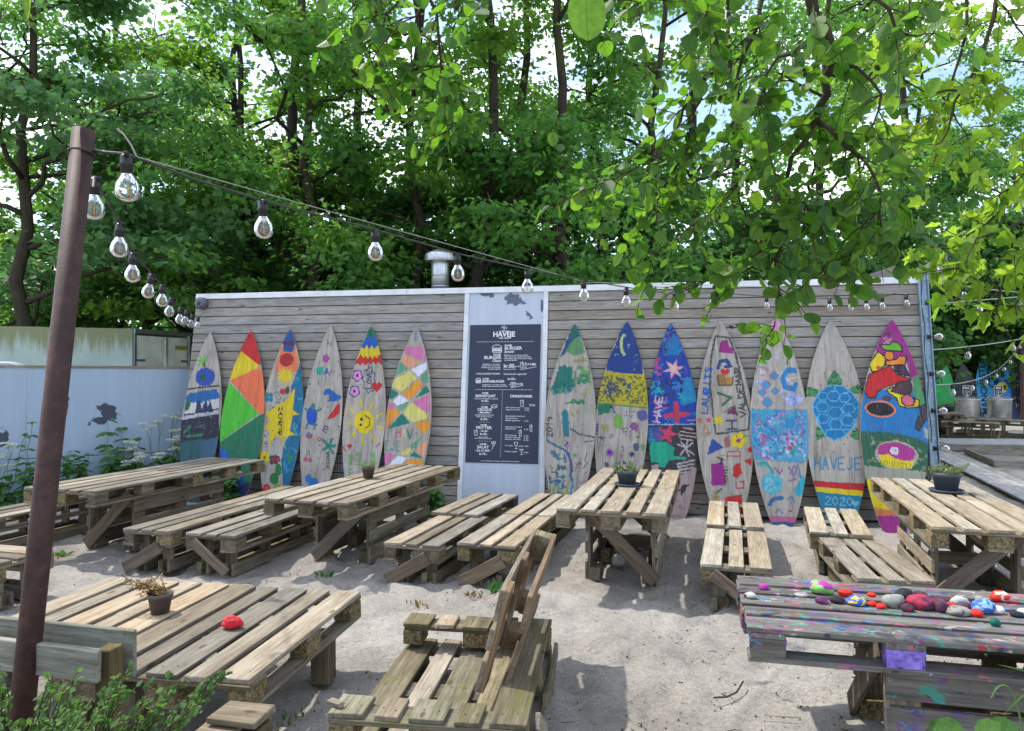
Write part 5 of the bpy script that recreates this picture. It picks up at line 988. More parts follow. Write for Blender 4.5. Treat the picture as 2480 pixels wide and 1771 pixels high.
def art11(a):
    a.jit(2); a.p((.66, .30, .52), (598, -20), (500, 195), (690, 200)); a.l((.4, .1, .3), 5, (575, 100), (560, 170)); a.scrib([(.40, .44, .52), (.50, .48, .50), (.34, .42, .55)], ((480, 240), (680, 230), (800, 500), (780, 720), (440, 720), (450, 480)), 60, 12, 60); a.scrib([(.45, .15, .22), (.5, .3, .4)], ((480, 380), (600, 380), (600, 520), (480, 520)), 8, 6, 50)
    for q in ((595, 482, 28), (535, 550, 32), (602, 598, 24), (515, 610, 26), (548, 682, 36)): a.star((.35, .12, .24), q[0], q[1], q[2] + 7, q[2] + 1, 4); a.e((.06, .26, .48), *q[:2], q[2] * .9, q[2] * .9)
    a.l((.02, .20, .48), 34, (740, 445), (690, 440), (658, 500), (680, 565), (735, 580), (748, 545)); a.l((.02, .14, .42), 6, (745, 425), (685, 420), (640, 500), (665, 580), (745, 598)); a.l((.05, .1, .08), 9, (690, 360), (690, 400)); a.jit(7); a.e((.36, .40, .62), 735, 655, 66, 48); a.scrib([(.16, .26, .55), (.5, .5, .7)], ((680, 610), (800, 610), (800, 700), (680, 700)), 14, 8, 50)
    a.p((.06, .30, .50), (400, 735), (560, 730), (640, 735), (860, 725), (860, 1080), (790, 1115), (480, 1100), (400, 1000)); a.scrib([(.02, .20, .48), (.10, .38, .52), (.42, .22, .48), (.36, .06, .22), (.20, .45, .55), (.06, .10, .35), (.55, .45, .65), (.02, .30, .38)], ((440, 745), (820, 740), (825, 1080), (780, 1105), (490, 1090), (440, 980)), 150, 9, 75); a.e((.02, .24, .52), 705, 835, 38, 42); a.jit(3)
    for q, c in (((705, 1005), (.5, .04, .14)), ((722, 1045), (.02, .25, .2)), ((742, 1000), (.1, .35, .1)), ((690, 1040), (.6, .6, .7))): a.e(c, *q, 13, 13)
    a.l((.03, .30, .30), 22, (490, 1130), (540, 1120), (580, 1170), (590, 1200)); a.l((.1, .45, .4), 9, (490, 1150), (530, 1140), (565, 1190)); a.jit(7); a.e((.10, .42, .55), 585, 1265, 74, 76); a.scrib([(.22, .55, .62), (.05, .34, .5)], ((520, 1190), (650, 1190), (650, 1330), (520, 1330)), 16, 9, 60); a.jit(3)
    a.l((.25, .12, .32), 9, (600, 1150), (640, 1190), (660, 1160), (640, 1200), (620, 1180)); a.l((.22, .12, .40), 9, (700, 1150), (740, 1200), (755, 1160), (735, 1130), (710, 1190), (750, 1230), (700, 1240)); a.l((.05, .18, .38), 8, (770, 1195), (790, 1230), (760, 1130)); a.p((.03, .35, .45), (800, 1200), (760, 1260), (735, 1310), (760, 1350), (850, 1300))
    a.l((.01, .14, .36), 26, (570, 1410), (600, 1370), (655, 1362)); a.l((.05, .25, .48), 10, (690, 1370), (720, 1350), (745, 1390)); a.l((.02, .2, .42), 7, (610, 1465), (635, 1440), (660, 1470)); a.jit(6); a.p((.48, .12, .26), (560, 1490), (760, 1490), (760, 1530), (560, 1528)); a.p((.01, .11, .24), (560, 1530), (760, 1525), (760, 1600), (560, 1600)); a.e((.35, .1, .15), 712, 1450, 12, 10)
def art12(a):
    a.jit(1.2); SH = (.01, .17, .40); LN = (.10, .42, .66); TG = (.012, .12, .05); TL = (.09, .28, .10)
    a.t((.24, .42, .56), 5, '2', 198, 132, 22, 34)
    def scales(reg, n, seed):
        keep = a.C.copy(); g = np.random.default_rng(seed); xs = [q[0] for q in reg]; ys = [q[1] for q in reg]
        pts = np.stack([g.uniform(min(xs), max(xs), n), g.uniform(min(ys), max(ys), n)], 1); d = np.sort(np.stack([np.hypot(a.X - p[0], a.Y - p[1]) for p in pts], 0), 0); m = (d[1] - d[0] < 5) & a.inside(reg); a.put(m, TL)
    for reg, sd_ in ((((190, 550), (190, 510), (212, 470), (240, 432), (270, 465), (290, 510), (288, 555)), 1), (((42, 560), (80, 562), (140, 590), (110, 630), (42, 632)), 2), (((330, 580), (370, 550), (425, 538), (435, 598), (375, 608)), 3), (((125, 840), (185, 905), (155, 935), (122, 948), (112, 880)), 4), (((345, 905), (385, 838), (408, 880), (408, 938), (375, 932)), 5)):
        a.p(TG, *reg); scales(reg, 13, sd_)
    a.p(LN, (240, 540), (300, 545), (370, 600), (412, 680), (405, 770), (370, 850), (310, 920), (240, 950), (180, 915), (130, 835), (92, 745), (88, 685), (130, 600), (190, 550)); a.p(SH, (240, 549), (298, 554), (364, 605), (404, 682), (397, 768), (363, 845), (305, 912), (240, 940), (185, 908), (137, 830), (101, 742), (97, 688), (136, 605), (192, 558))
    hexs = [((235, 625), 46), ((157, 705), 46), ((248, 745), 52), ((335, 715), 46), ((165, 790), 42), ((330, 800), 46), ((250, 830), 46), ((310, 635), 40), ((160, 628), 36)]
    for (cx, cy), r in hexs: a.l(LN, 6, *[(cx + r * math.cos(t), cy + r * .88 * math.sin(t)) for t in np.linspace(0, 6.283, 7)])
    for q in ((240, 585, 245, 548), (300, 600, 350, 590), (381, 715, 405, 700), (376, 800, 392, 780), (190, 870, 180, 905), (300, 868, 320, 900), (112, 705, 96, 715), (125, 800, 112, 775), (190, 868, 380, 862)): a.l(LN, 6, q[:2], q[2:])
    a.t(CY, 9, 'HAVEJE', 110, 1152, 41, 84, -1.5, 1.32); a.p(RED, (90, 1232), (500, 1240), (500, 1292), (90, 1270)); a.p(YEL, (90, 1272), (500, 1290), (500, 1330), (90, 1304)); a.p((.01, .19, .33), (90, 1306), (500, 1328), (500, 1800), (90, 1800)); a.t((.16, .40, .52), 8, '2020', 185, 1392, 38, 56, 0, 1.25); a.heart((.16, .44, .55), 385, 1375, 26); a.speck((.08, .05, .03), ((90, 400), (420, 400), (430, 1060), (90, 1060)), 12, 5)
def art13(a):
    W = 9; a.p(MAG, (655, 0), (500, 300), (560, 300), (600, 345), (690, 360), (760, 330), (780, 480), (860, 480), (860, 300)); a.l(MAG, 40, (760, 330), (810, 460)); a.jit(6); a.speck((.45, .2, .34), ((600, 190), (660, 190), (640, 250), (590, 240)), 20, 8, 3, 2); a.jit(2)
    a.p((.012, .16, .42), (400, 600), (960, 560), (960, 950), (400, 950)); a.p((.07, .26, .10), (800, 470), (930, 430), (960, 640), (960, 860), (890, 700), (850, 680), (800, 600))
    def patch(c, *q): a.p(c, *q); a.l(K, W, *q, q[0])
    patch((.14, .42, .03), (570, 250), (640, 245), (650, 222), (690, 220), (725, 260), (725, 290), (680, 290), (600, 285)); patch((.16, .4, .04), (612, 165), (640, 152), (632, 178)); patch((.74, .24, .03), (615, 292), (662, 292), (668, 350), (640, 368), (600, 340)); patch(YEL, (520, 460), (500, 400), (558, 300), (612, 345), (605, 405), (560, 445))
    patch((.74, .24, .03), (612, 370), (690, 350), (705, 325), (755, 325), (745, 390), (690, 392), (660, 400), (612, 400)); a.e((.55, .06, .02), 567, 425, 20, 16); patch((.50, .015, .02), (470, 605), (500, 480), (560, 450), (640, 400), (690, 462), (790, 492), (740, 515), (640, 550), (560, 600), (545, 650), (500, 655))
    patch((.07, .025, .06), (690, 395), (740, 395), (780, 470), (700, 460)); patch((.05, .03, .04), (672, 395), (700, 392), (700, 450), (675, 440)); patch(YEL, (622, 580), (660, 560), (740, 605), (840, 640), (838, 690), (760, 705), (705, 690), (690, 640), (635, 605)); patch((.075, .035, .045), (650, 590), (700, 520), (780, 500), (795, 560), (780, 610), (700, 605)); patch((.60, .12, .20), (725, 625), (765, 600), (812, 640), (800, 685), (750, 692), (722, 665))
    a.e(ORG, 580, 728, 104, 60); a.e(K, 580, 728, 92, 49); a.e((.06, .05, .1), 622, 646, 36, 20); patch((.06, .045, .06), (840, 690), (890, 660), (900, 760), (870, 800), (850, 740)); patch((.05, .04, .05), (815, 850), (825, 770), (860, 750), (870, 800), (840, 860)); a.p((.35, .33, .28), (870, 830), (910, 860), (905, 925), (880, 900))
    a.jit(12); a.p((.02, .10, .055), (400, 905), (600, 890), (780, 900), (960, 960), (960, 1170), (400, 1170)); a.scrib([(.30, .29, .22), (.02, .1, .05), (.16, .22, .12)], ((490, 930), (900, 930), (920, 1160), (500, 1160)), 60, 9, 55); a.jit(4); a.e((.34, .34, .27), 690, 1045, 142, 102); a.e((.36, .03, .22), 688, 1025, 126, 68); a.p(YEL, (575, 1052), (640, 1045), (720, 1080), (805, 1075), (790, 1125), (680, 1138), (590, 1115))
    for k in range(14): a.l((.06, .2, .04), 4, (590 + k * 15, 1128), (585 + k * 15, 1090))
    a.e((.62, .58, .62), 676, 1016, 27, 28); a.e(K, 667, 1010, 4, 4); a.e(K, 686, 1010, 4, 4); a.l(K, 3, (672, 1030), (682, 1028)); a.jit(8); a.p((.30, .30, .24), (480, 1140), (930, 1140), (930, 1250), (480, 1250)); a.p(YEL, (480, 1230), (760, 1230), (760, 1440), (480, 1420)); a.p((.55, .16, .06), (540, 1420), (760, 1420), (760, 1470), (560, 1470)); a.p(MAG, (560, 1465), (760, 1460), (760, 1620), (600, 1620))
def board_mat():
    m = NT('plywood_with_paint'); v = m.coords((16, 16, 1.6)); n1 = m.noise(v, 1.3, 5, .6, .9); n2 = m.noise(m.coords((130, 130, 9)), 1, 4, .6); n3 = m.noise(m.coords((2, 2, 2)), 1.6, 4)
    c = m.ramp(n1, [(.3, (.22, .195, .168)), (.48, (.35, .318, .28)), (.7, (.44, .405, .362))]); c = m.mix(.6, c, m.ramp(n2, [(.3, (.6, .6, .6)), (.65, (1.1, 1.1, 1.1))]), 'MULTIPLY'); c = m.mix(.5, c, m.ramp(n3, [(.35, (.7, .69, .68)), (.65, (1.05, 1.05, 1.05))]), 'MULTIPLY')
    at = m.n('ShaderNodeAttribute', attribute_name='paint'); wear = m.ramp(m.math('ADD', n2, m.math('MULTIPLY', n1, .35)), [(.38, (.5,) * 3), (.60, (1,) * 3)])
    pv = m.mix(.8, at.outputs['Color'], m.mix(1.0, at.outputs['Color'], m.ramp(n1, [(.3, (.66, .68, .7)), (.7, (1.3, 1.28, 1.25))]), 'MULTIPLY')); k = m.math('MULTIPLY', at.outputs['Alpha'], wear); c = m.mix(k, c, pv)
    m.bsdf(c, .62, m.math('ADD', n1, m.math('MULTIPLY', n2, .6)), .35, .003, spec=.3); return m.m
M_BOARD = board_mat(); M_PLYEDGE = plain('plywood_edge', (.26, .20, .13), .8, var=.3)
PROF = np.array([(0, .0), (.03, .14), (.07, .28), (.13, .455), (.20, .63), (.28, .78), (.36, .895), (.44, .97), (.52, 1.0), (.60, .985), (.68, .93), (.76, .84), (.84, .715), (.91, .575), (.96, .45), (.985, .37), (1, .31)])
def surfboard(label, tip, bot, hw, off, scl, artf, seed, bot_out=.30, NU=92, NV=320):
    """tip, bot and hw in zoom pixels; off, scl turn them into the photograph's; the board leans on the kiosk front"""
    o = (tip[0] / scl + off[0], tip[1] / scl + off[1]); b = (bot[0] / scl + off[0], bot[1] / scl + off[1])
    s, t = wall_st(*o); top = WML @ Vector((s, -.035, t)); d = ray(*b)
    # foot: on the sand, bot_out metres in front of the plank foot line
    q = WBL - WNB * bot_out; k = (q.dot(WNB)) / (Vector(d).dot(WNB)); foot = Vector((0, 0, CAM_H)) + Vector(d) * k; foot.z = gz(foot.x, foot.y) - .03
    dn = (foot - top); Lb = dn.length; zl = -dn.normalized(); xl = (WE - zl * WE.dot(zl)).normalized(); yl = zl.cross(xl)
    M = Matrix(((xl.x, yl.x, zl.x, top.x), (xl.y, yl.y, zl.y, top.y), (xl.z, yl.z, zl.z, top.z), (0, 0, 0, 1)))
    r = thing('painted_board', label, 'surfboard', M, 'painted plywood surfboards leaning on the kiosk'); HW = hw / scl / FOC * ((top.y + foot.y) / 2)
    v = np.linspace(0, 1, NV) ** 1.0; u = np.linspace(-1, 1, NU); w = np.interp(v, PROF[:, 0], PROF[:, 1]); w[0] = .012
    UU = u[None] * w[:, None]; VV = np.repeat(v[:, None], NU, 1); Xz = tip[0] + (bot[0] - tip[0]) * VV + UU * hw; Yz = tip[1] + (bot[1] - tip[1]) * VV
    A = Art(Xz, Yz, seed); artf(A)
    me = bpy.data.meshes.new('face'); P = np.stack([UU * HW, np.full_like(UU, -.0075), -VV * Lb], -1); me.vertices.add(NU * NV); me.vertices.foreach_set('co', P.reshape(-1).astype(np.float32))
    ii = (np.arange(NV - 1)[:, None] * NU + np.arange(NU - 1)[None]).reshape(-1); F = np.stack([ii, ii + NU, ii + NU + 1, ii + 1], 1)
    me.loops.add(F.size); me.loops.foreach_set('vertex_index', F.reshape(-1).astype(np.int32)); me.polygons.add(len(F)); me.polygons.foreach_set('loop_start', (np.arange(len(F)) * 4).astype(np.int32))
    at = me.attributes.new('paint', 'FLOAT_COLOR', 'POINT'); A.C[..., :3] *= .80; at.data.foreach_set('color', A.C.reshape(-1)); me.update(calc_edges=True)
    link('painted_face', me, r, M_BOARD)
    ol = [(-a * HW, -b_ * Lb) for b_, a in zip(v[::3], w[::3])]; ol2 = [(-x, z) for x, z in ol[::-1]]
    mb = MB(); mb.poly(ol + ol2, .014, T(0, 0, 0)); mb.build('plywood_core', M_PLYEDGE, r)
    sc = MB(); g = random.Random(seed)
    for vv in (.27, .33, .58, .64): 
        for uu in (-.35, .38): sc.lathe([(.007, 0), (.007, .002), (0, .003)], 6, T(uu * HW + g.uniform(-.02, .02), -.0078, -vv * Lb) @ RX(math.pi / 2))
    sc.build('screws', M_BLACK, r); return r
Z1, Z2, Z4, Z5, Z6 = ((420, 760), 3.69), ((720, 760), 3.691), ((1310, 760), 3.249), ((1680, 760), 3.064), ((1940, 760), 3.009)
surfboard('grey board with a palm on a blue island above a dark sea', (345, 165), (172, 1640), 192, *Z1, art1, 11, .25)
surfboard('board in plain red, yellow, orange and green triangles', (707, 155), (545, 1650), 207, *Z1, art2, 12, .30)
surfboard('board with a big yellow lettered starfish and a blue wave edge', (1057, 145), (895, 1620), 200, *Z1, art3, 13, .25)
surfboard('bare grey board with small drawings of a turtle, wave, melon slice and palm', (312, 105), (140, 1640), 190, *Z2, art4, 14, .25)
surfboard('board with zigzag rainbow tip, smiling sun and a jagged love bubble', (672, 115), (540, 1660), 198, *Z2, art5, 15, .25)
surfboard('board tiled with pastel diamonds in pink, orange, yellow and white', (1075, 118), (920, 1680), 212, *Z2, art6, 16, .25)
surfboard('board with green clouds, a blue stroke and the year 2019, first right of the menu', (270, 85), (190, 1530), 203, *Z4, art7, 17, .25)
surfboard('board with a crescent moon on blue above a yellow field', (680, 65), (590, 1560), 206, *Z4, art8, 18, .22)
surfboard('deep blue board with pink lily and red starfish above a black foot', (1020, 80), (1058, 1605), 197, *Z4, art9, 19, .16)
surfboard('board lettered with children names round a hand drawn black frame', (195, 55), (262, 1545), 205, *Z5, art10, 20, .25)
surfboard('pink tipped board with turquoise scribbles and a large letter G', (600, 25), (662, 1565), 203, *Z5, art11, 21, .30)
surfboard('natural wood board with a large blue and green sea turtle', (207, 50), (292, 1555), 214, *Z6, art12, 22, .30)
surfboard('board of colourful patches with magenta tip, last before the steel post', (655, 50), (690, 1590), 226, *Z6, art13, 23, .42)
# ------------------------------------------------------------------ string lights
def bulb_parts(t, s=1.0):
    v = MB(); v.lathe([(0, -.002), (.012, -.003), (.0185, -.010), (.0195, -.03), (.0215, -.032), (.0215, -.040), (.0195, -.042), (.0195, -.062), (.017, -.064)], 14); v.box(.05, .016, .014, T(0, 0, -.004)); v.build('socket', M_BLACK, t, True)
    v = MB(); v.lathe([(.0165, -.062), (.0185, -.070), (.027, -.083), (.0355, -.099), (.0385, -.116), (.0365, -.133), (.029, -.147), (.016, -.155), (.004, -.1575), (0, -.1575)], 20); v.build('glass', M_GLASS, t, True)
    v = MB(); v.tube([(0, 0, -.068), (0, 0, -.088)], .006, 8); v.tube([(0, 0, -.088), (0, 0, -.103)], .0022, 6); v.build('stem', M_WIRE, t)
    v = MB(); v.tube([(0, 0, -.103), (0, 0, -.138)], .0026, 6); v.build('filament', M_FIL, t)
B0 = thing('light_bulb', 'clear filament bulb hanging first from the pole top on the long string', 'light bulb'); bulb_parts(B0); used = [False]
def bulb(M, label, group):
    if not used[0]: o = B0; used[0] = True
    else: o = copy_tree(B0)
    o.matrix_basis = M; o['label'] = label; o['group'] = group; return o
def sag(a, b, n, s): return [a.lerp(b, t) - Vector((0, 0, s * 4 * t * (1 - t))) for t in np.linspace(0, 1, n)]
def cable(name, pts, r, label, mat=M_CABLE, cat='cable'):
    v = MB(); v.tube(pts, r, 6); return tag(v.build(name, mat), label, cat)
def along(pts, px):                                   # parameter on a 3-D polyline seen at picture column px
    best = None
    for i in range(len(pts) - 1):
        for f in np.linspace(0, 1, 12):
            p = pts[i].lerp(pts[i + 1], f); x = 1240 + FOC * p.x / (p.y * math.cos(PITCH) + (p.z - CAM_H) * math.sin(PITCH)); 
            if best is None or abs(x - px) < best[0]: best = (abs(x - px), p)
    return best[1]
RNG_ = Vector((.036, .01, 0))
cp = [POLE_TOP + RNG_] + [aty(px, py, y) for px, py, y in ((305, 372, 2.32), (470, 434, 2.62), (636, 486, 2.92), (908, 556, 3.50), (1107, 614, 4.0), (1277, 652, 4.55), (1413, 678, 5.05), (1517, 696, 5.5), (1620, 712, 6.0))]
ws = [wall_st(px, py) for px, py in ((1728, 724), (1860, 732), (2012, 734), (2062, 731), (2100, 728), (2138, 722), (2167, 713))]
cp += [WML @ Vector((s, -.30 + .045 * i, t)) for i, (s, t) in enumerate(ws)]
cable('string_cable', cp, .0042, 'long dark bulb cable from the rusty pole to the right end of the kiosk')
sup = [POLE_TOP + RNG_ + Vector((0, 0, .006))] + [aty(px, py, y) for px, py, y in ((330, 380, 2.36), (700, 485, 3.05), (1107, 598, 4.0), (1420, 684, 5.1))] + [WML @ Vector((wall_st(2167, 706)[0], -.05, wall_st(2167, 706)[1]))]
cable('support_wire', sup, .0022, 'thin steel support wire stretched just above the long bulb string', M_WIRE, 'wire')
G1 = 'bulbs on the long string from the pole to the kiosk'
where = ['nearest the pole top, largest of the long string', 'second from the pole on the long string', 'third from the pole on the long string, before dark foliage', 'fourth on the long string, beside the roof vent', 'fifth on the long string, over the menu sheet top', 'sixth on the long string, just right of the menu sheet', 'seventh on the long string among the first alder leaves', 'on the long string above the moon board', 'on the long string right of the deep blue board', 'on the long string above the name lettered board', 'on the long string behind alder leaves by the pink tipped board', 'on the long string above the turtle board', 'second after the turtle board on the long string', 'third after the turtle board on the long string', 'just before the wire hook on the long string', 'last on the long string, beside the steel post']
pxs = [305, 636, 908, 1107, 1277, 1413, 1517, 1640, 1726, 1862, 1925, 2012, 2058, 2098, 2137, 2190]
for i, (px, w) in enumerate(zip(pxs, where)):
    p = along(cp, px) if px < 2180 else WML @ Vector((wall_st(2190, 716)[0], -.06, wall_st(2190, 716)[1]))
    bulb(T(*p) @ RZ(random.uniform(0, 3)) @ RX(random.uniform(-.06, .06)) @ RY(random.uniform(-.05, .05)), 'clear filament bulb ' + w, G1)
c2 = [POLE_TOP - dn * .12 + Vector((.03, .04, 0))] + [aty(px, py, y) for px, py, y in ((228, 430, 2.62), (290, 540, 3.2), (322, 612, 3.7), (368, 664, 4.5), (392, 690, 5.0), (415, 722, 5.9), (437, 745, 6.7), (452, 752, 7.4), (466, 762, 8.3), (480, 767, 9.1))] + [WML @ Vector((wall_st(500, 760)[0], -.05, wall_st(500, 760)[1]))]
cable('string_cable', c2, .0042, 'dark bulb cable falling steeply from the pole to the left corner of the kiosk')
w2 = ['half hidden behind the rusty pole', 'second down the steep string behind the pole', 'third down the steep string behind the pole', 'fourth down the steep string', 'fifth down the steep string, close under the fourth', 'sixth down the steep string', 'seventh down the steep string above the trailer doors', 'eighth down the steep string near the kiosk corner', 'ninth down the steep string near the kiosk corner', 'last of the steep string, touching the kiosk corner']
for i, w in enumerate(w2): bulb(T(*c2[i + 1]) @ RY(random.uniform(-.05, .22) if i > 2 else 0), 'clear filament bulb ' + w, 'bulbs on the steep string left of the kiosk')
ring_w = [aty(283, 312, 2.3), aty(300, 326, 2.31), aty(318, 352, 2.325), aty(330, 378, 2.33)]
cable('cable_tail', ring_w, .003, 'short loose pale cable tail standing up above the first bulb', M_WIRE)
for i, py in enumerate((657, 736, 818, 907, 996, 1087)):
    s, t = wall_st(2234 + (py - 657) * .055, py)
    bulb(WML @ T(s, -.05, t) @ RY(-math.pi / 2), 'clear bulb pointing sideways on the steel post, number %s from the top' % ('one', 'two', 'three', 'four', 'five', 'six')[i] if False else 'clear bulb pointing sideways from the steel post, ' + ('topmost', 'second from its top', 'third from its top', 'fourth from its top', 'fifth from its top', 'lowest')[i], 'bulbs along the steel corner post')
pc = [WML @ Vector((KL + .03 + .012 * math.sin(k * 1.3), -.045, .9 + k * .12)) for k in range(17)]
cable('post_cable', pc, .004, 'dark cable clipped wavily down the face of the steel post')
# strings beyond the kiosk
def far_string(a, b, s, n, lab, mb, y=None):
    pts = sag(a, b, 17, s); cable('string_cable', pts, .006, lab, M_WIRE)
    for k in range(n):
        p = pts[0].lerp(pts[0], 0); f = (k + .6) / n * 16; i = min(15, int(f)); p = pts[i].lerp(pts[i + 1], f - i)
        bulb(T(*p) @ Matrix.Scale(1.0, 4), mb[min(k, len(mb) - 1)], 'bulbs on the strings over the far yard')
PO = WML @ Vector((KL + .10, -.03, KH - .05)); PO2 = WML @ Vector((KL + .10, -.03, KH - .32)); PO3 = WML @ Vector((KL + .10, -.03, KH - .85)); PO4 = WML @ Vector((KL + .10, 0, KH - 1.25))
farp = aty(2474, 820, 23.0)
far_string(PO, aty(2640, 722, 9.5), .02, 3, 'upper bulb cable leaving the steel post to the right', ['clear bulb first right of the steel post on the upper yard string', 'clear bulb second on the upper yard string beside the maple leaves', 'clear bulb of the upper yard string beyond the picture edge'])
far_string(PO2, aty(2640, 705, 8.6), .0, 2, 'taut pale wire running level from the steel post to the right', ['clear bulb first on the taut level wire right of the steel post', 'clear bulb second on the taut level wire, half behind maple leaves'])
far_string(PO3, aty(2560, 800, 13.0), .05, 3, 'middle bulb cable crossing in front of the dark hedge', ['small bulb first on the middle string before the dark hedge', 'small bulb second on the middle string before the dark hedge', 'small bulb third on the middle string before the dark hedge'])
far_string(PO4 + Vector((.1, .1, 0)), Vector((farp.x, farp.y, 2.75)), .35, 8, 'lowest drooping bulb cable above the far painted boards', ['small bulb at the near end of the lowest yard string', 'small bulb second on the lowest yard string', 'small bulb third on the lowest yard string', 'small bulb fourth on the lowest yard string', 'small bulb fifth on the lowest yard string', 'small bulb sixth on the lowest yard string', 'small bulb seventh on the lowest yard string', 'small bulb at the far pole end of the lowest yard string'])

# ------------------------------------------------------------------ the yard beyond the kiosk
fp = thing('far_pole', 'thin brown steel pole standing beside the far painted boards', 'pole', T(farp.x, farp.y, 0)); v = MB(); v.tube([(0, 0, -.2), (0, 0, 2.9)], .05, 10); v.build('tube', M_RUST, fp)
def flat_board(label, px0, px1, pytop, y, col, art=None, lean=.12):
    a, b = aty(px0, 900, y), aty(px1, 900, y); w = (b - a).length / 2; top = aty((px0 + px1) / 2, pytop, y); cx = (a.x + b.x) / 2; h = top.z / math.cos(lean)
    t = thing('far_board', label, 'surfboard', T(cx, y - .3, 0) @ RX(-lean), 'painted boards leaning in the far yard')
    ol = [(-np.interp(k, PROF[:, 0], PROF[:, 1]) * w, (1 - k) * h) for k in np.linspace(0, 1, 22)]; ol += [(-x, z) for x, z in ol[::-1]]
    v = MB(); v.poly(ol, .02); v.build('panel', plain('board_paint', col, .5, var=.2, sc=5), t); return t, w, h
t, w, h = flat_board('bright green board leaning first beyond the steel post', 2246, 2304, 862, 26, (.01, .30, .07))
v = MB(); text_geo(v, 'BIRG', .36, T(-.12, -.012, h * .72) @ RY(math.pi / 2)); v.build('lettering', M_DARK, t)
t, w, h = flat_board('black board behind the trash bin in the far yard', 2302, 2358, 880, 26.3, (.018, .02, .025))
t, w, h = flat_board('sky blue board lettered with a football city name in the far yard', 2356, 2416, 857, 26.4, (.02, .26, .55))
v = MB(); text_geo(v, 'MANCHESTER', .33, T(-.17, -.012, h * .50) @ RY(-math.pi / 2), .008); text_geo(v, 'CITY', .40, T(.16, -.012, h * .66) @ RY(-math.pi / 2), .008); v.build('lettering', M_DARK, t)
t, w, h = flat_board('half blue half slate board with a yellow sun right of the sky blue one', 2410, 2470, 851, 26.3, (.035, .045, .09))
v = MB(); v.poly([(-w * .35, h * .98), (-w * .9, h * .70), (-w * .99, h * .46), (-w * .75, h * .28), (-w * .05, h * .28), (-w * .05, h * .9)], .004, T(0, -.0125, 0)); v.build('blue_half', plain('clear_blue_paint', (.02, .20, .60)), t)
v = MB(); v.lathe([(.20, 0), (.2, .003), (0, .004)], 16, T(-w * .7, -.0145, h * .47) @ RX(math.pi / 2)); v.build('sun_drawing', plain('yellow_paint', (.65, .5, .05)), t)
v = MB(); v.box(.22, .004, .30, T(w * .05, -.0125, h * .83)); v.box(.22, .004, .16, T(0, -.0125, h * .60)); v.build('green_marks', plain('green_paint', (.08, .45, .05)), t)
v = MB(); gg = random.Random(4)
for k in range(26): v.box(.03, .004, .09, T(w * gg.uniform(.2, .8), -.0125, h * gg.uniform(.15, .85)) @ RY(gg.uniform(-.6, .6)))
v.build('name_marks', plain('ochre_paint', (.45, .36, .12)), t)
t, w, h = flat_board('purple and red board cut by the right picture edge in the far yard', 2462, 2516, 880, 26, (.20, .03, .12))
def bin_(px, sign, lab, lab2):
    p = atz(px, 1009, 0); p = aty(px, 1000, 24.2); t = thing('metal_bin', lab, 'bin', T(p.x, p.y, 0)); v = MB(); v.lathe([(.30, 0), (.33, .02), (.37, .78), (.385, .80), (.385, .83), (.36, .83), (.35, .5)], 20)
    v.build('drum', M_STEEL, t, True); v = MB(); v.lathe([(.39, .83), (.40, .86), (.30, .90), (0, .92)], 20); v.build('lid', M_STEEL, t)
    s = thing('bin_sign', lab2, 'sign', T(p.x - .04, p.y - .02, .88) @ Matrix.Scale(.66, 4)); v = MB(); v.poly([(-.23, .16), (-.23, .62), (.23, .62), (.23, .16), (0, .04)], .03); v.build('plate', M_BLACK, s)
    v = MB(); stroke2(v, [(-.21, .17), (-.21, .60), (.21, .60), (.21, .17), (0, .07), (-.21, .17)], .018, T(0, -.018, 0)); text_geo(v, sign, .15, T(0, -.018, .48), .003); stroke2(v, [(.13, .26), (-.02, .26), (-.02, .20), (-.13, .29), (-.02, .38), (-.02, .32), (.13, .32), (.13, .26)], .014, T(0, -.018, 0)); v.build('lettering', M_WHITE, s)
    v = MB(); v.tube([(0, 0, 0), (0, 0, .2)], .03, 8); v.build('stake', M_STEEL, s)
bin_(2344, 'TRASH', 'grey metal bin under the trash sign in the far yard', 'black arrow sign reading trash on the far left bin')
bin_(2420, 'BIO', 'grey metal bin under the bio sign in the far yard', 'black arrow sign reading bio on the far right bin')
fx = aty(2262, 999, 18.4).x; ft_ = table('far', 'distant pallet table with two pots just right of the steel post', (fx, 18.6), -.30, .64, 'fall', W_TOP)
bench('distant pallet bench with a pale brace on the far sand', [(aty(2398, 1040, 17.8).x, 17.6, .75, .45, 'rise', W_TOP), (aty(2350, 1030, 18.6).x, 18.6, .75, .45, None, W_TOP)])
bench('second distant pallet bench at the right picture edge', [(aty(2478, 1030, 18.6).x, 18.4, .75, .45, None, W_TOP), (aty(2425, 1030, 19.6).x, 19.4, .75, .45, None, W_TOP)])
for px, lab in ((2270, 'small pot on the distant pallet table, nearer the steel post'), (2300, 'small pale pot on the distant pallet table')):
    q = aty(px, 985, 19.0 if px < 2280 else 19.4); pot(lab, T(q.x, q.y, .645), .14, .15, M_POTB, False, 'grey', px)

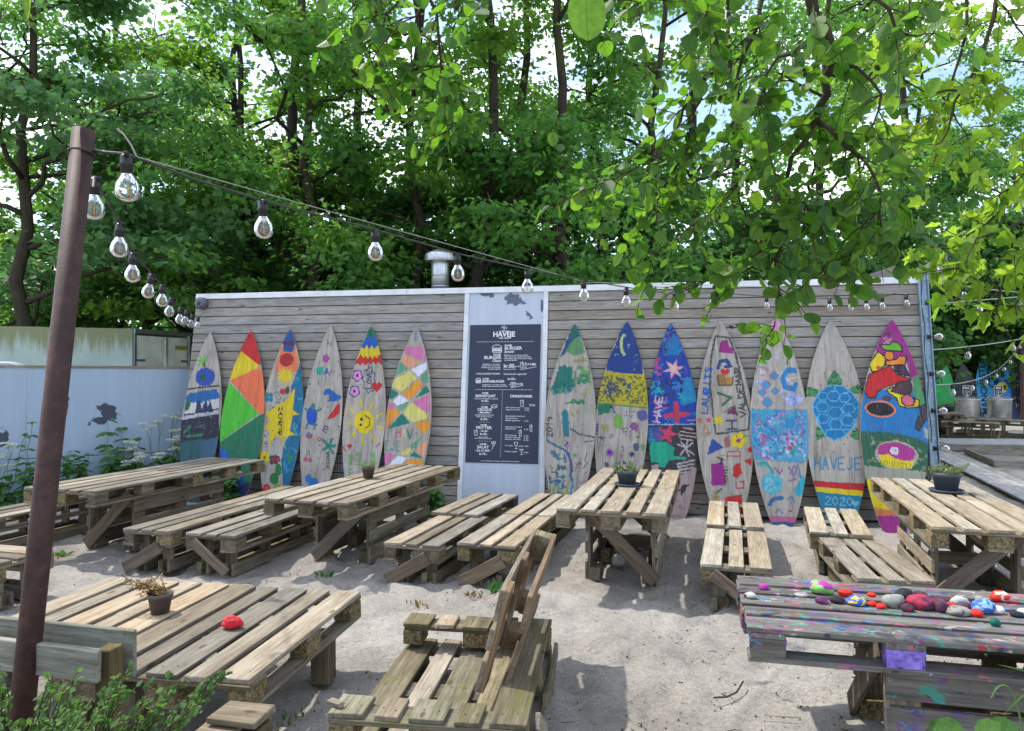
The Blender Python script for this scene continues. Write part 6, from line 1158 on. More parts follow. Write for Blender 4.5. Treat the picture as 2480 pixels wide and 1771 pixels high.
# ------------------------------------------------------------------ trees
def wig(a, b, n, amp, g): 
    P = [np.array(a) + (np.array(b) - np.array(a)) * t for t in np.linspace(0, 1, n)]
    for i in range(1, n): P[i] = P[i] + g.normal(size=3) * amp * np.array([1, 1, .4]) * (1 if i < n - 1 else .5)
    return P
def tree_meshes(seed, H, crown_lo, rad, ncl, nlf, lsize, shape, lm, bk, trunk_r, lean=(0, 0), flat=.32, ivy=False, top_taper=.5):
    g = np.random.default_rng(seed); tb = MB(); spine = wig((0, 0, -.3), (lean[0] * H, lean[1] * H, H), 12, .09, g); rr = np.linspace(1, .18, 12) ** .9 * trunk_r; tb.tube(spine, rr, 8); cl = []
    nl = 15
    for k in range(nl):
        f = g.uniform(crown_lo / H * .55, .93); i = min(10, int(f * 11)); p0 = spine[i] + (spine[i + 1] - spine[i]) * (f * 11 - i); a = k * 2.4 + g.normal() * .4
        ln = rad * g.uniform(.55, 1.05) * (1 - top_taper * max(0, f - .4)); rise = g.uniform(.15, .75) * ln
        e = p0 + np.array([math.cos(a) * ln, math.sin(a) * ln, rise]); L_ = wig(p0, e, 7, .10, g); tb.tube(L_, np.linspace(.42, .08, 7) * trunk_r * (1.1 - f * .6), 6)
        for j in range(3, 7): cl.append(L_[j] + g.normal(size=3) * .15)
        for q in range(3):
            j = g.integers(2, 6); b = a + g.choice([-1, 1]) * g.uniform(.5, 1.1); l2 = ln * g.uniform(.3, .55); s_ = wig(L_[j], L_[j] + np.array([math.cos(b) * l2, math.sin(b) * l2, l2 * g.uniform(-.1, .5)]), 5, .07, g); tb.tube(s_, np.linspace(.16, .05, 5) * trunk_r, 5); cl += [s_[3], s_[4], s_[4] + g.normal(size=3) * .25]
    while len(cl) < ncl:
        th = g.uniform(0, 6.28); z = g.uniform(crown_lo, H * 1.02); k = 1 - top_taper * max(0, (z - H * .45) / (H * .55)); r_ = rad * k * math.sqrt(g.uniform(.15, 1)); c = spine[min(11, int(max(0, z / H) * 11))]
        cl.append(np.array([c[0] + r_ * math.cos(th), c[1] + r_ * math.sin(th), z]))
    cl = np.array(cl[:ncl] if len(cl) > ncl else cl); n = len(cl); cs = g.uniform(.32, .72, n)
    off = g.normal(size=(n, nlf, 3)) * .55; off[..., 2] *= flat; pos = cl[:, None] + off * cs[:, None, None]; pos = pos.reshape(-1, 3)
    tilt = np.repeat(g.normal(size=(n, 3)) * .35 + np.array([0, 0, 1]), nlf, 0); nr = tilt + g.normal(size=pos.shape) * .42; o2 = off.reshape(-1, 3); ax = np.stack([o2[:, 0], o2[:, 1], np.full(len(o2), -.35)], -1) + g.normal(size=pos.shape) * .35
    cm = leaf_mesh('crown', shape, pos, ax, nr, lsize * g.uniform(.65, 1.2, len(pos)), lm, g); tm = tb.mesh('trunk', [bk], True); return tm, cm, spine
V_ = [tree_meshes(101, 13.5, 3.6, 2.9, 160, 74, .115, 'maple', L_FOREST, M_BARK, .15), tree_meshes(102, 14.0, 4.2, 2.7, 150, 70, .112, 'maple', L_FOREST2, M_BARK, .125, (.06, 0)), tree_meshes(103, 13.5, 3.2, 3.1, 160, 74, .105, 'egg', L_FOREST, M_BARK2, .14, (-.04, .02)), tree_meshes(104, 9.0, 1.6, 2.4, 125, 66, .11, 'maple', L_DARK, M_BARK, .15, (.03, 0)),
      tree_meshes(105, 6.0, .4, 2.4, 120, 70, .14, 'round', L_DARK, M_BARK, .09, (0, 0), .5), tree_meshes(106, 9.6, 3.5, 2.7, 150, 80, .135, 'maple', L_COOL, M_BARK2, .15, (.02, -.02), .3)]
names_ = ['tall broadleaf tree', 'slender leaning broadleaf tree', 'round leaved forest tree', 'dark shaded forest tree', 'dark bushy understorey tree', 'lush low crowned maple']
def tree(kind, px, y, rot, sc, label, zoff=0):
    tm, cm, _ = V_[kind]; x = (px - 1240) / FOC * y; t = thing('forest_tree' if kind != 4 else 'understorey_tree', label, 'tree', T(x, y, zoff) @ RZ(rot) @ Matrix.Scale(sc, 4), 'trees of the wood behind the kiosk'); link('trunk', tm, t); link('crown', cm, t); return t
front = [(0, 860, 17.5, 1.9, 1.1, 'tall tree filling the gap right of the third bulb of the long string'), (1, 1075, 18.5, 2.7, 1.15, 'tall yellowish tree behind the roof vent'), (0, 1270, 18, .9, 1.15, 'tall tree filling the sky gap above the menu sheet'), (1, 1470, 18.5, 3.9, 1.2, 'tall yellowish tree behind the left edge of the alder leaves'), (0, 1690, 22, 5.0, 1.35, 'tall tree behind the middle of the alder leaves'), (1, 1950, 23, .2, 1.45, 'tall yellowish tree behind the right end of the kiosk roof'), (0, 2180, 25, 2.2, 1.45, 'tall tree behind the upper maple branch'), (1, 520, 17.5, 1.2, 1.1, 'slim yellowish tree above the left kiosk corner'), (2, -130, 13.5, 1.1, 1.0, 'tall tree half outside the left picture edge behind the trailer'), (1, 200, 16.5, .4, 1.0, 'slim tree standing between the two lush maples at the left'), (5, 40, 12.6, .6, 1.0, 'lush maple with thick mossy trunk behind the box trailer at the far left'), (5, 340, 17.0, 2.2, .98, 'lush maple hanging over the trailer doors, ivy dark trunk behind the bulbs'), (0, 725, 14.0, .3, 1.0, 'tall tree with forked upper trunk above the steep bulb string'), (1, 640, 15.2, 3.8, .92, 'slim dark trunked tree just left of the forked tree'), (2, 770, 13.6, 1.4, .93, 'forked trunk tree behind the third bulb of the long string'), (1, 985, 14.2, 5.1, .95, 'tree with a leaning dark lower trunk left of the roof vent'),
         (0, 1178, 13.6, 2.6, 1.0, 'broad ivy clad tree rising right of the roof vent'), (0, 1360, 13.2, 4.4, .98, 'tall straight trunked tree above the menu sheet, right of the ivy clad one'), (2, 1560, 16.0, 3.3, 1.0, 'tree mostly hidden behind the hanging alder branches'), (2, 1800, 20.5, 5.6, 1.2, 'tall round leaved tree behind the middle of the alder branches'), (3, 2330, 29.5, 2.0, 1.3, 'dark tree above the far painted boards'), (2, 2520, 27, 4.0, 1.3, 'tall pale leaved tree at the right picture edge')]
for a in front: tree(*a)
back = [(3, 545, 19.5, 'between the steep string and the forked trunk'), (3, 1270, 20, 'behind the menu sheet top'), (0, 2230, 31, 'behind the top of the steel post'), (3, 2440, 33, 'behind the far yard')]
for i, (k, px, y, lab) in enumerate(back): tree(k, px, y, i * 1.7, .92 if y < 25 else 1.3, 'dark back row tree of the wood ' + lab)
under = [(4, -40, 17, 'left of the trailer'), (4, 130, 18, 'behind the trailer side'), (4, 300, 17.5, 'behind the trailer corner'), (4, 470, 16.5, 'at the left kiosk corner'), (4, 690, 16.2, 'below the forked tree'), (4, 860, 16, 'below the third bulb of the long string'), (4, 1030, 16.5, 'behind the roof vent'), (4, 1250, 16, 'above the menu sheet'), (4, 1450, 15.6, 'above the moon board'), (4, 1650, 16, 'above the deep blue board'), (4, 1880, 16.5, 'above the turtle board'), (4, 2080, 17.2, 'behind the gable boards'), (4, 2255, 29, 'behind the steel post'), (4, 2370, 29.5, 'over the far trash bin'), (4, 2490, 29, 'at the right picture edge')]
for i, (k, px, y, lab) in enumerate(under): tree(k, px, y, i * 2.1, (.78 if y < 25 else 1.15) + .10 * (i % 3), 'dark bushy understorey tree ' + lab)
# ivy hedge right above the far boards
def leafcloud(name, boxes, n, size, shape, mat, g, up=.5): 
    pos = []
    for (c, e, k) in boxes: 
        q = g.normal(size=(int(n * k), 3)) * .5; q = np.clip(q, -1.2, 1.2); pos.append(np.array(c) + q * np.array(e))
    pos = np.concatenate(pos); return link(name, leaf_mesh(name, shape, pos, rdir(len(pos), g) + np.array([0, -.2, -.4]), rdir(len(pos), g) + np.array([0, -.5, up]), size * g.uniform(.6, 1.2, len(pos)), mat, g))
g = np.random.default_rng(8); hc = aty(2390, 800, 27.0)
hg = thing('ivy_hedge', 'dense dark leafy hedge hanging over the far painted boards', 'hedge')
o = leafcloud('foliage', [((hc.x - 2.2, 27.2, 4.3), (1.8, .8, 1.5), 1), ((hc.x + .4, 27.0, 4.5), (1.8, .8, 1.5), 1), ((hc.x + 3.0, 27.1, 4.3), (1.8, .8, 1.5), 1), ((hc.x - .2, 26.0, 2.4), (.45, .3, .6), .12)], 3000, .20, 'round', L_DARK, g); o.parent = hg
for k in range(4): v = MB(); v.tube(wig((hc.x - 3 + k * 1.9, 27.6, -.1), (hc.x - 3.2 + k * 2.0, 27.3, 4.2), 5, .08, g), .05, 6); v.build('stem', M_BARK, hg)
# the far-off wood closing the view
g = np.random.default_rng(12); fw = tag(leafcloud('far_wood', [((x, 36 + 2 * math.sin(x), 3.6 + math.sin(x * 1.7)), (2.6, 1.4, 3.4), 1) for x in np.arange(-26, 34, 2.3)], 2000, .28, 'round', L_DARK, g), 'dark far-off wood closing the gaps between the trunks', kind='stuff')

# ------------------------------------------------------------------ overhanging branches
def branch(name, label, limbs, shape, lsize, lm, M0, twig_per_m, leaf_step, seed, nsep, twlen=(.14, .34), cones=0, droop=-.35, thin=1.0):
    g = np.random.default_rng(seed); t = thing(name, label, 'branch'); pos, ax, nr = [], [], []; wood_ = MB(); tips = []
    for pts, r0, r1, lf in limbs:
        P = [np.array(p) for p in pts]; Q = [P[0]]
        for a, b in zip(P[:-1], P[1:]):
            n = max(2, int(np.linalg.norm(b - a) / .12))
            for k in range(1, n + 1): Q.append(a + (b - a) * k / n + (g.normal(size=3) * .012 if k < n else 0))
        mb = MB(); mb.tube(Q, np.linspace(r0, r1, len(Q)), 7); mb.build('limb', M0, t, True)
        if lf <= 0: continue
        for i in range(1, len(Q)):
            seg = np.linalg.norm(Q[i] - Q[i - 1]); f = i / len(Q)
            for _ in range(g.poisson(twig_per_m * seg * lf * (.35 + f))):
                d = unit(unit(Q[i] - Q[i - 1]) * .5 + g.normal(size=3) * np.array([.8, .8, .5])); l = g.uniform(*twlen); q = [Q[i]]
                for s in range(5): d = unit(d + np.array([0, 0, droop * .22]) + g.normal(size=3) * .13); q.append(q[-1] + d * l / 5)
                wood_.tube(q, np.linspace(.0032, .0012, 6), 4, cap=False); tips.append(q[-1])
                for s in np.arange(.18, 1.02, leaf_step / l):
                    k = min(4, int(s * 5)); p = q[k] + (q[k + 1] - q[k]) * (s * 5 - k); pos.append(p); ax.append(unit(d * .5 + g.normal(size=3) * .7 + np.array([0, 0, droop]))); nr.append(g.normal(size=3) * .55 + np.array([0, -.15, .8]))
    pos, ax, nr = map(np.array, (pos, ax, nr)); N = len(pos); sz = lsize * g.uniform(.6, 1.18, N); wood_.build('twigs', M0, t)
    key = np.argsort(-sz / pos[:, 1]); sep, rest = key[:nsep], key[nsep:]
    link('foliage', leaf_mesh('foliage', shape, pos[rest], ax[rest], nr[rest], sz[rest], lm, g), t)['kind'] = 'stuff'
    base = leaf_mesh('leaf', shape, [(0, 0, 0)], [(0, 1, 0)], [(0, 0, 1)], 1.0, lm, g)
    for i in sep:
        y = Vector(unit(ax[i])); z = Vector(nr[i]); z = (z - y * z.dot(y)).normalized(); x = y.cross(z); s = float(sz[i])
        link('leaf', base, t, None, Matrix(((x.x * s, y.x * s, z.x * s, pos[i][0]), (x.y * s, y.y * s, z.y * s, pos[i][1]), (x.z * s, y.z * s, z.z * s, pos[i][2]), (0, 0, 0, 1))))
    if cones:
        cb = MB()
        for k in g.choice(len(tips), min(cones, len(tips)), False):
            for _ in range(3): p = tips[k] + g.normal(size=3) * .012; cb.lathe([(0, -.011), (.006, -.006), (.0075, 0), (.005, .008), (0, .011)], 6, T(*p) @ RX(g.normal()))
        cb.build('cones', M_TWIG, t)
    return t, N
def zq(cx, cy, y): return aty(1240 + cx / 1.833, cy / 1.833, y)
def za(cx, cy, y): return aty(cx / 1.833, cy / 1.833, y)
al = [([zq(1300, -420, 2.6), zq(1330, 0, 2.7), zq(1390, 130, 2.75), (zq(1420, 300, 2.8)), zq(1400, 420, 2.85), zq(1350, 540, 2.9)], .026, .015, .55),
      ([zq(1350, 540, 2.9), zq(1240, 700, 2.95), zq(1230, 850, 3.0), zq(1220, 1000, 3.05), zq(1170, 1150, 3.1), zq(1185, 1280, 3.15), zq(1165, 1450, 3.2)], .011, .003, 1.0),
      ([zq(1360, 540, 2.9), zq(1480, 650, 2.8), zq(1570, 720, 2.75), zq(1640, 860, 2.7), zq(1640, 1010, 2.7)], .010, .003, 1.05),
      ([zq(1350, 540, 2.9), zq(1150, 660, 3.0), zq(1000, 820, 3.1), zq(900, 940, 3.2), zq(800, 1000, 3.25), zq(640, 1120, 3.3)], .011, .003, .8),
      ([zq(1120, -250, 3.1), zq(1100, 40, 3.1), zq(1050, 200, 3.1), zq(1000, 340, 3.15), zq(1010, 480, 3.2), zq(960, 640, 3.2)], .012, .003, .9), ([zq(890, -200, 2.9), zq(885, 0, 2.9), zq(880, 100, 2.9), zq(930, 260, 2.95), zq(860, 340, 3.0), zq(790, 520, 3.05), zq(780, 650, 3.1), zq(700, 780, 3.15)], .011, .003, 1.0),
      ([zq(860, 340, 3.0), zq(760, 480, 3.05), zq(700, 620, 3.1), zq(560, 740, 3.15), zq(380, 800, 3.2)], .008, .002, 1.0), ([zq(1410, 200, 2.8), zq(1530, 300, 2.7), zq(1640, 420, 2.7), zq(1600, 560, 2.7)], .009, .003, .9), ([zq(1380, 100, 2.75), zq(1240, 240, 2.7), zq(1130, 330, 2.7), zq(1090, 460, 2.7)], .009, .003, .9),
      ([zq(780, 650, 3.1), zq(680, 820, 3.2), zq(620, 940, 3.3)], .006, .002, .9), ([zq(1230, 850, 3.0), zq(1340, 960, 2.95), zq(1400, 1060, 2.9)], .006, .002, .8), ([zq(1170, 1150, 3.1), zq(1060, 1190, 3.15), zq(960, 1230, 3.2), zq(860, 1250, 3.2)], .006, .002, .6), ([zq(1640, 860, 2.7), zq(1560, 1000, 2.75), zq(1500, 1150, 2.8)], .005, .002, .9), ([zq(1000, 820, 3.1), zq(1040, 960, 3.1), zq(1000, 1090, 3.15)], .006, .002, 1.0),
      ([zq(1640, -200, 2.5), zq(1620, 0, 2.5), zq(1700, 120, 2.5), zq(1800, 160, 2.5)], .010, .003, .9), ([zq(640, -260, 2.9), zq(620, -60, 2.9), zq(560, 10, 2.9)], .008, .003, 1.1),
      ([za(1800, -260, 2.7), za(1900, -20, 2.7), za(1950, 200, 2.75), za(1990, 360, 2.8), za(2010, 560, 2.85)], .009, .002, 1.0), ([za(1780, -120, 2.75), za(1760, 20, 2.75), za(1690, 140, 2.8), za(1640, 250, 2.8)], .007, .002, 1.0), ([za(1640, -200, 2.7), za(1590, -20, 2.75), za(1540, 60, 2.75)], .006, .002, .9), ([za(1900, -20, 2.7), za(1830, 180, 2.75), za(1800, 330, 2.8)], .005, .002, .9), ([za(2260, -200, 3.0), za(2180, 0, 3.0), za(2130, 100, 3.0)], .007, .002, .8)]
_, nA = branch('alder_branch', 'dark alder branches with round leaves and little cones hanging in front of the kiosk', al, 'round', .072, L_ALDER, M_TWIG, 34, .044, 31, 290, cones=46)
ml = [([zq(2180, -260, 4.0), zq(2150, 0, 4.0), zq(2100, 200, 4.0), zq(2000, 400, 4.05), zq(1950, 520, 4.1), zq(1900, 640, 4.1)], .016, .004, .8), ([zq(2050, -200, 4.1), zq(2020, 40, 4.1), zq(1990, 250, 4.15), zq(1930, 450, 4.2), zq(1800, 560, 4.2)], .012, .004, .8), ([zq(2000, 400, 4.05), zq(1850, 420, 4.1), zq(1650, 300, 4.1)], .008, .003, .9), ([zq(1930, 450, 4.2), zq(2020, 600, 4.2)], .006, .003, 1.2), ([zq(1800, -100, 4.2), zq(1760, 60, 4.2), zq(1640, 200, 4.2)], .008, .003, .8), ([zq(2150, 0, 4.0), zq(2240, 120, 4.0), zq(2330, 160, 4.0)], .008, .003, .9), ([zq(1900, 100, 4.1), zq(1720, 330, 4.1)], .006, .003, 1.0)]
branch('maple_branch', 'sunlit yellow green maple branch at the upper right behind the alder leaves', ml, 'maple', .095, L_MAPLE, M_TWIG, 26, .065, 41, 140, (.16, .36))
ml2 = [([zq(2700, 560, 3.3), zq(2400, 680, 3.3), zq(2250, 840, 3.3), zq(2100, 1000, 3.35), zq(1900, 1100, 3.4)], .010, .003, 1.1), ([zq(2500, 900, 3.2), zq(2330, 1000, 3.2), zq(2200, 1180, 3.25), zq(2150, 1380, 3.3)], .008, .003, 1.1), ([zq(2420, 760, 3.2), zq(2280, 760, 3.2), zq(2170, 860, 3.25)], .006, .003, 1.1), ([zq(2450, 1100, 3.2), zq(2300, 1250, 3.2), zq(2240, 1400, 3.2)], .006, .003, 1.1), ([zq(2300, 950, 3.2), zq(2060, 1060, 3.25), zq(1980, 1190, 3.3)], .005, .002, 1.0)]
branch('maple_branch', 'bright yellow green maple branch reaching in at the right picture edge', ml2, 'maple', .09, L_MAPLE, M_TWIG, 26, .062, 43, 130, (.14, .30))
nl = thing('hanging_leaf', 'single large dark leaf hanging very close at the top centre', 'leaf', Matrix()); v = MB(); c = zq(325, -60, .95); v.tube([zq(400, -420, 1.0), zq(360, -200, .97), c], .0016, 5); v.build('stalk', M_STEM, nl)
link('blade', leaf_mesh('blade', 'round', [tuple(c)], [(.06, .0, -1)], [(.1, -1, .05)], .072, L_ALDER, g), nl)
ll = [([za(-150, -200, 2.0), za(-40, -60, 2.0), za(5, 60, 2.0), za(15, 200, 2.0)], .004, .002, .8), ([za(100, -200, 2.2), za(190, -60, 2.2), za(210, 10, 2.2)], .004, .002, .4), ([za(250, -160, 2.2), za(310, -40, 2.2)], .003, .002, .6)]
branch('yellow_leaf_spray', 'few narrow yellow green leaves drooping in at the upper left corner', ll, 'lance', .075, L_MAPLE, M_TWIG, 14, .06, 47, 20, (.06, .14))

# ------------------------------------------------------------------ low plants
def weed(label, base, h, seed, kind):
    g = np.random.default_rng(seed); t = thing('wild_plant', label, 'plant', T(*base)); st = MB(); pos, ax, nr, sz, up = [], [], [], [], []
    for k in range({'umbel': 6, 'nettle': 4, 'low': 9, 'tall': 2}[kind]):
        a = g.uniform(0, 6.28); hh = h * g.uniform(.6, 1.05); q = wig((g.normal() * .08, g.normal() * .05, 0), (math.cos(a) * h * .22, math.sin(a) * h * .18, hh), 7, .012, g); st.tube(q, np.linspace(.006, .0025, 7), 5)
        for i in range(1, 7):
            for s in range({'umbel': 3 if i < 4 else 0, 'nettle': 4, 'low': 4, 'tall': 5}[kind]):
                b = g.uniform(0, 6.28); pos.append(q[i]); ax.append((math.cos(b), math.sin(b), -.25)); nr.append((g.normal() * .25, -.3 + g.normal() * .25, 1)); sz.append({'umbel': .19, 'nettle': .20, 'low': .16, 'tall': .11}[kind] * g.uniform(.6, 1.2) * (1.2 - i * .08))
        if kind == 'umbel':
            for r_ in range(3):
                b = g.uniform(0, 6.28); e = q[-1] + np.array([math.cos(b) * .09, math.sin(b) * .07, g.uniform(-.05, .09)]) if r_ else q[-1]; st.tube([q[-3], (q[-2] + e) / 2, e], .002, 4)
                for m in range(110): rr = .062 * math.sqrt(g.random()); th = g.uniform(0, 6.28); up.append(e + np.array([rr * math.cos(th), rr * math.sin(th), .014 - rr * .25 + g.normal() * .004]))
    st.build('stems', M_STEM, t); link('foliage', leaf_mesh('foliage', 'oval', pos, ax, nr, np.array(sz), L_WEED, g), t)
    if up: link('flower_heads', leaf_mesh('flower_heads', 'round', up, rdir(len(up), g), rdir(len(up), g) + np.array([0, 0, 1.5]), .014, L_WHITE, g), t)
def fpt(px, off=.35): # foot of the fence seen at column px, moved towards the yard
    a = (px - 1240) / FOC; d = fd; k = (a * fR.y - fR.x) / (d.x - a * d.y); p = fR + d * k; n = Vector((-d.y, d.x, 0)); n = n if n.y < 0 else -n; return p + n * off
for i, (px, h, kd, lab) in enumerate(((445, .95, 'umbel', 'white flowering umbel plant tallest beside the first painted board'), (395, 1.05, 'umbel', 'white flowering umbel plant in the thick of the weeds by the fence'), (345, .80, 'umbel', 'low white flowering umbel plant on the left of the fence weeds'), (300, 1.0, 'nettle', 'tall broad leaved nettle plant against the fence'), (255, .80, 'nettle', 'broad leaved nettle plant left of the tallest nettle'), (185, .75, 'low', 'leafy low plant just right of the rusty pole at the fence foot'), (40, 1.0, 'tall', 'slender upright weed at the fence left of the rusty pole'), (10, .8, 'umbel', 'umbel plant with few heads at the left picture edge'), (90, .55, 'low', 'low yellow green weed patch left of the rusty pole'), (330, .5, 'low', 'dense low leaves under the flowering fence plants'), (420, .5, 'low', 'dense low leaves at the foot of the first painted board'))):
    p = fpt(px, .25 + .12 * (i % 3)); weed(lab, (p.x, p.y, 0), h, 60 + i, kd)
for i, (px, py, h, lab) in enumerate(((560, 1212, .42, 'small green weed at the foot of the triangle painted board'), (1050, 1240, .30, 'sparse grassy weed at the kiosk foot left of the menu sheet'))):
    p = atz(px, py, 0.02); weed(lab, (p.x, min(p.y, 9.1), 0), h, 90 + i, 'low')
def tuft(px, py, h, n, mat, lab, seed):
    g = np.random.default_rng(seed); p = atz(px, py, 0); pos = g.normal(size=(n, 3)) * np.array([.035, .035, 0]); ax = np.stack([g.normal(size=n) * .45, g.normal(size=n) * .45, np.ones(n)], -1); tag(link('grass_tuft', leaf_mesh('grass_tuft', 'lance', pos, ax, rdir(n, g), h * .75 * g.uniform(.4, 1.1, n), mat, g), None, None, T(p.x, p.y, gz(p.x, p.y))), lab, 'grass tuft')
tuft(1200, 1440, .14, 26, L_WEED, 'green grass tuft at the foot of the brace behind the pallet lounge', 1); tuft(792, 1395, .08, 22, L_WEED, 'small green tuft alone on the sand below the brown pot table', 2); tuft(1018, 1462, .07, 20, L_DRY, 'dry yellow tuft on the sand left of the pallet lounge back', 3); tuft(1140, 1442, .07, 18, L_DRY, 'dry yellow tuft next to the green one behind the lounge', 4); tuft(784, 1580, .06, 16, L_DRY, 'dry tuft beside the low wide table corner', 5)
tuft(150, 1340, .08, 60, L_WEED, 'pale grass patch right of the rusty pole in front of the fence table', 6); tuft(125, 1352, .06, 40, L_DRY, 'straw coloured grass patch beside the rusty pole', 7)
tuft(705, 1740, .06, 14, L_SHRUB, 'tiny green seedling at the lower edge right of the block stool', 8)
# the shrub in the lower left corner
g = np.random.default_rng(77); sb = thing('shrub', 'leafy green shrub with small oval leaves filling the lower left corner', 'shrub', T(-1.2, 1.75, 0)); st = MB(); pos, ax, nr = [], [], []
def frond(a, b, k, lift):
    P = [Vector(a).lerp(Vector(b), t) + Vector((0, 0, lift * math.sin(t * 2.6))) for t in np.linspace(0, 1, 9)]; P = [np.array(p) + g.normal(size=3) * .006 for p in P]; st.tube(P, np.linspace(.004, .0012, 9), 4, cap=False)
    for i in range(1, 9):
        d = unit(P[i] - P[i - 1])
        for s in (-1, 1, 0):
            for m in range(k + (s != 0)): q = P[i - 1] + (P[i] - P[i - 1]) * g.random(); sd_ = np.cross(d, [0, 0, 1]) * s; pos.append(q); ax.append(unit(d * .5 + sd_ * .9 + g.normal(size=3) * .25)); nr.append(np.array([0, -.45, 1]) + g.normal(size=3) * .35)
SI = sb.matrix_basis.inverted()
for k in range(250):
    px = -80 + 400 * g.random() ** 1.7; py, y = g.uniform(1600 + max(0, px - 60) * .4, 1860), g.uniform(1.6, 2.15)
    if 5 < px < 110 and py < 1745: continue
    b = SI @ aty(px, py - max(0, px - 120) * .12 + 20, y); a = Vector((b.x * .55 - .1 + g.normal() * .05, b.y * .5 + g.normal() * .08, max(.05, b.z - g.uniform(.25, .5)))); frond(a, b, 1, .05)
for px, py, y in ((560, 1645, 2.0), (520, 1668, 1.95), (470, 1690, 1.9), (440, 1672, 2.0), (500, 1720, 1.85), (400, 1700, 1.9), (420, 1735, 1.8), (360, 1690, 1.95), (330, 1650, 2.0), (480, 1745, 1.8), (380, 1745, 1.8), (300, 1700, 1.85), (540, 1690, 1.95), (460, 1725, 1.85), (345, 1725, 1.8), (280, 1660, 1.95)):
    for r_ in range(2): b = SI @ aty(px + g.normal() * 12, py + g.normal() * 12, y); a = Vector((b.x * .35, b.y * .3, b.z - .38)); frond(a, b, 1, .07)
st.build('twigs', M_TWIG, sb); pos = np.array(pos); link('foliage', leaf_mesh('foliage', 'egg', pos, ax, nr, .0195 * g.uniform(.45, 1.3, len(pos)), L_SHRUB, g), sb)['kind'] = 'stuff'
# plant at the lower right corner
bp_ = thing('broad_leaf_plant', 'few broad bright leaves and a grass blade at the lower right corner', 'plant', T(*aty(2390, 1830, 1.75))); v = MB()
for q in (((0, 0, -.35), (-.05, .02, -.1), (-.10, .0, .03)), ((0, 0, -.35), (.0, .0, -.1), (.04, -.01, .04)), tuple((.075 + .05 * math.cos(t), .05, -.02 + .17 * math.sin(t)) if t > 0 else (.125, .05, -.35) for t in np.linspace(-.2, 2.2, 12))): v.tube(q, .0022, 5)
v.build('stems', M_STEM, bp_)
q1, q2 = bp_.matrix_basis.inverted() @ aty(2306, 1768, 1.75), bp_.matrix_basis.inverted() @ aty(2418, 1768, 1.75)
link('foliage', leaf_mesh('foliage', 'egg', [(q1.x + .03, 0, q1.z), (q2.x - .055, 0, q2.z - .01), (q2.x - .01, .02, q2.z - .01), (q1.x - .04, .03, q1.z - .02)], [(-.9, 0, .1), (.9, .1, .35), (.7, -.1, .2), (.8, .1, .2)], [(0, -.6, .8)] * 4, .072, L_SHRUB, g), bp_)
link('grass_blade', leaf_mesh('grass_blade', 'blade', [tuple(bp_.matrix_basis.inverted() @ aty(2500, 1632, 1.75)), tuple(bp_.matrix_basis.inverted() @ aty(2490, 1672, 1.75))], [(-1, 0, .35), (-1, 0, -.9)], [(0, -.6, 1), (0, -.6, 1)], .085, L_SHRUB, g), bp_)
# debris on the sand
g = np.random.default_rng(5); db = MB()
for k in range(5200):
    y = g.uniform(2.0, 8.2) if k % 3 else g.uniform(2.2, 5.0); x = g.uniform(-.75, .75) * y; z = gz(x, y)
    if vnoise(np.array([x * 1.6]), np.array([y * 1.6]), 44)[0] < .40 + .3 * g.random(): continue
    if k % 4 == 0: a = g.uniform(0, 6.28); l = g.uniform(.015, .07); db.tube([(x, y, z + .003), (x + l * .5 * math.cos(a), y + l * .5 * math.sin(a), z + .006), (x + l * math.cos(a + .3), y + l * math.sin(a + .3), z + .003)], g.uniform(.0008, .0018), 3)
    else: s = g.uniform(.0025, .0075); db.box(s * 1.5, s, s, T(x, y, z + s * .3) @ RZ(g.uniform(0, 3)) @ RX(g.uniform(0, 3)))
tag(db.build('litter', M_TWIG), 'alder cones and twig litter scattered over the sand', kind='stuff')
pos = np.stack([g.uniform(-.7, .7, 420), g.uniform(2.2, 8, 420), np.zeros(420)], -1); pos[:, 0] *= pos[:, 1]; pos[:, 2] = ground_h(pos[:, 0], pos[:, 1]) + .006
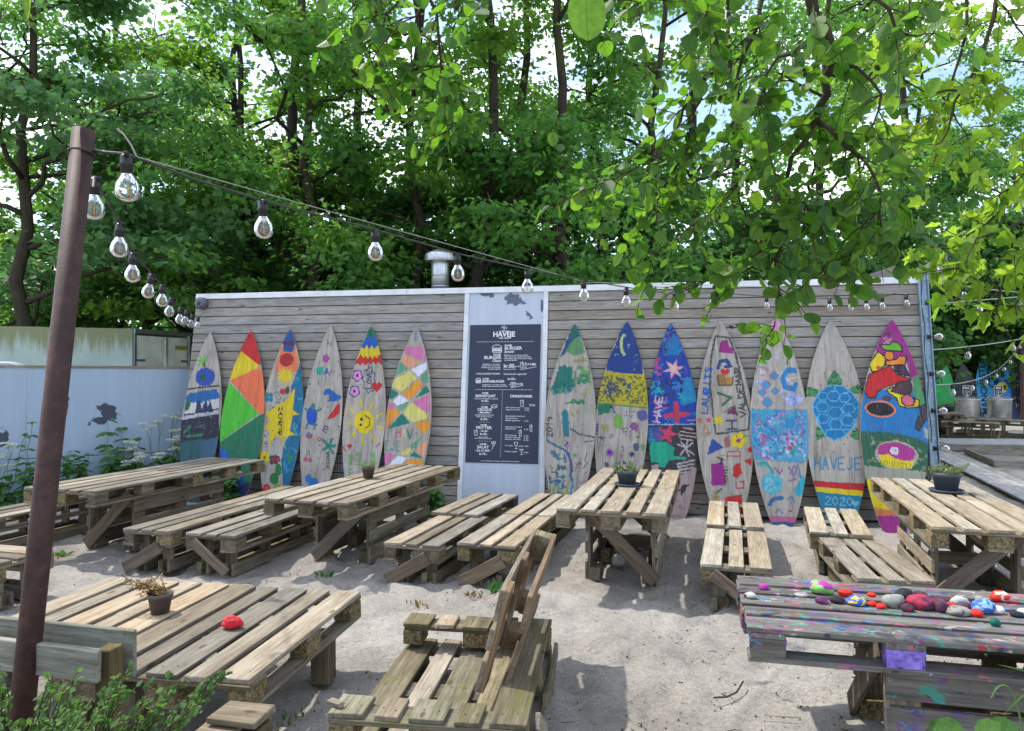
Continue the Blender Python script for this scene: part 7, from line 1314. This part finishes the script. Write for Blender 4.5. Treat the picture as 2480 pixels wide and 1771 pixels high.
tag(link('fallen_leaves', leaf_mesh('fallen_leaves', 'oval', pos, rdir(420, g) * np.array([1, 1, .1]), rdir(420, g) * .4 + np.array([0, 0, 1]), g.uniform(.015, .04, 420), L_DRY, g)), 'small dry leaves lying on the sand', kind='stuff')
c = atz(1495, 1320, 0); pos = np.array([c.x, c.y, .01]) + g.normal(size=(320, 3)) * np.array([.10, .16, .012]); pos[:, 2] = np.abs(pos[:, 2]) + ground_h(pos[:, 0], pos[:, 1])
tag(link('leaf_heap', leaf_mesh('leaf_heap', 'oval', pos, rdir(320, g) * np.array([1, 1, .3]), rdir(320, g) * .6 + np.array([0, 0, 1]), .05, leafmat('dark_dead_leaf', (.03, .02, .015), (.09, .055, .035), (.03, .02, .01), (.06, .04, .02), .1), g)), 'dark heap of dead leaves under the blue grey pot table', kind='stuff')
for i, (px, py, w, lab) in enumerate(((1512, 1348, .075, 'pale rough stone standing in the leaf heap under the blue grey pot table'), (1500, 1372, .06, 'smaller pale stone in front of the leaf heap under the table'))):
    p = atz(px, py, 0); tag(link('rough_stone', stone_mesh(w, w * .8, w * .85, 200 + i), None, stone_mat('pale_rock', (.42, .40, .38), (.30, .28, .26)), T(p.x, p.y, .05)), lab, 'stone')
sk = MB(); q = [atz(px, py, .015) for px, py in ((1728, 1690), (1760, 1688), (1785, 1676), (1800, 1650))]; sk.tube(q, .005, 5); sk.tube([q[1], atz(1748, 1680, .03)], .003, 4); tag(sk.build('stick', M_TWIG), 'short forked dry stick on the sand left of the paint table leg', 'stick')
sk = MB(); q = [atz(px, py, .012) for px, py in ((1850, 1732), (1900, 1736), (1940, 1739))]; sk.tube(q, .003, 5); tag(sk.build('straw', W_PALE), 'pale straight straw lying on the sand near the lower edge', 'straw')

for o in bpy.data.objects:
    if o.parent is not None and o.name.split('.')[0] in ('twigs', 'cones', 'small_print', 'line_drawings', 'dotted_rules', 'rivets', 'bolt_heads', 'screws', 'flower_heads', 'name_marks', 'handwriting'): o['kind'] = 'stuff'
